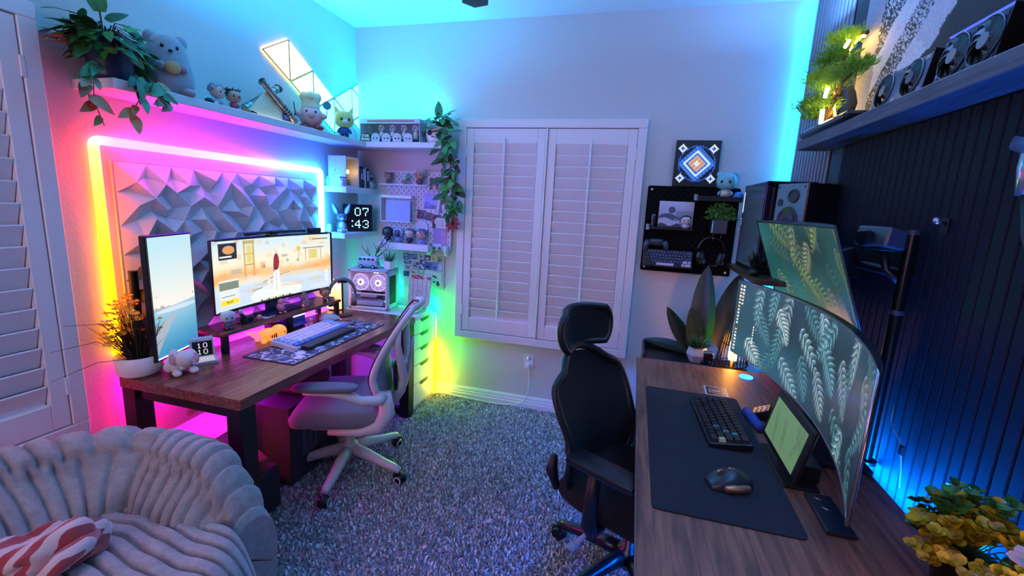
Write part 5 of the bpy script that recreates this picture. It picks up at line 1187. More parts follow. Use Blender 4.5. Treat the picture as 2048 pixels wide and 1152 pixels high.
def plush():
    t = thing('plush_toy', 'big grey plush bear toy holding a tan cookie on the long left wall shelf', 'plush toy', (-2.0, 1.575, SH), math.radians(-28)); m = mat('grey_fleece', '#8b8890', .95, var=.08, bump=.25, scale=120, sheen=.4)
    part(t, 'body', MB().lathe([(0, 0), (.075, .002), (.094, .05), (.092, .10), (.080, .16), (.066, .21), (.045, .238), (0, .246)], 24, sy=1.0, sx=.92), m)
    for sg in (-1, 1):
        part(t, 'ear', MB().ell((-.005, sg*.052, .228), (.018, .026, .028), 12, 8), m); part(t, 'foot', MB().ell((.062, sg*.055, .017), (.040, .026, .018), 12, 8), m); part(t, 'arm', MB().ell((.078, sg*.040, .108), (.020, .016, .020), 10, 8), m)
    part(t, 'tail', MB().ell((-.085, .02, .05), (.03, .02, .02), 10, 8), m); part(t, 'cookie', MB().ell((.092, 0, .104), (.009, .030, .026), 14, 10), mat('cookie_tan', '#b98a5a', .8))
    eb = MB(); [eb.ell((.064, sg*.026, .190), (.005, .006, .008), 8, 6) for sg in (-1, 1)]; eb.ell((.078, 0, .172), (.006, .009, .006), 8, 6); part(t, 'face', eb, mat('eye_black', '#08080a', .15))
plush()
t = thing('toy_cat', 'tiny black and white toy lying beside the big grey plush', 'toy figure', (-1.945, 1.722, SH)); part(t, 'body', MB().ell((-1.945, 1.715, SH+.014), (.016, .022, .014), 10, 8), M_BLACK, world=True); part(t, 'muzzle', MB().ell((-1.94, 1.742, SH+.010), (.012, .012, .010), 10, 8), M_WHITE, world=True)
vinyl('small toy figure with fluffy silver hair on the long shelf', (-1.955, 1.768, SH), .2, .102, '#c9a18f', '#a9a9ae', '#8f8c94', hairstyle='curly')
vinyl('small dark-haired toy figure in a red robe on the long shelf', (-1.955, 1.855, SH), -.2, .100, '#b07a66', '#b03a52', '#1d1418', hairstyle='spiky')
t = thing('toy_sled', 'small orange toy sled lying beside the metal tubes', 'toy', (-1.935, 1.905, SH)); part(t, 'hull', MB().rbox((-1.93, 1.905, SH+.010), (.022, .06, .016), .007, 4, (0, 0, .3)), mat('toy_orange', '#b86a2a', .5), world=True); part(t, 'nose', MB().cyl((-1.925, 1.93, SH+.012), (-1.915, 1.955, SH+.006), .006, .002, 8), mat('toy_dark', '#2a1a14', .5), world=True)
def crossed_tubes():
    t = thing('tube_display', 'two crossed silver metal tubes on a pale lit display stand with a small blue plaque', 'display model', (-1.99, 2.1, SH)); sv = mat('worn_steel', '#9c968c', .3, .85)
    iv = mat('ivory_acrylic', '#d8cfa8', .3); X = -1.965
    part(t, 'stand', MB().prism([(1.945, SH), (2.285, SH), (2.262, SH+.018), (2.09, SH+.14), (2.07, SH+.14), (1.95, SH+.018)], .018, (X-.012, 0, 0), (0, 1, 0), (0, 0, 1)), iv, world=True)
    def hilt(a, b, r):
        A, B = V3(a), V3(b); d = B-A; mb = MB(); mb.cyl(A, B, r, r*.96, 18)
        for f, q in ((.03, 1.25), (.12, 1.12), (.5, 1.12), (.56, 1.12), (.86, 1.14), (.97, 1.32)): mb.cyl(A+d*(f-.016), A+d*(f+.016), r*q, n=18)
        o = part(t, 'metal_tube', mb, sv, world=True); g = MB(); g.cyl(B-d*.002, B+d*.004, r*.9, n=16); g.xf(base_inv(t)); link('dark_end', g.mesh('dark_end', M_BLACK), o)
        k = MB(); u = d.normalized(); side = u.cross(V3((1, 0, 0))).normalized(); 
        for f in (.2, .26, .32, .38): k.cyl(A+d*f-V3((0, 0, 0)), A+d*(f+.02), r*1.06, n=16)
        k.xf(base_inv(t)); link('grip_ring', k.mesh('grip_ring', M_BLACK), o)
    hilt((X+.018, 2.262, SH+.022), (X+.018, 2.025, SH+.185), .0165); hilt((X-.032, 1.955, SH+.03), (X-.032, 2.205, SH+.195), .0175)
    part(t, 'plaque', MB().box((X+.010, 2.20, SH+.035), (.004, .058, .042), .001), mat('plaque_blue', '#3c4a72', .4), world=True); part(t, 'plaque_line', MB().box((X+.0125, 2.20, SH+.040), (.001, .040, .005)).box((X+.0125, 2.20, SH+.030), (.001, .030, .004)), mat('plaque_pale', '#b8c4dc', .4), world=True)
    sc = MB(); [sc.tube([(X+.009, 2.10+.018*k-.05+.008*math.cos(a), SH+.05+.02*(k % 3)+.008*math.sin(a)) for a in [i*.5 for i in range(12)]], .0014, 5) for k in range(6)]; part(t, 'scroll_work', sc, mat('scroll_gold', '#e8dcae', .3), world=True)
    part(t, 'base_light', MB().box((X+.004, 2.11, SH+.006), (.010, .30, .005)), emit('warm_base', (1, .70, .32), 9), world=True)
crossed_tubes()
def chef_toy():
    t = thing('toy_figure', 'round pink piggy toy with a puffy cream hat and red feet holding a spatula', 'toy figure', (-1.975, 2.425, SH), math.radians(-50)); pk = mat('toy_pink', '#d59a98', .25); cr = mat('hat_cream', '#d8cfa0', .5); rd = mat('toy_red', '#9c2a38', .35)
    part(t, 'body', MB().ell((0, 0, .083), (.068, .070, .066), 22, 14), pk); part(t, 'snout', MB().ell((.066, 0, .078), (.012, .018, .014), 12, 8), mat('toy_rose', '#c87c80', .3))
    hb = MB().lathe([(.052, .128), (.054, .150), (.050, .165), (.060, .185), (.056, .205), (.03, .213), (0, .212)], 18); part(t, 'hat', hb, cr)
    for k in range(5): part(t, 'hat_puff', MB().ell((.036*math.cos(k*1.257), .036*math.sin(k*1.257), .192), .028, 10, 8), cr)
    for sg in (-1, 1): part(t, 'foot', MB().ell((.035, sg*.040, .016), (.046, .032, .017), 12, 8), rd); part(t, 'arm', MB().ell((.03, sg*.066, .085), (.02, .02, .02), 10, 8), pk)
    eb = MB(); [eb.ell((.060, sg*.024, .102), (.004, .006, .009), 8, 6) for sg in (-1, 1)]; part(t, 'eyes', eb, mat('eye_black', '#08080a', .15))
    part(t, 'spatula', MB().tube([(.035, -.085, .075), (.035, -.092, .15)], .003, 6).box((.035, -.088, .062), (.022, .004, .04), .001, (.1, 0, 0)), M_BLACKM); part(t, 'frying_pan', MB().tube([(.04, .085, .07), (.04, .09, .13)], .003, 6).cyl((.036, .09, .15), (.042, .09, .15), .024, n=18), mat('pan_teal', '#2f7a8c', .4))
chef_toy()
vinyl('big-headed toy animal with pointed ears and blue overalls beside the long figure box', (-1.965, 2.735, SH), math.radians(-45), .185, '#c9b86a', '#2a3f86', None, '#22264a', ears='point', snout='#d5d8dc', headw=1.02)
def figure_box():
    t = thing('figure_box', 'long window box of five small helmeted figures on the back wall shelf', 'toy box', (-1.725, 2.955, SH)); x0, x1, y0, y1, h = -1.958, -1.492, 2.905, 3.02, .158
    cb = mat('box_card', '#b7bccb', .5); dk = mat('box_inside', '#4a4d55', .7)
    part(t, 'box_shell', MB().box(((x0+x1)/2, y1, SH+h/2), (x1-x0, .004, h)).box(((x0+x1)/2, (y0+y1)/2, SH+h), (x1-x0, y1-y0, .004)).box(((x0+x1)/2, (y0+y1)/2, SH+.003), (x1-x0, y1-y0, .006)).box((x0, (y0+y1)/2, SH+h/2), (.004, y1-y0, h)).box((x1, (y0+y1)/2, SH+h/2), (.004, y1-y0, h)).box(((x0+x1)/2, y0, SH+h-.016), (x1-x0, .003, .030)), cb, world=True)
    part(t, 'inner_card', MB().box(((x0+x1)/2, y1-.004, SH+h/2), (x1-x0-.01, .002, h-.01)), dk, world=True); part(t, 'top_stripe', MB().box(((x0+x1)/2+.01, y0-.002, SH+h-.015), (x1-x0-.10, .001, .012)), mat('stripe_rust', '#8a6a60', .5), world=True)
    hm = mat('helmet_pale', '#cfd2d8', .25); hd = mat('helmet_dark', '#3a3d46', .3)
    for k in range(5):
        x = x0+.055+k*.089; f = part(t, 'miniature_figure', MB().ell((x, 2.955, SH+.105), (.024, .022, .024), 12, 8).lathe([(0, .03), (.018, .03), (.015, .075), (0, .085)], 10, (x, 2.955, SH)), hm if k else hd, world=True)
        v = MB().box((x, 2.932, SH+.104), (.030, .004, .006)).box((x, 2.932, SH+.095), (.005, .004, .016)); v.xf(base_inv(t)); link('visor', v.mesh('visor', M_BLACK), f)
    for k in range(4):
        x = x0+.125+k*.085; c = part(t, 'cut_out_face', MB().prism([(.034*math.cos(a), .030*math.sin(a)+.004) for a in [PI*i/10 for i in range(11)]]+[(-.034, -.024), (.034, -.024)], .002, (x, y0-.001, SH+.030), (1, 0, 0), (0, 0, 1)), mat('cut_out', '#b9b4bd', .5), world=True)
        e = MB().box((x-.013, y0-.004, SH+.028), (.008, .002, .010)).box((x+.013, y0-.004, SH+.028), (.008, .002, .010)); e.xf(base_inv(t)); link('dark_eyes', e.mesh('dark_eyes', M_BLACK), c)
    part(t, 'name_plate', MB().prism([(-.048, -.024), (.048, -.024), (.034, .030), (-.034, .030)], .002, (x0+.045, y0-.001, SH+.030), (1, 0, 0), (0, 0, 1)), mat('plate_navy', '#16233f', .4), world=True)
    wl = emit('logo_pale', (.35, .75, .95), .9); lettering(t, 'STAR', .026, wl, (x0+.045, y0-.0042, SH+.043), (1, 0, 0), (0, 0, 1)); lettering(t, 'WARS', .026, wl, (x0+.045, y0-.0042, SH+.020), (1, 0, 0), (0, 0, 1))
    gm, nt, b = nmat('window_film'); b.inputs['Alpha'].default_value = .10; b.inputs['Roughness'].default_value = .05; b.inputs['Base Color'].default_value = (.8, .85, .9, 1); part(t, 'window_film', MB().quad((x0, y0-.0005, SH+.05), (x1, y0-.0005, SH+.05), (x1, y0-.0005, SH+h-.03), (x0, y0-.0005, SH+h-.03)), gm, world=True)
figure_box()

# ------------------------------------------------------------------ corner shelves
Z2, Z3 = 1.585, 1.266
def nook():
    t = thing('miniature_room', 'white box with a tiny warm-lit room inside on the upper corner shelf', 'diorama', (-2.0, 2.79, Z2)); x0, x1, y0, y1, h = -2.085, -1.945, 2.72, 2.865, .205; w = mat('nook_white', '#b9bfd2', .45)
    part(t, 'box_shell', MB().box(((x0+x1)/2, y0, Z2+h/2), (x1-x0, .008, h)).box(((x0+x1)/2, y1, Z2+h/2), (x1-x0, .008, h)).box((x0, (y0+y1)/2, Z2+h/2), (.008, y1-y0, h)).box(((x0+x1)/2, (y0+y1)/2, Z2+h-.004), (x1-x0, y1-y0, .008)).box(((x0+x1)/2, (y0+y1)/2, Z2+.004), (x1-x0, y1-y0, .008)), w, world=True)
    br = mat('nook_brown', '#5a3220', .6); part(t, 'back_wall', MB().box((x0+.03, (y0+y1)/2, Z2+h/2), (.006, y1-y0-.012, h-.016)), br, world=True)
    part(t, 'tiny_shelf', MB().box((x0+.05, y0+.05, Z2+.06), (.03, .05, .10)).box((x0+.06, y1-.035, Z2+.045), (.04, .04, .008)).box((x0+.06, y1-.035, Z2+.03), (.006, .006, .03)), mat('nook_wood', '#7a4a28', .6), world=True)
    part(t, 'tiny_door', MB().box((x0+.036, y0+.075, Z2+.15), (.004, .05, .05)), mat('nook_arch', '#3a2016', .6), world=True)
    part(t, 'tiny_lamp', MB().ell(((x0+x1)/2+.02, y0+.085, Z2+.105), (.010, .012, .014), 10, 8), emit('nook_lamp', (1, .52, .08), 28), world=True)
    part(t, 'tiny_rug', MB().box((x1-.035, y0+.05, Z2+.010), (.045, .06, .003)), mat('nook_rug', '#c9a870', .8), world=True)
    for k in range(4): part(t, 'tiny_window', MB().box((x0+.034, y0+.045+k*.02, Z2+.175), (.002, .010, .022)), mat('nook_pane', '#8a5a30', .4), world=True)
nook()
for k, (th, hh, c, nm) in enumerate(((.020, .130, '#1f2a44', 'narrow navy book with a pale spine label, first beside the lit miniature room'), (.022, .152, '#241c2e', 'tall dark book with a white label, second on the upper corner shelf'), (.018, .146, '#b8bccb', 'pale slim book, third on the upper corner shelf'), (.030, .142, '#101418', 'thick black book, last on the upper corner shelf'))):
    y = (2.885, 2.909, 2.931, 2.962)[k]; t = thing('book', nm, 'book', (-1.99, y, Z2), 0, 'books on the upper corner shelf'); m = mat('cover_'+c, c, .5)
    part(t, 'cover', MB().box((-1.985, y, Z2+hh/2), (.10, th, hh), .002), m, world=True); part(t, 'pages', MB().box((-1.988, y, Z2+hh/2+.001), (.098, th-.006, hh)), mat('paper', '#d5d0c4', .8), world=True); part(t, 'spine_label', MB().box((-1.9345, y, Z2+hh*.62), (.001, th*.6, hh*(.5 if k % 2 else .3))), mat('label_pale', '#c3c8dc' if k != 2 else '#5a6a9a', .5), world=True)
t = thing('ornament', 'small pale sitting astronaut ornament at the right end of the upper corner shelf', 'ornament', (-1.955, 3.02, Z2)); om = mat('ornament_pale', '#a9bfc9', .4)
part(t, 'body', MB().lathe([(0, 0), (.026, 0), (.030, .02), (.024, .045), (0, .055)], 14, (-1.955, 3.02, Z2)), om, world=True); part(t, 'helmet', MB().ell((-1.955, 3.02, Z2+.070), .028, 14, 10), om, world=True); part(t, 'visor', MB().ell((-1.938, 3.012, Z2+.072), (.014, .018, .016), 10, 8), M_DGREY, world=True)
for sg in (-1, 1): part(t, 'arm', MB().tube([(-1.955, 3.02+sg*.024, Z2+.045), (-1.935, 3.02+sg*.034, Z2+.025)], .009, 8), om, world=True)
vinyl('tiny blue and white toy figure in front of the small corner shelf plant', (-1.955, 2.705, Z2), -.6, .065, '#b9a9b9', '#8fa0d0', '#5a4a72', hairstyle='spiky')
t = thing('glass_jar', 'small clear jar with pebbles at the left of the upper corner shelf', 'jar', (-2.09, 2.725, Z2)); part(t, 'glass', MB().lathe([(0, 0), (.019, 0), (.02, .045), (.016, .05), (.016, .048), (.017, .004), (0, .004)], 16, (-2.09, 2.725, Z2)), mat('jar_pale', '#a9d4e0', .15), world=True); part(t, 'shell', MB().ell((-2.09, 2.722, Z2+.058), (.014, .012, .010), 10, 8), om, world=True)
DIG = {'0': ['01110', '10001', '10001', '10001', '10001', '10001', '01110'], '7': ['11111', '10001', '00001', '00010', '00100', '00100', '00100'], '4': ['00010', '00110', '01010', '10010', '11111', '00010', '00010'], '3': ['01110', '10001', '00001', '00110', '00001', '10001', '01110'], '1': ['00100', '01100', '00100', '00100', '00100', '00100', '01110']}
def dots(mb, ch, o, u, v, px, gap=.86):
    U, Vv = V3(u), V3(v); N = U.cross(Vv)
    for r, row in enumerate(DIG[ch]):
        for c, b in enumerate(row):
            if b == '1': p = V3(o)+U*(c*px)-Vv*(r*px); q = px*gap; mb.add([p, p+U*q, p+U*q-Vv*q, p-Vv*q], [(0, 3, 2, 1)], False)
def pixel_clock():
    c = V3((-2.005, 2.930, Z3)); u = V3((.74, .672, 0)).normalized(); n = V3((u.y, -u.x, 0)); t = thing('pixel_clock', 'square black pixel display clock reading 07:43 on the lower corner shelf', 'clock', c); R = Matrix((u, -n, V3((0, 0, 1)))).transposed(); w, h = .205, .200
    part(t, 'casing', MB().box(c+V3((0, 0, h/2)), (w, .024, h), .003, R), mat('clock_navy', '#090b1c', .3), world=True)
    mb = MB(); f = c+n*.0128; px = .0088; vv = V3((0, 0, 1)); P = lambda x, z: f+u*x+V3((0, 0, z))
    dots(mb, '0', P(-.022, .176), u, vv, px); dots(mb, '7', P(.034, .176), u, vv, px); dots(mb, '4', P(-.022, .086), u, vv, px); dots(mb, '3', P(.034, .086), u, vv, px)
    for z in (.082, .044): p = P(-.044, z); mb.add([p, p+u*.010, p+u*.010-vv*.010, p-vv*.010], [(0, 3, 2, 1)], False)
    part(t, 'lit_digits', mb, emit('clock_digits', (.45, .95, 1), 1.3), world=True)
pixel_clock()
def long_ear_toy():
    t = thing('toy_figure', 'blue-lit toy rabbit with two long pointed ears in front of the pixel clock', 'toy figure', (-2.045, 2.795, Z3), math.radians(-45)); m = mat('toy_blue_grey', '#4a5a8a', .45); p = mat('toy_pale', '#b9cfe0', .45)
    part(t, 'body', MB().lathe([(0, 0), (.036, 0), (.040, .03), (.028, .07), (0, .085)], 14), m); part(t, 'chest', MB().ell((.024, 0, .045), (.02, .024, .03), 10, 8), p); part(t, 'head', MB().ell((.01, 0, .103), (.032, .036, .030), 14, 10), m); part(t, 'snout', MB().ell((.038, 0, .094), (.012, .014, .010), 10, 8), p)
    for sg in (-1, 1):
        e = MB(); e.lathe([(0, 0), (.017, .02), (.020, .045), (.011, .080), (0, .105)], 10, (0, sg*.024, .118), (-sg*.42, -.15, 0), sx=.45); o = part(t, 'ear', e, m); i = MB().lathe([(0, .008), (.010, .024), (.012, .045), (.006, .075), (0, .090)], 8, (.008, sg*.024, .118), (-sg*.42, -.15, 0), sx=.4); link('inner_ear', i.mesh('inner_ear', p), o)
        part(t, 'paw', MB().ell((.034, sg*.022, .012), (.02, .014, .012), 10, 8), p)
    eb = MB(); [eb.ell((.034, sg*.017, .110), (.005, .006, .008), 8, 6) for sg in (-1, 1)]; part(t, 'eyes', eb, mat('eye_black', '#08080a', .15))
long_ear_toy()
mb = MB().ell((-1.972, 2.715, Z3+.016), (.020, .030, .017), 12, 8); single('pebble_toy', 'small pale egg-shaped toy at the front of the lower corner shelf', 'ornament', mb, om, (-1.972, 2.715, Z3))
mb = MB().lathe([(0, 0), (.018, 0), (.022, .03), (.012, .055), (0, .058)], 12, (-2.092, 2.72, Z3)); single('cloud_light', 'small cyan-lit ghost-shaped ornament on the lower corner shelf', 'ornament', mb, mat('ghost_pale', '#cfe4ea', .4), (-2.092, 2.72, Z3))

# ------------------------------------------------------------------ pegboards
def pegboard(label, x0, x1, z0, z1, y, m, slotm, screws=None):
    t = thing('pegboard', label, 'pegboard', ((x0+x1)/2, y, z0)); part(t, 'board', MB().prism(rounded(x0, x1, z0, z1, .012), .006, (0, y, 0), (1, 0, 0), (0, 0, 1)), m, world=True)
    part(t, 'spacer', MB().box((x0+.05, (y+BW)/2+.001, z1-.05), (.03, BW-y-.004, .03)).box((x1-.05, (y+BW)/2+.001, z1-.05), (.03, BW-y-.004, .03)).box((x0+.05, (y+BW)/2+.001, z0+.05), (.03, BW-y-.004, .03)).box((x1-.05, (y+BW)/2+.001, z0+.05), (.03, BW-y-.004, .03)), m, world=True)
    mb = MB(); nx = int((x1-x0)/.02); nz = int((z1-z0)/.02)
    for i in range(1, nx):
        for j in range(1, nz):
            if (i+j) % 2 == 0 and j % 2 == 0 or ((i+j) % 2 == 0 and j % 2 == 1):
                if j % 2 == 1 and False: continue
                x = x0+(x1-x0)*i/nx; z = z0+(z1-z0)*j/nz; 
                if j % 2 == (i % 2): mb.box((x, y-.0063, z), (.0048, .0008, .0145))
    part(t, 'slots', mb, slotm, None, 'stuff', world=True)
    if screws:
        for (x, z) in screws: part(t, 'screw_cap', MB().cyl((x, y-.011, z), (x, y-.006, z), .007, n=14), M_WP, world=True)
    return t
pegboard('white pegboard with shelves and photos between the corner shelves and the shutters', -1.842, -1.312, 1.160, 1.725, 3.075, mat('peg_white', '#cfcbdb', .5), mat('slot_dark', '#2c2a4a', .8))
pegboard('black pegboard right of the shutters holding a keyboard, headset and planter', .050, .597, 1.135, 1.683, 3.075, mat('peg_black', '#030304', .9, spec=.15), mat('slot_black', '#020203', .9), [(.075, 1.66), (.572, 1.65), (.075, 1.16), (.57, 1.158)])
def tray(label, x0, x1, z, y0, m, lip=.012, name='peg_shelf', apron=0):
    mb = MB().box(((x0+x1)/2, (y0+3.068)/2, z+.003), (x1-x0, 3.068-y0, .006), .001).box(((x0+x1)/2, y0, z+lip/2), (x1-x0, .004, lip), .001).box((x0, (y0+3.068)/2, z+lip/2), (.004, 3.068-y0, lip)).box((x1, (y0+3.068)/2, z+lip/2), (.004, 3.068-y0, lip))
    if apron:
        mb.box(((x0+x1)/2, y0, z-apron/2), (x1-x0, .004, apron)); mb.box((x0, (y0+3.068)/2, z-apron/2), (.004, 3.068-y0, apron)); mb.box((x1, (y0+3.068)/2, z-apron/2), (.004, 3.068-y0, apron))
    return single(name, label, 'shelf', mb, m, ((x0+x1)/2, 3.0, z-apron))
PW = mat('peg_tray_white', '#d3cfdc', .5)
tray('narrow white tray at the top left of the white pegboard', -1.862, -1.475, 1.618, 2.985, PW, .008)
tray('deep white tray at the bottom left of the white pegboard', -1.862, -1.452, 1.190, 2.975, PW, .008, apron=.042)
tray('black tray shelf at the upper right of the black pegboard', .325, .592, 1.598, 2.965, M_BLACK, .028); tray('black ledge holding the landscape picture on the black pegboard', .064, .342, 1.410, 3.01, M_BLACK, .014)
for (x, z, y) in ((.333, 1.612, 2.962), (.070, 1.418, 3.006)): single('ledge_bracket', 'grey cylindrical end cap on the left end of a black pegboard ledge' if x > .1 else 'grey cylindrical end cap on the lower left pegboard ledge', 'bracket', MB().cyl((x, y, z-.014), (x, y, z+.022), .011, n=14), M_GREY, (x, y, z-.014))
vinyl('small brown branch-limbed toy figure, first on the top white tray', (-1.80, 3.02, 1.624), -PI/2, .085, '#8a6f5c', '#7a5f50', '#6a5040', hairstyle='spiky')
vinyl('green big-eared toy figure in a tan robe, second on the top white tray', (-1.665, 3.02, 1.624), -PI/2, .088, '#8fae9a', '#9a7a62', None, ears='wide')
vinyl('toy figure with white and brown spiky hair, last on the top white tray', (-1.545, 3.02, 1.624), -PI/2, .112, '#a5705f', '#7a4038', '#c9c4cf', hairstyle='spiky')
vinyl('black-helmeted toy figure with a dark cape, first in the bottom white tray', (-1.80, 3.01, 1.196), -PI/2, .118, '#14121f', '#17142a', '#0e0c18', hairstyle='flare', eyes=False)
vinyl('toy figure with a pale blue helmet and dark visor, second in the bottom white tray', (-1.710, 3.01, 1.196), -PI/2, .112, '#2a2a4a', '#6f86b8', '#9db2d6', hairstyle='helmet', eyes=False)
vinyl('toy figure with grey-brown hair and a dark brown coat, third in the bottom white tray', (-1.617, 3.01, 1.196), -PI/2, .112, '#b39a9a', '#2a1c24', '#5a5060', hairstyle='cap')
vinyl('toy figure with curly hair and a lilac tunic, last in the bottom white tray', (-1.522, 3.01, 1.196), -PI/2, .112, '#c08a80', '#8a86d0', '#6a6480', hairstyle='curly')
def print_card(name, label, cat, x0, x1, z0, z1, y, fn, w=24, h=24, rz=0, th=.0015):
    u, v = raster(w, h); img = fn(u, v, np.ones((h, w, 3))); c = V3(((x0+x1)/2, y, (z0+z1)/2)); t = thing(name, label, cat, c, 0); R = Matrix.Rotation(rz, 3, 'Y')
    G = np.array([[tuple(R @ V3(((a-.5)*(x1-x0), -th/2-.0004, (b-.5)*(z1-z0)))) for a in np.linspace(0, 1, w)] for b in np.linspace(1, 0, h)])
    link('printed_face', np_grid_mesh('printed_face', G, to_lin(np.clip(img, 0, 1)), col_attr_mat('card_print', .5)), t); part(t, 'card', MB().box((0, 0, 0), (x1-x0+.001, th, z1-z0+.001), 0, R), mat('card_white', '#d8d4dc', .6)); return t
C3 = np.array
def p_view(u, v, im): im = mix(im*C3((.62, .60, .85)), C3((.45, .42, .72)), (v < .35+.1*np.sin(u*6)).astype(float)); im = mix(im, C3((.35, .33, .6)), (v < .2+.08*np.cos(u*9)).astype(float)); return mix(im, C3((.85, .83, .92)), ((u < .05)|(u > .95)|(v < .05)|(v > .95)).astype(float))
def p_tower(u, v, im): im = im*C3((.75, .76, .90)); return mix(im, C3((.40, .38, .48)), (np.abs(u-.5) < .30*(1-v)**1.8+.03).astype(float))
def p_crowd(u, v, im):
    im = im*C3((.15, .13, .24)); rg = np.random.default_rng(4)
    for i in range(40): im = mix(im, C3([(.7, .6, .3), (.45, .35, .5), (.6, .45, .45), (.3, .3, .55)][i % 4]), ellm(u, v, rg.random(), rg.random(), .04, .07))
    return im
def p_person(u, v, im):
    im = mix(im*C3((.45, .30, .35)), C3((.30, .26, .40)), (u > .72).astype(float)); im = mix(im, C3((.12, .09, .13)), ellm(u, v, .42, .58, .30, .36)); im = mix(im, C3((.12, .09, .13)), ((np.abs(u-.42) < .33) & (v < .55)).astype(float)); im = mix(im, C3((.78, .58, .55)), ellm(u, v, .42, .55, .17, .24)); im = mix(im, C3((.12, .09, .13)), ((v > .66) & (v < .82) & (np.abs(u-.42) < .2)).astype(float)); im = mix(im, C3((.95, .9, .9)), ellm(u, v, .42, .45, .07, .022)); im = mix(im, C3((.1, .07, .1)), ellm(u, v, .36, .60, .025, .02)+ellm(u, v, .48, .60, .025, .02)); return mix(im, C3((.35, .22, .22)), ((v < .18) & (np.abs(u-.42) < .2)).astype(float))
def p_grid(u, v, im): im = mix(im*C3((.60, .56, .85)), C3((.80, .58, .80)), (u > .6).astype(float)*.7); g = ((np.abs((u*8) % 1-.5) > .42)|(np.abs((v*9) % 1-.5) > .44)) & (v < .62); return mix(im, C3((.45, .42, .7)), g.astype(float)*.6)
Yp = 3.064
print_card('postcard', 'lilac landscape postcard pinned on the white pegboard', 'postcard', -1.532, -1.432, 1.455, 1.575, Yp, p_view); print_card('postcard', 'postcard of a spire-shaped tower on the white pegboard', 'postcard', -1.424, -1.368, 1.430, 1.575, Yp, p_tower)
print_card('photo_print', 'dark crowd photo at the centre of the white pegboard', 'photo', -1.585, -1.515, 1.382, 1.448, Yp, p_crowd, rz=.06); print_card('photo_print', 'dark group photo with a yellow figure on the white pegboard', 'photo', -1.513, -1.462, 1.372, 1.432, Yp-.002, p_crowd, rz=.06)
print_card('photo_print', 'photo of a smiling person with long dark hair on the white pegboard', 'photo', -1.462, -1.392, 1.318, 1.420, Yp-.004, p_person, 40, 48, rz=-.06); print_card('planner_sheet', 'lilac and pink planner sheet at the right of the white pegboard', 'paper', -1.450, -1.348, 1.180, 1.318, Yp, p_grid, 48, 48)
mb = MB().lathe([(0, 0), (.050, 0), (.053, .004), (.050, .006), (.044, .004), (0, .004)], 28, (-1.545, 3.066, 1.318), (PI/2, 0, 0)); mb.box((-1.545, 3.058, 1.296), (.030, .004, .022), .001); single('wall_plate', 'round pale wall plate with a small blue motif on the white pegboard', 'plate', mb, mat('plate_pale', '#bdbbdc', .4), (-1.545, 3.066, 1.265))
def organizer():
    t = thing('letter_holder', 'white open-fronted letter holder with a blank lilac sheet, left on the white pegboard', 'letter holder', (-1.73, 3.03, 1.345)); m = PW
    part(t, 'holder', MB().box((-1.73, 3.035, 1.535), (.25, .06, .022), .002).box((-1.853, 3.03, 1.445), (.005, .07, .185), .001).box((-1.73, 3.06, 1.445), (.245, .004, .185), .001).box((-1.73, 3.03, 1.352), (.25, .07, .006), .001), m, world=True)
    part(t, 'sheet', MB().box((-1.715, 3.012, 1.432), (.20, .003, .155), .001), mat('sheet_lilac', '#9a96c8', .6), world=True)
organizer()
t = thing('storage_box', 'small white box with an embossed front hung at the right of the white pegboard', 'box', (-1.345, 3.03, 1.318)); part(t, 'box_body', MB().box((-1.362, 3.03, 1.360), (.085, .06, .078), .004), mat('box_white', '#c9c2cc', .5), world=True); part(t, 'embossed_panel', MB().box((-1.372, 2.999, 1.360), (.05, .002, .05), .001), mat('box_emboss', '#b3adba', .5), world=True)
t = thing('toy_display_case', 'little white case with a pink toy inside at the top right of the white pegboard', 'display case', (-1.43, 3.035, 1.585)); part(t, 'case', MB().box((-1.425, 3.058, 1.637), (.075, .012, .090), .002).box((-1.463, 3.035, 1.637), (.004, .058, .09)).box((-1.387, 3.035, 1.637), (.004, .058, .09)).box((-1.425, 3.035, 1.594), (.075, .058, .004)).box((-1.425, 3.035, 1.681), (.075, .058, .004)), mat('case_white', '#cfc6d4', .4), world=True)
part(t, 'pink_toy', MB().lathe([(0, 0), (.020, 0), (.022, .018), (.012, .03), (0, .032)], 12, (-1.425, 3.03, 1.597)).ell((-1.425, 3.03, 1.645), (.023, .020, .022), 12, 8), mat('toy_pink2', '#d08f9a', .4), world=True)
def gamepad(label, c, s, m, m2, rot=0):
    t = thing('game_controller', label, 'controller', c); b = MB(); b.rbox((0, 0, 0), (.105*s, .032*s, .048*s), .015*s, 5)
    part(t, 'body', b.xf(Matrix.Rotation(rot, 4, 'Y')), m)
    for sg in (-1, 1): g = MB(); g.tube([(sg*.052*s, 0, .008*s), (sg*.066*s, -.004*s, -.02*s), (sg*.072*s, -.006*s, -.062*s)], [.022*s, .023*s, .014*s], 10); part(t, 'grip', g.xf(Matrix.Rotation(rot, 4, 'Y')), m)
    for sg in (-1, 1):
        k = MB(); k.cyl((sg*.022*s, -.016*s, -.008*s), (sg*.022*s, -.028*s, -.008*s), .009*s, .011*s, 14); part(t, 'thumb_stick', k.xf(Matrix.Rotation(rot, 4, 'Y')), m2)
    k = MB(); [k.cyl((.048*s+.010*s*math.cos(a), -.015*s, .012*s+.010*s*math.sin(a)), (.048*s+.010*s*math.cos(a), -.019*s, .012*s+.010*s*math.sin(a)), .004*s, n=10) for a in (0, PI/2, PI, 1.5*PI)]; k.box((-.048*s, -.017*s, .012*s), (.020*s, .004*s, .006*s)).box((-.048*s, -.017*s, .012*s), (.006*s, .004*s, .020*s)); part(t, 'buttons', k.xf(Matrix.Rotation(rot, 4, 'Y')), m2)
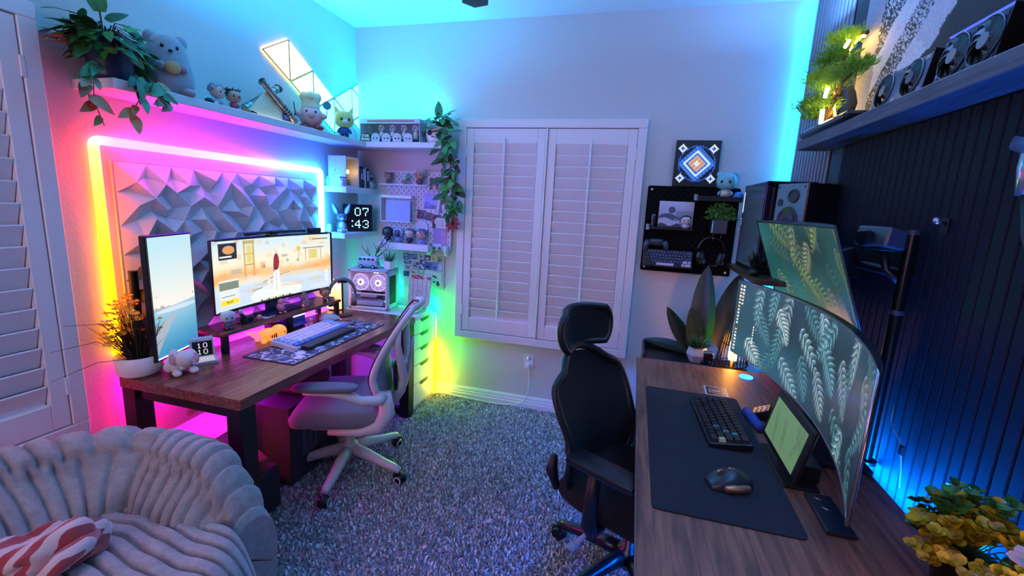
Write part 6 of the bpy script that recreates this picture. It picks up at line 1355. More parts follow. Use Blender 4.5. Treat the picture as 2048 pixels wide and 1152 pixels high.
gamepad('white game controller hung at the bottom right of the white pegboard', (-1.398, 3.035, 1.185), 1.0, mat('pad_white', '#b9c6d4', .4), mat('pad_dark', '#2a3c60', .4)); gamepad('dark camouflage game controller hung on the black pegboard', (.135, 3.045, 1.325), .92, mat('pad_camo', '#33374a', .4, var=.6, scale=90), mat('pad_black', '#101018', .4))
def sticker_board():
    t = thing('pin_board', 'white board covered with stickers and cards on the back wall above the drawer cabinet', 'notice board', (-1.54, 3.095, .845)); part(t, 'board', MB().box((-1.538, 3.09, .985), (.335, .012, .275), .002), mat('board_pale', '#b9c6c9', .5), world=True); rg = random.Random(12)
    cols = ['#3c5a9a', '#5f7fb8', '#9fb4c8', '#2f4a7c', '#c9c48a', '#7fb08a', '#3a6a72', '#b9bfd4', '#8f9cc0', '#4a4f8a']
    spots = [(-1.685, 1.090, .05, .05), (-1.625, 1.092, .075, .045), (-1.555, 1.094, .045, .045), (-1.505, 1.092, .05, .04), (-1.455, 1.090, .042, .048), (-1.405, 1.086, .045, .055), (-1.672, 1.046, .06, .025), (-1.66, 1.005, .075, .042), (-1.60, 1.025, .06, .062), (-1.545, 1.035, .05, .075), (-1.495, 1.03, .055, .060), (-1.44, 1.03, .055, .065), (-1.398, 1.025, .036, .05), (-1.68, .955, .05, .04), (-1.62, .965, .06, .04), (-1.56, .975, .05, .05), (-1.425, .925, .085, .12)]
    for k, (x, z, w, h) in enumerate(spots):
        o = part(t, 'sticker', MB().box((x, 3.083-.0004*k, z), (w, .0012, h), 0, (0, rg.uniform(-.08, .08), 0)), mat('ink_'+cols[k % 10] if k < 16 else 'ink_paper', cols[k % 10] if k < 16 else '#bcd0c4', .5), world=True)
        mk = MB()
        for q in range(3): mk.box((x+rg.uniform(-.25, .25)*w, 3.0818-.0004*k, z+rg.uniform(-.3, .3)*h), (w*rg.uniform(.2, .5), .0008, h*rg.uniform(.08, .2)), 0, (0, rg.uniform(-.5, .5), 0))
        if k == 16: mk.lathe([(0, 0), (.013, 0), (.013, .0008), (0, .0008)], 12, (x+.012, 3.082-.0004*k, z-.032), (PI/2, 0, 0), sy=1.4)
        mk.xf(base_inv(t)); link('sticker_mark', mk.mesh('sticker_mark', mat('ink_dark', '#20304a', .5) if k % 3 else mat('ink_light', '#d5dde6', .5)), o)
sticker_board()
def calendar():
    t = thing('calendar', 'desk calendar with a red header and month grid standing on the drawer cabinet', 'calendar', (-1.525, 2.985, .70)); x0, x1, z0, z1 = -1.615, -1.437, .735, .972; part(t, 'stand', MB().box((-1.526, 3.02, .80), (.12, .01, .20), .002, (-.18, 0, 0)).box((-1.526, 2.995, .703), (.13, .06, .006), .001), M_WP, world=True)
    w, h = 90, 120; u, v = raster(w, h); im = np.ones((h, w, 3))*C3((.82, .84, .80)); g = ((np.abs((u*5+.0) % 1-.5) > .46) | (np.abs((v/.80*5) % 1-.5) > .465)) & (v < .80); im = mix(im, C3((.28, .25, .32)), g.astype(float)); rg = np.random.default_rng(5)
    for i in range(5):
        for j in range(5): 
            for k in range(2): im = rect(im, u, v, i/5+.03, i/5+rg.uniform(.08, .16), j*.16+.04+k*.05, j*.16+.06+k*.05, (.62, .60, .62))
    im = mix(im, C3((.70, .16, .24)), ((v > .83) & (v < .965) & (u > .1) & (u < .66) & (np.sin(u*70)*.5+np.sin(v*60+u*20)*.5 > -.55)).astype(float)); im = rect(im, u, v, .80, 1, .83, .93, (.42, .40, .42)); 
    inv = base_inv(t); G = np.array([[tuple(inv @ V3((x0+(x1-x0)*a, 2.985-.004+.03*b, z0+(z1-z0)*b))) for a in np.linspace(0, 1, w)] for b in np.linspace(1, 0, h)])
    link('printed_page', np_grid_mesh('printed_page', G, to_lin(im), col_attr_mat('card_print', .5)), t); part(t, 'backing_card', MB().box((-1.526, 3.0, .853), (.18, .003, .24), 0, (-.126, 0, 0)), M_WP, world=True)
    lettering(t, '2', .024, M_BLACK, (-1.485, 3.008-.004, .948), (1, 0, 0), (0, .126, 1)); lettering(t, '22', .015, M_BLACK, (-1.526, 2.996-.004, .846), (1, 0, 0), (0, .126, 1))
    rings = MB(); [rings.tube([(x0+.012+i*.0128, 3.010+.007*math.cos(a), z1+.002+.007*math.sin(a)) for a in [q*.8 for q in range(8)]], .001, 5) for i in range(13)]; part(t, 'wire_binding', rings, M_SILVER, None, 'stuff', world=True)
calendar()
t = thing('bowl', 'pale blue bowl on the white drawer cabinet with red strawberries in it', 'bowl', (-1.515, 2.90, .70)); part(t, 'dish', MB().lathe([(0, .004), (.03, 0), (.034, .004), (.052, .035), (.055, .052), (.051, .052), (.045, .03), (.02, .010), (0, .010)], 28, (-1.515, 2.90, .70)), mat('bowl_blue', '#8fb6cf', .3), world=True)
rgf = random.Random(2)
for k, (dx, dy, dz) in enumerate(((-.024, -.012, .048), (.004, -.024, .050), (.028, -.006, .048), (-.008, .012, .058), (.018, .018, .052), (-.028, .02, .050))):
    p = V3((-1.515+dx, 2.90+dy, .70+dz)); t = thing('strawberry', ('red strawberry at the left front of the pale blue bowl', 'red strawberry at the middle front of the pale blue bowl', 'red strawberry at the right front of the pale blue bowl', 'red strawberry on top of the heap in the pale blue bowl', 'red strawberry at the right back of the pale blue bowl', 'red strawberry at the left back of the pale blue bowl')[k], 'fruit', p-V3((0, 0, .018)), 0, 'strawberries in the blue bowl'); part(t, 'fruit', MB().lathe([(0, -.018), (.008, -.013), (.016, .002), (.013, .012), (0, .014)], 12, p, (rgf.uniform(-1, 1), rgf.uniform(-1, 1), 0)), mat('strawberry_red', '#b5202a', .35, bump=.5, scale=400), world=True); part(t, 'stalk', MB().ell(p+V3((0, 0, .013)), (.008, .008, .003), 8, 4), G_MID, world=True)

# ------------------------------------------------------------------ white computer on the cabinet, van, headphones
def fan_blades(mb, c, u, v, n_, r0, r1, k, twist=.5, off=.004):
    U, Vv, N = V3(u), V3(v), V3(n_)
    for i in range(k):
        a = 2*PI*i/k; rows = []
        for j in range(5):
            r = r0+(r1-r0)*j/4; a0 = a+twist*j/4; w = 2*PI/k*.78
            rows.append([V3(c)+(U*math.cos(a0)+Vv*math.sin(a0))*r-N*off, V3(c)+(U*math.cos(a0+w)+Vv*math.sin(a0+w))*r+N*off])
        mb.grid(rows, True)
def white_pc():
    c = V3((-1.862, 2.915, .70)); rz = .12; t = thing('computer_case', 'small white computer with two glowing fans standing on the drawer cabinet', 'computer', c, rz); w, d, h = .305, .195, .302
    sh = mat('case_shell', '#c9c8d8', .4)
    part(t, 'case_shell', MB().box((0, d/2, h/2), (w, .006, h)).box((0, 0, .008), (w, d, .016), .002).box((0, 0, h-.006), (w, d, .012), .002).box((-w/2+.004, 0, h/2), (.008, d, h), .001).box((-w/2+.010, -d/2+.006, h/2), (.018, .012, h), .002).box((w/2-.010, -d/2+.006, h/2), (.020, .012, h), .002).box((0, -d/2+.006, .014), (w, .012, .026), .002).box((0, -d/2+.006, h-.012), (w, .012, .022), .002).box((0, -d/2+.012, .122), (.27, .014, .008), .002).box((w/2-.004, 0, h-.022), (.008, d, .044), .001).box((w/2-.004, 0, .022), (.008, d, .044), .001).box((w/2-.004, -d/2+.016, h/2), (.008, .032, h), .001).box((w/2-.004, d/2-.022, h/2), (.008, .044, h), .001), sh)
    part(t, 'mesh_panel', MB().box((w/2-.006, -.005, h/2), (.006, .135, h-.08)), mat('mesh_dark', '#0a0a14', .7)); vm = MB()
    for i in range(22): vm.box((-.14+i*.0134, 0, h+.0015), (.007, d*.85, .003))
    part(t, 'top_vent', vm, sh, None, 'stuff')
    for k, x in enumerate((-.069, .067)):
        z = .204; cy = -d/2+.035; o = part(t, 'fan', MB().prism([(x+(-.066 if a in (0, 3) else .066), z+(-.066 if a in (0, 1) else .066)) for a in range(4)], -.004, (0, cy+.012, 0), (1, 0, 0), (0, 0, 1)), mat('fan_frame', '#b9b3d0', .5))
        b = MB(); fan_blades(b, (x, cy, z), (1, 0, 0), (0, 0, 1), (0, -1, 0), .022, .058, 9); o2 = link('fan_blades', b.mesh('fan_blades', emit('fan_blade_glow', (.55, .38, .95), .75)), o)
        r = MB(); r.tube([(x+.060*math.cos(q), cy-.006, z+.060*math.sin(q)) for q in [2*PI*i/32 for i in range(32)]], .003, 6, closed=True); link('fan_ring', r.mesh('fan_ring', emit('fan_ring_glow', (.75, .62, 1), .9)), o)
        hb = MB().lathe([(.012, .0), (.024, .0), (.024, .004), (.012, .004)], 20, (x, cy-.008, z), (PI/2, 0, 0)); link('fan_light', hb.mesh('fan_light', emit('fan_hub_glow', (1, .75, .80), 3.5)), o); hc = MB().cyl((x, cy-.014, z), (x, cy-.008, z), .012, n=16); link('fan_hub', hc.mesh('fan_hub', M_GREY), o)
    part(t, 'motherboard', MB().box((-.01, d/2-.012, .085), (.27, .006, .14)), mat('board_grey', '#3c3f58', .5)); part(t, 'cooler_block', MB().box((.09, .02, .085), (.05, .05, .05), .004), mat('board_grey', '#3c3f58', .5)); part(t, 'graphics_card', MB().box((-.02, -.02, .045), (.24, .09, .034), .004), mat('card_pale', '#9aa0c4', .4)); part(t, 'heatsink', MB().box((-.03, -.01, .092), (.13, .05, .018), .003), mat('sink_pale', '#8f93b8', .4))
    part(t, 'status_light', MB().ell((.122, -.07, .070), .006, 8, 6), emit('status_cyan', (0, 1, .9), 5)); part(t, 'display_tag', MB().box((.055, -d/2-.001, h-.018), (.012, .002, .009)), emit('tag_pale', (.7, .9, 1), 1.2)); part(t, 'display_tag', MB().box((.075, -d/2-.001, h-.018), (.012, .002, .009)), emit('tag_pale', (.7, .9, 1), 1.2)); part(t, 'dark_strip', MB().box((-.05, -d/2-.001, h-.020), (.17, .002, .004)), M_BLACK)
    for x in (-w/2+.010, w/2-.010):
        for z in (.014, h-.012): part(t, 'screw', MB().cyl((x, -d/2-.003, z), (x, -d/2, z), .005, n=12), M_DGREY)
    part(t, 'inner_light', MB().box((0, d/2-.02, h-.02), (.26, .006, .006)), emit('case_led', (.85, .65, 1), 14))
white_pc()
def van():
    c = V3((-1.885, 2.885, 1.005)); t = thing('toy_van', 'small pale toy camper van parked on top of the white computer', 'toy vehicle', c, .10); b = mat('van_blue', '#7f9fb8', .4); w = mat('van_white', '#c5ccd6', .4)
    part(t, 'body', MB().rbox((0, 0, .030), (.155, .062, .042), .012, 5), b); part(t, 'roof', MB().rbox((0, 0, .068), (.150, .058, .042), .016, 5), w); part(t, 'belt_line', MB().box((0, -.0312, .051), (.135, .002, .003)), w)
    for k in range(4): part(t, 'window', MB().rbox((-.052+k*.033, -.029, .068), (.025, .004, .018), .002, 3), mat('van_window', '#3a3c6a', .2))
    for x in (-.045, .047): o = part(t, 'wheel', MB().cyl((x, -.034, .014), (x, .034, .014), .014, n=18), M_BLACK); h = MB().cyl((x, -.0355, .014), (x, -.034, .014), .007, n=14); link('hubcap', h.mesh('hubcap', w), o)
    part(t, 'bumper', MB().rbox((.079, 0, .018), (.006, .06, .010), .003, 3).rbox((-.079, 0, .018), (.006, .06, .010), .003, 3), w)
van()
def headphones():
    t = thing('headphones', 'grey and copper headphones on a round-based stand beside the monitor riser', 'headphones', (-1.87, 2.53, DZ)); m = mat('hp_grey', '#55555f', .4); co = mat('hp_copper', '#c06a4a', .35, .3); c = V3((-1.868, 2.545, DZ))
    part(t, 'stand_base', MB().lathe([(0, 0), (.062, 0), (.064, .006), (.058, .012), (0, .014)], 28, c), mat('stand_wood', '#4a2c24', .4), world=True); part(t, 'stand_post', MB().cyl(c, c+V3((0, 0, .225)), .006, n=10).tube([c+V3((-.02, -.02, .228)), c+V3((0, 0, .232)), c+V3((.02, .02, .228))], .010, 8), M_BLACKM, world=True)
    ax = V3((.80, .60, 0)); band = [c+ax*(.082*math.cos(a))+V3((0, 0, .150+.098*math.sin(a))) for a in [PI*i/20 for i in range(21)]]; part(t, 'headband', MB().tube(band, [.007+.003*math.sin(PI*i/20) for i in range(21)], 8, flat=1.6), m, world=True)
    for sg in (-1, 1):
        p = c+ax*sg*.078+V3((0, 0, .095)); part(t, 'yoke', MB().tube([c+ax*sg*.082+V3((0, 0, .155)), p+ax*sg*.014+V3((0, 0, .03))], .005, 6), m, world=True); o = part(t, 'ear_cup', MB().lathe([(0, -.012), (.034, -.012), (.037, 0), (.034, .012), (0, .014)], 22, p, (0, PI/2*sg, math.atan2(ax.y, ax.x))), m, world=True)
        k = MB().lathe([(.0, .0), (.032, .0), (.036, .010), (.030, .018), (0, .016)], 22, p-ax*sg*.010, (0, -PI/2*sg, math.atan2(ax.y, ax.x))); k.xf(base_inv(t)); link('ear_pad', k.mesh('ear_pad', co), o)
headphones()
def pleat_lamp():
    t = thing('pleated_lamp', 'glowing orange pleated lamp behind the right end of the game monitor', 'lamp', (-2.015, 2.655, DZ)); c = (-2.01, 2.655, 0); prof = []; mb = MB(); n = 48; rows = []
    for j in range(9):
        z = .735+.20*j/8; rows.append([(c[0]+(.052+.006*(k % 2))*math.cos(2*PI*k/n), c[1]+(.040+.005*(k % 2))*math.sin(2*PI*k/n), z) for k in range(n)])
    mb.grid(rows, False, closed=True); me = mb.mesh('shade', emit_attr('pleat_glow', 3.0)); cols = np.repeat(np.stack([np.interp(np.linspace(0, 1, 9), [0, .5, 1], q) for q in ([1, 1, .95], [.45, .32, .22], [.10, .10, .30])], 1), n, 0); set_colors(me, cols); me.transform(base_inv(t)); link('shade', me, t)
    part(t, 'lamp_base', MB().lathe([(0, DZ), (.05, DZ), (.05, DZ+.010), (0, DZ+.012)], 24, (c[0], c[1], 0), sy=.8), M_BLACK, world=True)
pleat_lamp()

# ------------------------------------------------------------------ small things on the left desk and riser
RZ = .835
def retro_clock():
    t = thing('desk_clock', 'retro white desk clock with a dark screen reading 10 over 10', 'clock', (-1.925, 1.565, DZ), math.radians(-32)); w = mat('clock_cream', '#c6bdc6', .4)
    part(t, 'housing', MB().prism([(-.045, .010), (.012, .010), (.004, .095), (-.034, .100)], -.095, (0, .0475, 0), (1, 0, 0), (0, 0, 1)) if False else MB().prism([(-.045, .010), (.012, .010), (-.002, .098), (-.036, .100)], .095, (0, .0475, 0), (1, 0, 0), (0, 0, 1)), w); part(t, 'keyboard_base', MB().prism([(-.045, 0), (.085, 0), (.085, .010), (.012, .016), (-.045, .016)], .100, (0, .05, 0), (1, 0, 0), (0, 0, 1)), w)
    n = V3((.088, 0, .014)).normalized(); up = V3((-.014, 0, .088)).normalized(); c = V3((.0062, 0, .054)); R = Matrix((n, V3((0, 1, 0)), up)).transposed(); part(t, 'screen', MB().box(c, (.003, .078, .068), .001, R), M_BLACK)
    mb = MB(); f = c+n*.0022; 
    for row, z in ((0, .026), (1, -.004)):
        for k, ch in enumerate('10'): dots(mb, ch, f+V3((0, -.021+k*.024, 0))+up*z, (0, 1, 0), up, .0034, .9)
    part(t, 'lit_digits', mb, emit('retro_digits', (.85, .80, .95), .9)); kb = MB()
    for i in range(3):
        for j in range(7): kb.box((.030+i*.019, -.033+j*.011, .0165-.002*i), (.014, .0085, .004))
    part(t, 'keys', kb, emit('retro_key_glow', (.9, .85, 1), .5), None, 'stuff')
retro_clock()
def bunny():
    t = thing('plush_bunny', 'fluffy white plush bunny with pink inner ears in front of the upright monitor', 'plush toy', (-1.862, 1.405, DZ), math.radians(-25)); f = mat('white_fluff', '#dcd2d4', .98, var=.1, bump=.5, scale=260, sheen=.5); b = MB()
    rgb = random.Random(8); b.ell((-.015, 0, .042), (.055, .048, .042), 18, 12); b.ell((.030, .012, .068), (.040, .038, .036), 16, 10)
    for k in range(26): q = V3((rgb.gauss(0, 1), rgb.gauss(0, 1), abs(rgb.gauss(0, 1)))).normalized(); b.ell((-.015+q.x*.042, q.y*.038, .030+q.z*.036), rgb.uniform(.016, .024), 8, 6)
    for x, y in ((.042, .040), (.046, -.022), (-.06, -.02)): b.ell((x, y, .014), (.026, .018, .014), 10, 8)
    part(t, 'body', b, f)
    for sg, e in ((-1, (.028, -.026, .082)), (1, (.045, .040, .078))): a = part(t, 'ear', MB().ell(e, (.012, .019, .036), 12, 8, (.25*sg, -.45, 0)), f); k = MB().ell((e[0]+.006, e[1]+sg*.004, e[2]-.002), (.008, .014, .028), 10, 8, (.25*sg, -.45, 0)); link('inner_ear', k.mesh('inner_ear', mat('ear_pink', '#c78a96', .8)), a)
    part(t, 'tail', MB().ell((-.068, 0, .034), .018, 10, 8), f)
bunny()
def glow_toy():
    t = thing('night_light', 'orange glowing night light shaped like a lying animal with brown stripes, by the pale keyboard', 'night light', (-1.865, 1.91, DZ), math.radians(75)); g, nt, b = nmat('orange_glow'); b.inputs['Base Color'].default_value = (*hx('#e08a3a'), 1); b.inputs['Roughness'].default_value = .4; b.inputs['Emission Color'].default_value = (1, .32, .05, 1); b.inputs['Emission Strength'].default_value = .75
    m = MB(); m.ell((-.012, 0, .036), (.055, .038, .036), 18, 12); m.ell((.050, 0, .042), (.042, .040, .038), 18, 12); part(t, 'body', m, g); part(t, 'tail', MB().tube([(-.055, 0, .03), (-.085, .0, .05), (-.115, .0, .068)], [.020, .016, .008], 10), emit('pink_tail', (1, .25, .45), .8))
    for x, y in ((-.05, -.03), (.0, -.036), (-.05, .03)): part(t, 'paw', MB().ell((x, y, .011), (.016, .012, .011), 10, 8), g)
    st = MB(); [st.tube([(-.010+k*.012, -.030, .045), (-.010+k*.012, -.037, .034), (-.010+k*.012, -.036, .024)], .004, 6) for k in range(3)]; part(t, 'stripes', st, mat('stripe_brown', '#6a2c14', .5)); part(t, 'eye', MB().ell((.062, -.036, .044), (.005, .004, .005), 8, 6), M_BLACK)
glow_toy()
vinyl('white and blue toy figure on a black base at the near riser corner', (-1.915, 1.705, RZ), -.5, .092, '#b9c4d2', '#4a6aa8', '#c9d2da', '#8a5a4a', cat='toy figure', hairstyle='helmet', base='#0c0c10', arms='#a04a3a')
vinyl('small red-haired toy figure with a checked outfit at the far corner of the riser', (-1.925, 2.44, RZ), -.3, .088, '#c48a6a', '#8a8f9a', '#6a2c1c', '#3a3c44', base=None, arms='#b54a2a')
def riser_bits():
    t = thing('toy_vehicle', 'dark toy motorbike with a pink ball beside it on the riser', 'toy', (-1.935, 1.845, RZ)); part(t, 'base_plate', MB().box((-1.935, 1.835, RZ+.003), (.05, .075, .006), .001), M_BLACK, world=True); part(t, 'frame', MB().tube([(-1.935, 1.80, RZ+.055), (-1.935, 1.825, RZ+.03), (-1.935, 1.86, RZ+.025), (-1.935, 1.875, RZ+.035)], .010, 8), mat('toy_dark_green', '#1c2420', .4), world=True)
    for y in (1.812, 1.862): part(t, 'wheel', MB().cyl((-1.942, y, RZ+.020), (-1.928, y, RZ+.020), .015, n=16), M_BLACK, world=True)
    part(t, 'windscreen', MB().box((-1.935, 1.80, RZ+.068), (.012, .012, .022), .002, (.5, 0, 0)), mat('toy_pale2', '#d8c4d8', .3), world=True)
    single('ball', 'small pink ball on the riser beside the dark toy motorbike', 'ball', MB().ell((-1.925, 1.905, RZ+.015), .015, 14, 10), mat('ball_pink', '#c9828c', .4), (-1.925, 1.905, RZ))
    single('card', 'pale card with a dark picture lying on the riser', 'card', MB().box((-1.945, 1.975, RZ+.001), (.055, .080, .002), 0, (0, 0, .15)), mat('card_pale2', '#b9b4cc', .5), (-1.945, 1.975, RZ))
    t = thing('toy_figure', 'pink toy bird figurine in the middle of the riser', 'toy figure', (-1.935, 2.075, RZ), -.35); pk = mat('bird_pink', '#c56f8e', .4); part(t, 'body', MB().lathe([(0, .012), (.018, .016), (.020, .035), (.013, .055), (0, .06)], 14), pk); part(t, 'head', MB().ell((.004, 0, .070), (.017, .016, .016), 12, 8), pk); part(t, 'beak', MB().cyl((.015, .012, .066), (.022, .038, .060), .007, .003, 8), pk); part(t, 'foot', MB().ell((.010, -.012, .006), (.018, .010, .006), 10, 6).ell((.010, .014, .006), (.018, .010, .006), 10, 6), pk); part(t, 'wing', MB().ell((-.004, -.018, .040), (.012, .006, .016), 10, 6), pk)
    t = thing('toy_figure', 'clear translucent toy figure with raised arm on the riser right of the pink bird', 'toy figure', (-1.935, 2.27, RZ)); cl, nt, b = nmat('pale_resin'); b.inputs['Base Color'].default_value = (.75, .55, .75, 1); b.inputs['Roughness'].default_value = .12; b.inputs['Transmission Weight'].default_value = .75
    part(t, 'body', MB().lathe([(0, 0), (.024, 0), (.020, .02), (.014, .045), (0, .055)], 12, (-1.935, 2.27, RZ)).ell((-1.935, 2.27, RZ+.066), .017, 12, 8), cl, world=True); part(t, 'arm', MB().tube([(-1.935, 2.262, RZ+.045), (-1.932, 2.255, RZ+.075), (-1.932, 2.26, RZ+.10)], .006, 8).tube([(-1.935, 2.28, RZ+.04), (-1.925, 2.30, RZ+.02)], .006, 8), cl, world=True)
    t = thing('game_controller', 'dark blue boxy gadget under the middle of the riser', 'gadget', (-1.955, 2.12, DZ)); part(t, 'body', MB().rbox((-1.955, 2.18, DZ+.035), (.06, .16, .07), .012, 4), mat('gadget_blue', '#3a3fb0', .4), world=True); part(t, 'flap', MB().box((-1.915, 2.19, DZ+.02), (.03, .12, .006), .002, (0, .5, 0)), mat('gadget_violet', '#4a48c8', .4), world=True); part(t, 'strip', MB().box((-1.927, 2.205, DZ+.068), (.01, .10, .006), .002), emit('gadget_led', (.75, .7, 1), 1.6), world=True)
    t = thing('desk_gadget', 'small black box with knobs under the riser left of the blue gadget', 'gadget', (-1.955, 2.02, DZ)); part(t, 'body', MB().box((-1.955, 2.03, DZ+.032), (.06, .075, .064), .004), M_BLACK, world=True); part(t, 'knob', MB().cyl((-1.925, 2.045, DZ+.04), (-1.915, 2.045, DZ+.04), .010, n=14).cyl((-1.925, 2.018, DZ+.04), (-1.915, 2.018, DZ+.04), .008, n=14), mat('knob_brown', '#4a3a34', .5), world=True)
    t = thing('toy_figure', 'tiny pink toy standing behind the pale keyboard', 'toy figure', (-1.835, 2.195, DZ)); part(t, 'body', MB().lathe([(0, 0), (.014, 0), (.016, .02), (.008, .04), (0, .042)], 12, (-1.835, 2.195, DZ+.004)), mat('tiny_pink', '#d98a9a', .5), world=True); part(t, 'head', MB().ell((-1.835, 2.195, DZ+.052), .014, 10, 8), mat('tiny_pink', '#d98a9a', .5), world=True)
    t = thing('paperweight', 'round clear glass paperweight on the patterned mat', 'paperweight', (-1.70, 2.36, DZ)); g, nt, b = nmat('paper_glass'); b.inputs['Base Color'].default_value = (.55, .5, .6, 1); b.inputs['Roughness'].default_value = .06; b.inputs['Transmission Weight'].default_value = .6; part(t, 'glass', MB().lathe([(0, 0), (.045, 0), (.047, .005), (.04, .016), (.02, .022), (0, .023)], 26, (-1.70, 2.36, DZ+.0042)), g, world=True); part(t, 'inlay', MB().lathe([(0, 0), (.028, 0), (.028, .001), (0, .001)], 20, (-1.70, 2.36, DZ+.030)), mat('inlay_red', '#8a3a3a', .4), world=True)
riser_bits()

# ------------------------------------------------------------------ small things on the right desk
t = thing('playing_card', 'white-bordered black ornamental card lying at the far edge of the felt mat', 'card', (.42, 2.10, DZ), math.radians(-3)); part(t, 'card', MB().box((0, 0, .0012), (.098, .112, .002), 0), mat('card_cream', '#b9b3b8', .5)); part(t, 'black_field', MB().box((0, 0, .0026), (.080, .092, .0006)), M_BLACK)
o = MB(); [o.box((.025*math.cos(a), .03*math.sin(a), .0032), (.010, .004, .0004), 0, (0, 0, a)) for a in [i*.52 for i in range(12)]]; o.box((0, 0, .0032), (.036, .014, .0005)); [o.box((x, .0, .0032), (.003, .05, .0005)) for x in (-.027, .027)]; part(t, 'ornament', o, mat('card_white2', '#c9c6cc', .5))
def numpad():
    t = thing('macro_pad', 'small black key pad on a wedge stand beside the felt mat', 'key pad', (.555, 1.89, DZ), math.radians(-20)); part(t, 'wedge', MB().prism([(-.03, 0), (.03, 0), (.03, .045), (-.03, .012)], .075, (0, .0375, 0), (1, 0, 0), (0, 0, 1)), M_BLACK); R = Matrix.Rotation(-math.atan2(.033, .06), 3, 'Y'); part(t, 'pad_face', MB().box((0, 0, .032), (.066, .074, .006), .002, R), mat('pad_slate', '#1d2230', .4))
    lt = mat('pad_legend', '#9aa4c0', .5)
    for i in range(3):
        for j in range(3): part(t, 'pad_key', MB().box(R @ V3((-.018+i*.018, -.020+j*.020, .004))+V3((0, 0, .032)), (.008, .011, .002), 0, R), lt if (i, j) != (2, 0) else lt)
numpad()
single('cable_sleeve', 'blue fabric cylinder lying between the felt mat and the small screen', 'cable sleeve', MB().tube([(.500, 1.885, DZ+.018), (.508, 1.82, DZ+.018), (.518, 1.735, DZ+.018)], .018, 14), mat('sleeve_blue', '#1c3a8a', .7), (.508, 1.81, DZ))
t = thing('metal_plate', 'dark plate with embossed silver mark in front of the wide monitor', 'plate', (.57, 1.26, DZ)); part(t, 'plate', MB().box((.578, 1.28, DZ+.006), (.07, .17, .012), .003), mat('foot_slate', '#141a26', .35), world=True); mk = MB(); mk.tube([(.560, 1.345, DZ+.0125), (.572, 1.335, DZ+.0125), (.580, 1.338, DZ+.0125)], .0015, 5).tube([(.566, 1.30, DZ+.0125), (.578, 1.29, DZ+.0125), (.588, 1.292, DZ+.0125)], .0015, 5); part(t, 'embossed_mark', mk, M_SILVER, world=True)

# ------------------------------------------------------------------ right wall: computer, speaker, graphics cards, canvas
def black_pc():
    t = thing('computer_case', 'tall black computer with a glass side on the brown corner shelf', 'computer', (.735, 2.82, 1.222)); x0, x1, y0, y1, z0, z1 = .622, .847, 2.585, 3.07, 1.2225, 1.70
    part(t, 'case_frame', MB().box(((x0+x1)/2+.01, (y0+y1)/2, z0+.012), (x1-x0-.02, y1-y0, .024), .003).box(((x0+x1)/2, (y0+y1)/2, z1-.012), (x1-x0, y1-y0, .024), .004).box((x1-.01, (y0+y1)/2, (z0+z1)/2), (.02, y1-y0, z1-z0)).box((x0+.012, y0+.012, (z0+z1)/2), (.024, .024, z1-z0), .003).box((x0+.012, y1-.012, (z0+z1)/2), (.024, .024, z1-z0), .003).box(((x0+x1)/2, y1-.006, (z0+z1)/2), (x1-x0, .012, z1-z0)), mat('case_black', '#0b0c14', .3), world=True)
    fr = MB(); [fr.box((x0+.035+i*.024, y0+.006, (z0+z1)/2), (.014, .012, z1-z0-.06), .002) for i in range(8)]; part(t, 'front_slat', fr, mat('slat_brown', '#1d1512', .5), world=True); part(t, 'cooler', MB().box((.72, 2.86, 1.55), (.09, .13, .13), .01).box((.72, 2.80, 1.34), (.10, .26, .05), .006), mat('cooler_grey', '#4a4e5c', .4, .4), world=True); part(t, 'motherboard', MB().box((.82, 2.83, 1.48), (.01, .36, .36)), mat('board_dark', '#1a222c', .5), world=True)
    gl, nt, b = nmat('tinted_glass'); b.inputs['Base Color'].default_value = (.25, .3, .35, 1); b.inputs['Roughness'].default_value = .12; b.inputs['Alpha'].default_value = .35; b.inputs['Specular IOR Level'].default_value = .25; part(t, 'glass_panel', MB().box((x0+.002, (y0+y1)/2, (z0+z1)/2), (.003, y1-y0-.045, z1-z0-.04)), gl, world=True)
    part(t, 'status_led', MB().box((x0-.001, y1-.012, 1.60), (.002, .006, .12)).box((x0-.001, y1-.012, 1.50), (.002, .004, .004)).box((x0-.001, y1-.012, 1.485), (.002, .004, .004)).box((x0-.001, y1-.012, 1.47), (.002, .004, .004)), emit('pc_led', (.55, .75, 1), 1.5), world=True)
black_pc()
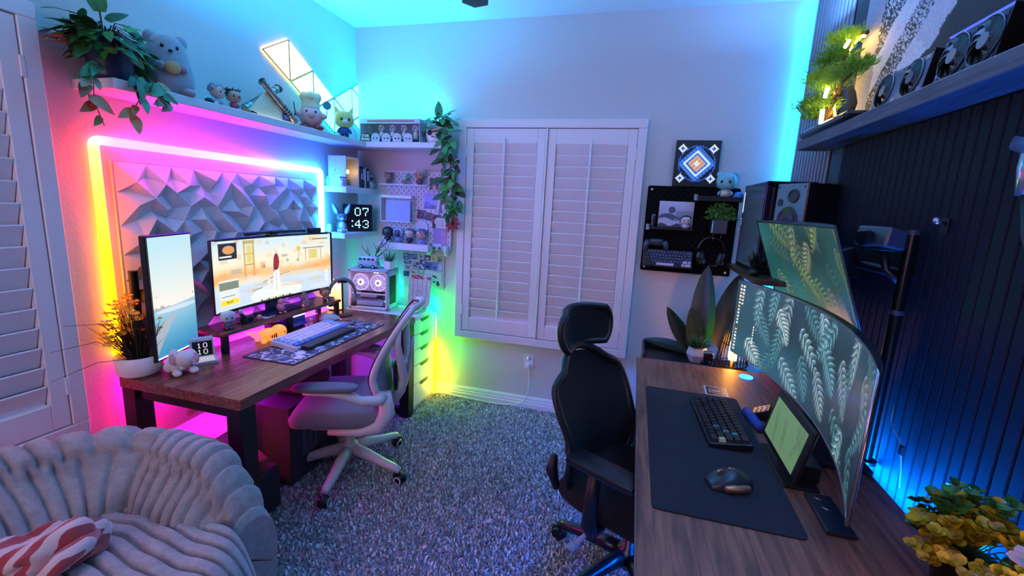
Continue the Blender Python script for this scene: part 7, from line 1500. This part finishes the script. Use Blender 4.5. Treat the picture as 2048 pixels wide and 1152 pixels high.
def speaker():
    n = V3((-.9, -.43, 0)).normalized(); u = V3((-n.y, n.x, 0)); F2 = V3((.705, 2.25, 1.452)); w, d, h = .175, .17, .222
    c = F2-u*0; ang = math.atan2(n.y, n.x); t = thing('speaker', 'black bookshelf speaker with a pale front above the upper curved monitor', 'speaker', F2); tt = V3((-.43, .9, 0)).normalized(); ctr = F2+tt*(w/2)-n*(d/2); R = Matrix((n, tt, V3((0, 0, 1)))).transposed()
    part(t, 'cabinet', MB().box(ctr+V3((0, 0, h/2)), (d, w, h), .003, R), M_BLACK, world=True); fc = F2+tt*(w/2)+n*.003; part(t, 'front_baffle', MB().box(fc+V3((0, 0, h/2)), (.008, w-.004, h-.004), .003, R), mat('baffle_grey', '#5a6e74', .4), world=True)
    def ring(c0, r, m, nm, dz=.006): o = MB().lathe([(0, .001), (r*.25, .004), (r*.35, .001), (r*.8, -.0+.001), (r*.88, dz), (r, dz), (r*1.04, 0)], 26, c0, (PI/2, 0, ang+PI/2)); return part(t, nm, o, m, world=True)
    f = fc+n*.0045; ring(f+V3((0, 0, .060)), .056, mat('cone_dark', '#15181c', .4), 'woofer'); ring(f+V3((0, 0, .165))-tt*.020, .030, mat('cone_dark', '#15181c', .4), 'tweeter'); part(t, 'bass_port', MB().cyl(f+V3((0, 0, .135))+tt*.055, f+n*.001+V3((0, 0, .135))+tt*.055, .018, n=18), M_BLACK, world=True)
    sc = MB(); [sc.cyl(f+V3((0, 0, z))+tt*y, f+n*.001+V3((0, 0, z))+tt*y, .005, n=10) for y in (-.075, .075) for z in (.205, .018)]; part(t, 'screw', sc, M_BLACK, world=True)
    single('speaker_bracket', 'black wall bracket carrying the bookshelf speaker', 'bracket', MB().box((.79, 2.38, 1.444), (.12, .12, .012), .002).box((.848, 2.38, 1.40), (.008, .10, .09), .002), M_BLACK, (.80, 2.38, 1.40))
speaker()
def gpu(name_label, y0, y1, z0, lean, body, plate, L, H, fans, hub, accent=None, X=.80):
    ym = (y0+y1)/2; t = thing('graphics_card', name_label, 'graphics card', (X, ym, z0)); R = Matrix.Rotation(lean, 3, 'Y'); c = V3((X, ym, z0)); P = lambda x, y, z: c+R @ V3((x, y, z))
    T = .040; part(t, 'shroud', MB().box(P(0, 0, H/2+.004), (T, L, H), .007, R), body, world=True); part(t, 'bracket', MB().box(P(.0, -L/2-.002, H/2+.004), (T+.004, .002, H+.006), 0, R), mat('bracket_bronze', '#1d1813', .35, .7), world=True); part(t, 'back_plate', MB().box(P(T/2+.002, 0, H/2+.004), (.003, L+.006, H+.010), .001, R), plate, world=True)
    n = R @ V3((-1, 0, 0)); vv = R @ V3((0, 0, 1)); bl = mat('fan_black', '#141519', .35); 
    for k in range(fans):
        yy = -L/2+L*(k+.5)/fans*1.0; r = min(H*.44, L/fans*.46); fc = P(-T/2-.0008, yy, H/2+.004); o = part(t, 'fan_well', MB().prism([(r*1.06*math.cos(a), r*1.06*math.sin(a)) for a in [2*PI*i/32 for i in range(32)]], .0012, fc, (0, -1, 0), vv), mat('well_black', '#050506', .6), world=True)
        b = MB(); fan_blades(b, fc+n*.005, (0, -1, 0), vv, n, r*.32, r, 11, .55, .003); b.xf(base_inv(t)); link('fan_blades', b.mesh('fan_blades', bl), o); h = MB().cyl(fc+n*.002, fc+n*.008, r*.36, n=22); h.xf(base_inv(t)); link('fan_hub', h.mesh('fan_hub', hub), o)
        rr = MB().tube([fc+n*.003+(V3((0, -1, 0))*math.cos(q)+vv*math.sin(q))*r*1.06 for q in [2*PI*i/32 for i in range(32)]], .0022, 6, closed=True); rr.xf(base_inv(t)); link('fan_rim', rr.mesh('fan_rim', body), o)
    for yy in (-L*.44, L*.44, 0):
        for zz in (H*.14, H*.90): part(t, 'shroud_trim', MB().box(P(-T/2-.001, yy, zz), (.002, L*.06, H*.10), 0, R), plate, world=True)
    if accent: part(t, 'lit_edge', MB().box(P(-T/2+.002, 0, H+.007), (.006, L*.98, .004), 0, R).box(P(-T/2+.002, L*.49, H/2), (.004, .005, H*.9), 0, R), accent, world=True)
    part(t, 'card_stand', MB().box(P(.0, L*.3, -.004), (.05, .02, .012), 0).box(P(0, -L*.3, -.004), (.05, .02, .012), 0), M_BLACK, world=True)
gpu('grey two-fan graphics card leaning on the right wall shelf beside the bonsai', 1.68, 2.03, 1.903, .14, mat('gpu_grey', '#5f6a78', .35, .3), mat('gpu_plate', '#8f9aa8', .3, .5), .33, .118, 2, mat('gpu_hub', '#4a5462', .4)); gpu('dark two-fan graphics card with a lit blue edge on the dark wall shelf', 1.41, 1.63, 1.903, .14, mat('gpu_slate', '#39424f', .35, .3), mat('gpu_dark', '#23282f', .35, .4), .235, .125, 2, mat('gpu_hub2', '#6a7078', .4), emit('gpu_edge', (.08, .14, .95), 1.2))
t = thing('bottle', 'dark bronze cylinder bottle at the near end of the wall shelf', 'bottle', (.80, 1.285, 1.89)); part(t, 'bottle_body', MB().lathe([(0, 0), (.028, 0), (.030, .006), (.030, .155), (.022, .175), (0, .178)], 22, (.80, 1.285, 1.89)), mat('bronze', '#6a4020', .3, .8), world=True); part(t, 'bottle_cap', MB().cyl((.80, 1.285, 2.065), (.80, 1.285, 2.09), .016, n=16), M_BLACK, world=True)
t = thing('glass_block', 'pale blue-grey glass block at the right frame edge on the wall shelf', 'ornament', (.79, 1.20, 1.89)); part(t, 'block', MB().box((.79, 1.195, 1.929), (.07, .085, .076), .006), mat('block_teal', '#3f6a7a', .15), world=True); part(t, 'block_foot', MB().box((.79, 1.195, 1.8925), (.078, .094, .005), .001), M_DGREY, world=True)
def canvas():
    t = thing('canvas_art', 'large black and white abstract canvas on the right wall above the shelf', 'picture', (.866, 1.6, 1.93)); w, h = 260, 150; u, v = raster(w, h)
    rg = np.random.default_rng(3); n = np.zeros((h, w))
    for o in range(5): 
        k = 2**o; g = rg.random((5*k+3, 8*k+3)); yi, xi = v*(5*k), u*(8*k); y0, x0 = yi.astype(int), xi.astype(int); fy, fx = yi-y0, xi-x0; n += (g[y0, x0]*(1-fx)*(1-fy)+g[y0, x0+1]*fx*(1-fy)+g[y0+1, x0]*(1-fx)*fy+g[y0+1, x0+1]*fx*fy)/k
    n = (n-n.min())/(n.max()-n.min()); d = u-.42*v; sp = rg.random((h, w))
    im = np.ones((h, w, 3))*C3((.84, .82, .84)); blk = d > .20+.10*(n-.5); im = mix(im, C3((.66, .64, .68)), (n > .62).astype(float)*.5); spk = (((d < -.04+.05*n) | ((d > .02+.06*n) & (d < .09+.06*n))) & (sp*.75+n*.6 < .74)); im = mix(im, C3((.09, .08, .10)), spk.astype(float)); im = mix(im, C3((.055, .058, .08)), blk.astype(float)); im = mix(im, C3((.58, .56, .60)), (u < .075+.03*n).astype(float)); im = im*(1-.12*sp[..., None])
    y0, y1, z0, z1 = 2.335, .60, 1.925, 2.70; inv = base_inv(t)
    G = np.array([[tuple(inv @ V3((.8395+0*a, y0+(y1-y0)*a, z0+(z1-z0)*b))) for a in np.linspace(0, 1, w)] for b in np.linspace(1, 0, h)])
    link('painted_face', np_grid_mesh('painted_face', G, to_lin(im), col_attr_mat('canvas_paint', .7)), t); part(t, 'stretcher_frame', MB().box((.8575, (y0+y1)/2, (z0+z1)/2), (.0345, y0-y1, z1-z0), .002), mat('canvas_edge', '#8f8c94', .7), world=True)
canvas()
t = thing('monitor_pole', 'tall black monitor pole with a clamp ring against the dark boards', 'pole', (.815, 1.645, DZ)); part(t, 'pole', MB().cyl((.815, 1.645, DZ), (.815, 1.645, 1.495), .0165, n=18), mat('pole_black', '#15130f', .25, .4), world=True); [part(t, 'clamp_ring', MB().cyl((.815, 1.645, z), (.815, 1.645, z+.015), .0195, n=18), M_DGREY, world=True) for z in (1.235, 1.485)]; part(t, 'pole_foot', MB().cyl((.815, 1.645, DZ), (.815, 1.645, DZ+.012), .03, n=20), M_BLACK, world=True)
t = thing('wall_hook', 'silver ball hook on the dark boards above the black pole', 'hook', (.82, 1.53, 1.52)); part(t, 'ball', MB().ell((.815, 1.545, 1.53), .011, 14, 10), M_SILVER, world=True); part(t, 'hook_arm', MB().tube([(.815, 1.545, 1.53), (.835, 1.56, 1.525), (.848, 1.565, 1.52)], .005, 8).box((.846, 1.565, 1.515), (.006, .03, .05), .002), M_BLACK, world=True)
def cam_box():
    t = thing('camera', 'boxy dark grey camera on a black arm between the monitor and the pole', 'camera', (.76, 1.68, 1.44)); R = Euler((0, .15, .35)).to_matrix(); part(t, 'body', MB().box((.755, 1.69, 1.47), (.075, .12, .062), .006, R), mat('cam_grey', '#3a3d48', .4), world=True); part(t, 'lens', MB().cyl((.715, 1.675, 1.47), (.69, 1.665, 1.466), .022, n=20), M_BLACK, world=True); part(t, 'arm', MB().tube([(.765, 1.69, 1.438), (.78, 1.68, 1.37), (.815, 1.645, 1.33)], .012, 8).box((.765, 1.69, 1.436), (.05, .07, .010), .003), M_BLACK, world=True)
cam_box()
t = thing('microphone', 'silver boom microphone on a black arm at the right frame edge', 'microphone', (.80, 1.235, 1.55)); part(t, 'mic_body', MB().tube([(.800, 1.262, 1.70), (.800, 1.255, 1.645), (.80, 1.245, 1.59)], [.012, .015, .014], 14), M_SILVER, world=True); part(t, 'mic_head', MB().rbox((.80, 1.272, 1.70), (.036, .05, .036), .010, 4, (.3, 0, 0)), mat('mic_blue', '#3a4a70', .3, .5), world=True); part(t, 'boom_arm', MB().tube([(.80, 1.245, 1.60), (.805, 1.22, 1.50), (.82, 1.15, 1.38), (.84, 1.10, 1.36)], .008, 8), M_BLACK, world=True); part(t, 'wall_mount', MB().box((.843, 1.10, 1.36), (.014, .05, .06), .004), M_BLACK, world=True)
t = thing('cable', 'thin pale cable with a small black clip hanging beside the wide monitor', 'cable', (.835, 1.555, .80)); part(t, 'wire', MB().tube(path([(.838, 1.60, .95), (.83, 1.585, .90), (.832, 1.52, .87), (.836, 1.50, .80), (.838, 1.49, .735)], .02), .0022, 6), M_GREY, world=True); part(t, 'clip', MB().box((.834, 1.512, .845), (.010, .016, .03), .002), M_BLACK, world=True)

# ------------------------------------------------------------------ black pegboard extras and the pixel picture
def pixel_picture():
    t = thing('pixel_display', 'black frame with a glowing blue and peach pixel rosette standing on the black pegboard', 'picture', (.325, 3.06, 1.684)); x0, x1, z0, z1 = .192, .455, 1.684, 1.963; part(t, 'casing', MB().box(((x0+x1)/2, 3.068, (z0+z1)/2), (x1-x0, .026, z1-z0), .003), M_BLACK, world=True)
    n = 32; rg = np.random.default_rng(7); U, V_ = np.meshgrid((np.arange(n)+.5)/n, 1-(np.arange(n)+.5)/n); lab = np.zeros((n, n), int)
    # abstract rosette of stepped diamonds and rings
    D = np.abs(U-.5)+np.abs(V_-.5); R_ = np.hypot(U-.5, V_-.5); lab[D < .44] = 1; lab[(D > .26) & (D < .32)] = 3; lab[D < .20] = 2; lab[D < .07] = 3; lab[(R_ > .40) & (R_ < .44)] = 4
    for cx, cy in ((.14, .14), (.86, .14), (.14, .86), (.86, .86)): q = np.abs(U-cx)+np.abs(V_-cy); lab[q < .12] = 3; lab[q < .06] = 4
    lab[(lab == 1) & (((U*n).astype(int)+(V_*n).astype(int)) % 4 == 0)] = 4; lab[(lab == 2) & (((U*n).astype(int)-(V_*n).astype(int)) % 4 == 0)] = 5
    cols = {1: '#3f7be0', 2: '#e0a98a', 3: '#cfe4ff', 4: '#2a4fb0', 5: '#b87a5a'}; px = .0078; cx, cz = (x0+x1)/2-n*px/2, (z0+z1)/2-n*px/2
    for k, c in cols.items():
        mb = MB()
        for r, q in zip(*np.where(lab == k)): x = cx+q*px; z = cz+(n-1-r)*px; mb.add([(x, 3.0545, z), (x+px*.9, 3.0545, z), (x+px*.9, 3.0545, z+px*.9), (x, 3.0545, z+px*.9)], [(0, 1, 2, 3)], False)
        part(t, 'lit_pixels', mb, emit('pixel_'+c, c, 1.1), None, 'stuff', world=True)
pixel_picture()
def p_land(u, v, im):
    im = mix(im*C3((.62, .62, .72)), C3((.80, .80, .88)), np.clip(v*1.2-.2, 0, 1)); im = mix(im, C3((.30, .31, .40)), ellm(u, v, .25, .36, .24, .16)+ellm(u, v, .38, .66, .10, .13)); im = mix(im, C3((.30, .31, .40)), ((np.abs(v-.42+.5*(u-.45)) < .05) & (u > .3) & (u < .7)).astype(float)); im = mix(im, C3((.45, .44, .48)), ((u > .5) & (v < .62) & (v > .2)).astype(float)*.5); im = mix(im, C3((.78, .78, .85)), ((v < .30+.06*np.sin(u*9)) & (u < .62)).astype(float)); im = mix(im, C3((.26, .27, .34)), ((v < .10+.05*np.sin(u*14))).astype(float))
    return im
print_card('landscape_picture', 'grey landscape print with a dark crag, standing on the black pegboard ledge', 'picture', .131, .338, 1.428, 1.588, 3.045, p_land, 60, 46, th=.004)
vinyl('tiny pale toy figure with black hair sitting in front of the grey landscape print', (.296, 3.022, 1.417), -PI/2, .088, '#d0c0c0', '#c9c6d0', '#1a181f', '#b9b0b4', hairstyle='cap')
t = thing('glass_ornament', 'small clear glass ornament at the left end of the black pegboard ledge', 'ornament', (.100, 3.04, 1.417)); part(t, 'glass', MB().lathe([(0, 0), (.018, 0), (.012, .02), (.014, .05), (.017, .075), (.008, .09), (0, .09)], 14, (.100, 3.035, 1.417)), mat('smoke_glass2', '#23242e', .08), world=True); part(t, 'cap', MB().ell((.103, 3.03, 1.497), (.012, .008, .006), 10, 6), M_SILVER, world=True)
vinyl('big teal bear-like vinyl toy with a cream body on the black pegboard shelf', (.500, 3.01, 1.6045), math.radians(-105), .172, '#6fb0b4', '#c9c0a4', None, '#6fb0b4', ears='round', arms='#6fb0b4')
single('camera_toy', 'small blue round lens toy on the black pegboard shelf right of the teal toy', 'toy', MB().lathe([(0, 0), (.026, 0), (.030, .012), (.022, .03), (0, .034)], 18, (.572, 3.01, 1.630), (PI/2, 0, 0)), mat('lens_blue', '#3a6aa8', .3), (.572, 3.01, 1.604))
def wall_headset():
    t = thing('headset', 'black over-ear headset hanging from the black pegboard below the planter', 'headset', (.468, 3.03, 1.19)); c = V3((.468, 3.035, 1.268)); part(t, 'headband', MB().tube([c+V3((.078*math.cos(a), 0, .025+.085*math.sin(a))) for a in [PI*i/18 for i in range(19)]], .010, 8), mat('gloss_black', '#0e0e12', .22), world=True)
    for sg in (-1, 1): part(t, 'ear_cup', MB().ell(c+V3((sg*.066, -.01, -.018)), (.026, .034, .044), 16, 12, (0, sg*.2, sg*.3)), mat('gloss_black', '#0e0e12', .22), world=True); part(t, 'ear_pad', MB().ell(c+V3((sg*.045, -.012, -.018)), (.018, .036, .042), 16, 10, (0, sg*.2, sg*.3)), M_BLACK, world=True)
    part(t, 'mic_stalk', MB().tube([c+V3((.06, -.03, -.03)), c+V3((.03, -.045, -.06)), c+V3((-.01, -.045, -.065))], .004, 6), mat('gloss_black', '#0e0e12', .22), world=True); part(t, 'peg_hook', MB().tube([(.468, 3.068, 1.372), (.468, 3.02, 1.368), (.468, 3.015, 1.378)], .004, 6), M_SILVER, world=True)
wall_headset()

# ------------------------------------------------------------------ ceiling fan, outlet, cable, things under the left desk
def ceiling_fan():
    t = thing('ceiling_fan', 'black ceiling fan, one blade tip showing at the top of the frame', 'ceiling fan', (-.55, 1.45, 2.36)); c = V3((-.55, 1.45, 0)); part(t, 'down_rod', MB().cyl(c+V3((0, 0, 2.50)), c+V3((0, 0, CH-.002)), .014, n=14).lathe([(0, CH-.05), (.06, CH-.03), (.065, CH-.001), (0, CH-.001)], 22, c), M_BLACK, world=True); part(t, 'motor', MB().lathe([(0, 2.36), (.08, 2.365), (.10, 2.42), (.09, 2.48), (0, 2.52)], 26, c), M_BLACK, world=True)
    a0 = math.atan2(2.175-1.45, -.835+.55)
    for k in range(5):
        a = a0+k*2*PI/5; d = V3((math.cos(a), math.sin(a), 0)); s = V3((-d.y, d.x, 0)); z = 2.424; part(t, 'blade', MB().prism([(.09, -.025), (.18, -.052), (.735, -.060), (.775, 0), (.735, .060), (.18, .052), (.09, .025)], .008, c+V3((0, 0, z)), d, s), M_BLACK, world=True)
ceiling_fan()
def outlet():
    t = thing('wall_outlet', 'white double wall outlet with a plug below the shutters', 'outlet', (-.675, BW, .375)); part(t, 'face_plate', MB().box((-.675, 3.096, .379), (.072, .006, .114), .002), M_WP, world=True)
    for z in (.404, .352): o = part(t, 'socket', MB().lathe([(0, 0), (.016, 0), (.016, .002), (0, .002)], 18, (-.675, 3.0928, z), (PI/2, 0, 0)), M_WP, world=True); k = MB().box((-.681, 3.0905, z+.003), (.002, .001, .008)).box((-.669, 3.0905, z+.003), (.002, .001, .008)); k.xf(base_inv(t)); link('slot', k.mesh('slot', M_DGREY), o)
outlet()
t = thing('power_cord', 'white power cord and plug running from the wall outlet along the baseboard', 'cord', (-.67, 3.07, .02)); part(t, 'plug', MB().rbox((-.672, 3.076, .350), (.030, .028, .030), .008, 4), M_WP, world=True); part(t, 'wire', MB().tube(path([(-.668, 3.066, .335), (-.655, 3.05, .27), (-.655, 3.05, .14), (-.70, 3.05, .055), (-.86, 3.045, .025), (-1.05, 3.055, .024), (-1.40, 3.07, .03)], .06), .004, 8), M_WP, world=True)
t = thing('wall_outlet', 'pink-lit wall outlet on the left wall under the desk', 'outlet', (LW, 1.62, .42)); part(t, 'face_plate', MB().box((LW+.004, 1.65, .47), (.006, .072, .114), .002), M_WP, world=True); part(t, 'socket', MB().box((LW+.008, 1.65, .492), (.003, .028, .03), .001).box((LW+.008, 1.65, .448), (.003, .028, .03), .001), M_WP, world=True)
def under_desk():
    t = thing('storage_box', 'dark printed cardboard box under the left desk', 'box', (-1.78, 1.93, 0), .06); b = mat('box_slate', '#2b2c3c', .7); part(t, 'box_body', MB().box((0, 0, .235), (.34, .42, .43), .003), b); part(t, 'printed_panel', MB().box((.171, -.06, .22), (.001, .12, .16)), mat('box_print', '#4a4b66', .6)); [part(t, 'printed_line', MB().box((.172, .10, .20+k*.022), (.001, .11, .006)), M_BLACK) for k in range(3)]; part(t, 'printed_mark', MB().tube([(.172, -.08, .18), (.172, -.08, .27), (.172, -.03, .27), (.172, -.03, .18)], .004, 6), M_BLACK)
    t = thing('bag', 'maroon soft bag lying on the dark printed box under the desk', 'bag', (-1.76, 1.96, .452)); part(t, 'bag_body', MB().rbox((-1.75, 1.97, .507), (.28, .26, .10), .048, 6), mat('bag_maroon', '#5a2438', .7), world=True); part(t, 'bag_buckle', MB().cyl((-1.605, 1.91, .49), (-1.60, 1.91, .49), .014, n=14), M_SILVER, world=True); part(t, 'bag_strap', MB().tube([(-1.61, 1.86, .52), (-1.595, 1.89, .46), (-1.60, 1.93, .46)], .008, 6), M_BLACK, world=True)
    t = thing('laptop_stand', 'white folded tray under the left desk glowing pink in the LED light', 'tray', (-1.93, 1.55, .40)); part(t, 'tray_plate', MB().box((-1.90, 1.565, .395), (.22, .20, .008), .002, (.0, .10, .10)), M_WP, world=True); part(t, 'tray_post', MB().cyl((-1.92, 1.57, .03), (-1.92, 1.57, .39), .012, n=12).box((-1.92, 1.57, .016), (.16, .16, .03), .004), M_BLACK, world=True)
    t = thing('storage_bin', 'dark fabric bin with orange packets behind the front desk leg', 'bin', (-1.62, 1.50, 0)); part(t, 'bin_body', MB().box((-1.66, 1.49, .14), (.26, .20, .22), .01), mat('bin_black', '#141014', .8), world=True); part(t, 'packet', MB().box((-1.66, 1.48, .29), (.10, .04, .12), .006, (.2, .1, .2)), mat('packet_orange', '#b8431a', .5), world=True); part(t, 'packet', MB().box((-1.58, 1.51, .28), (.08, .04, .10), .006, (-.1, .2, -.3)), mat('packet_red', '#8a2018', .5), world=True)
under_desk()
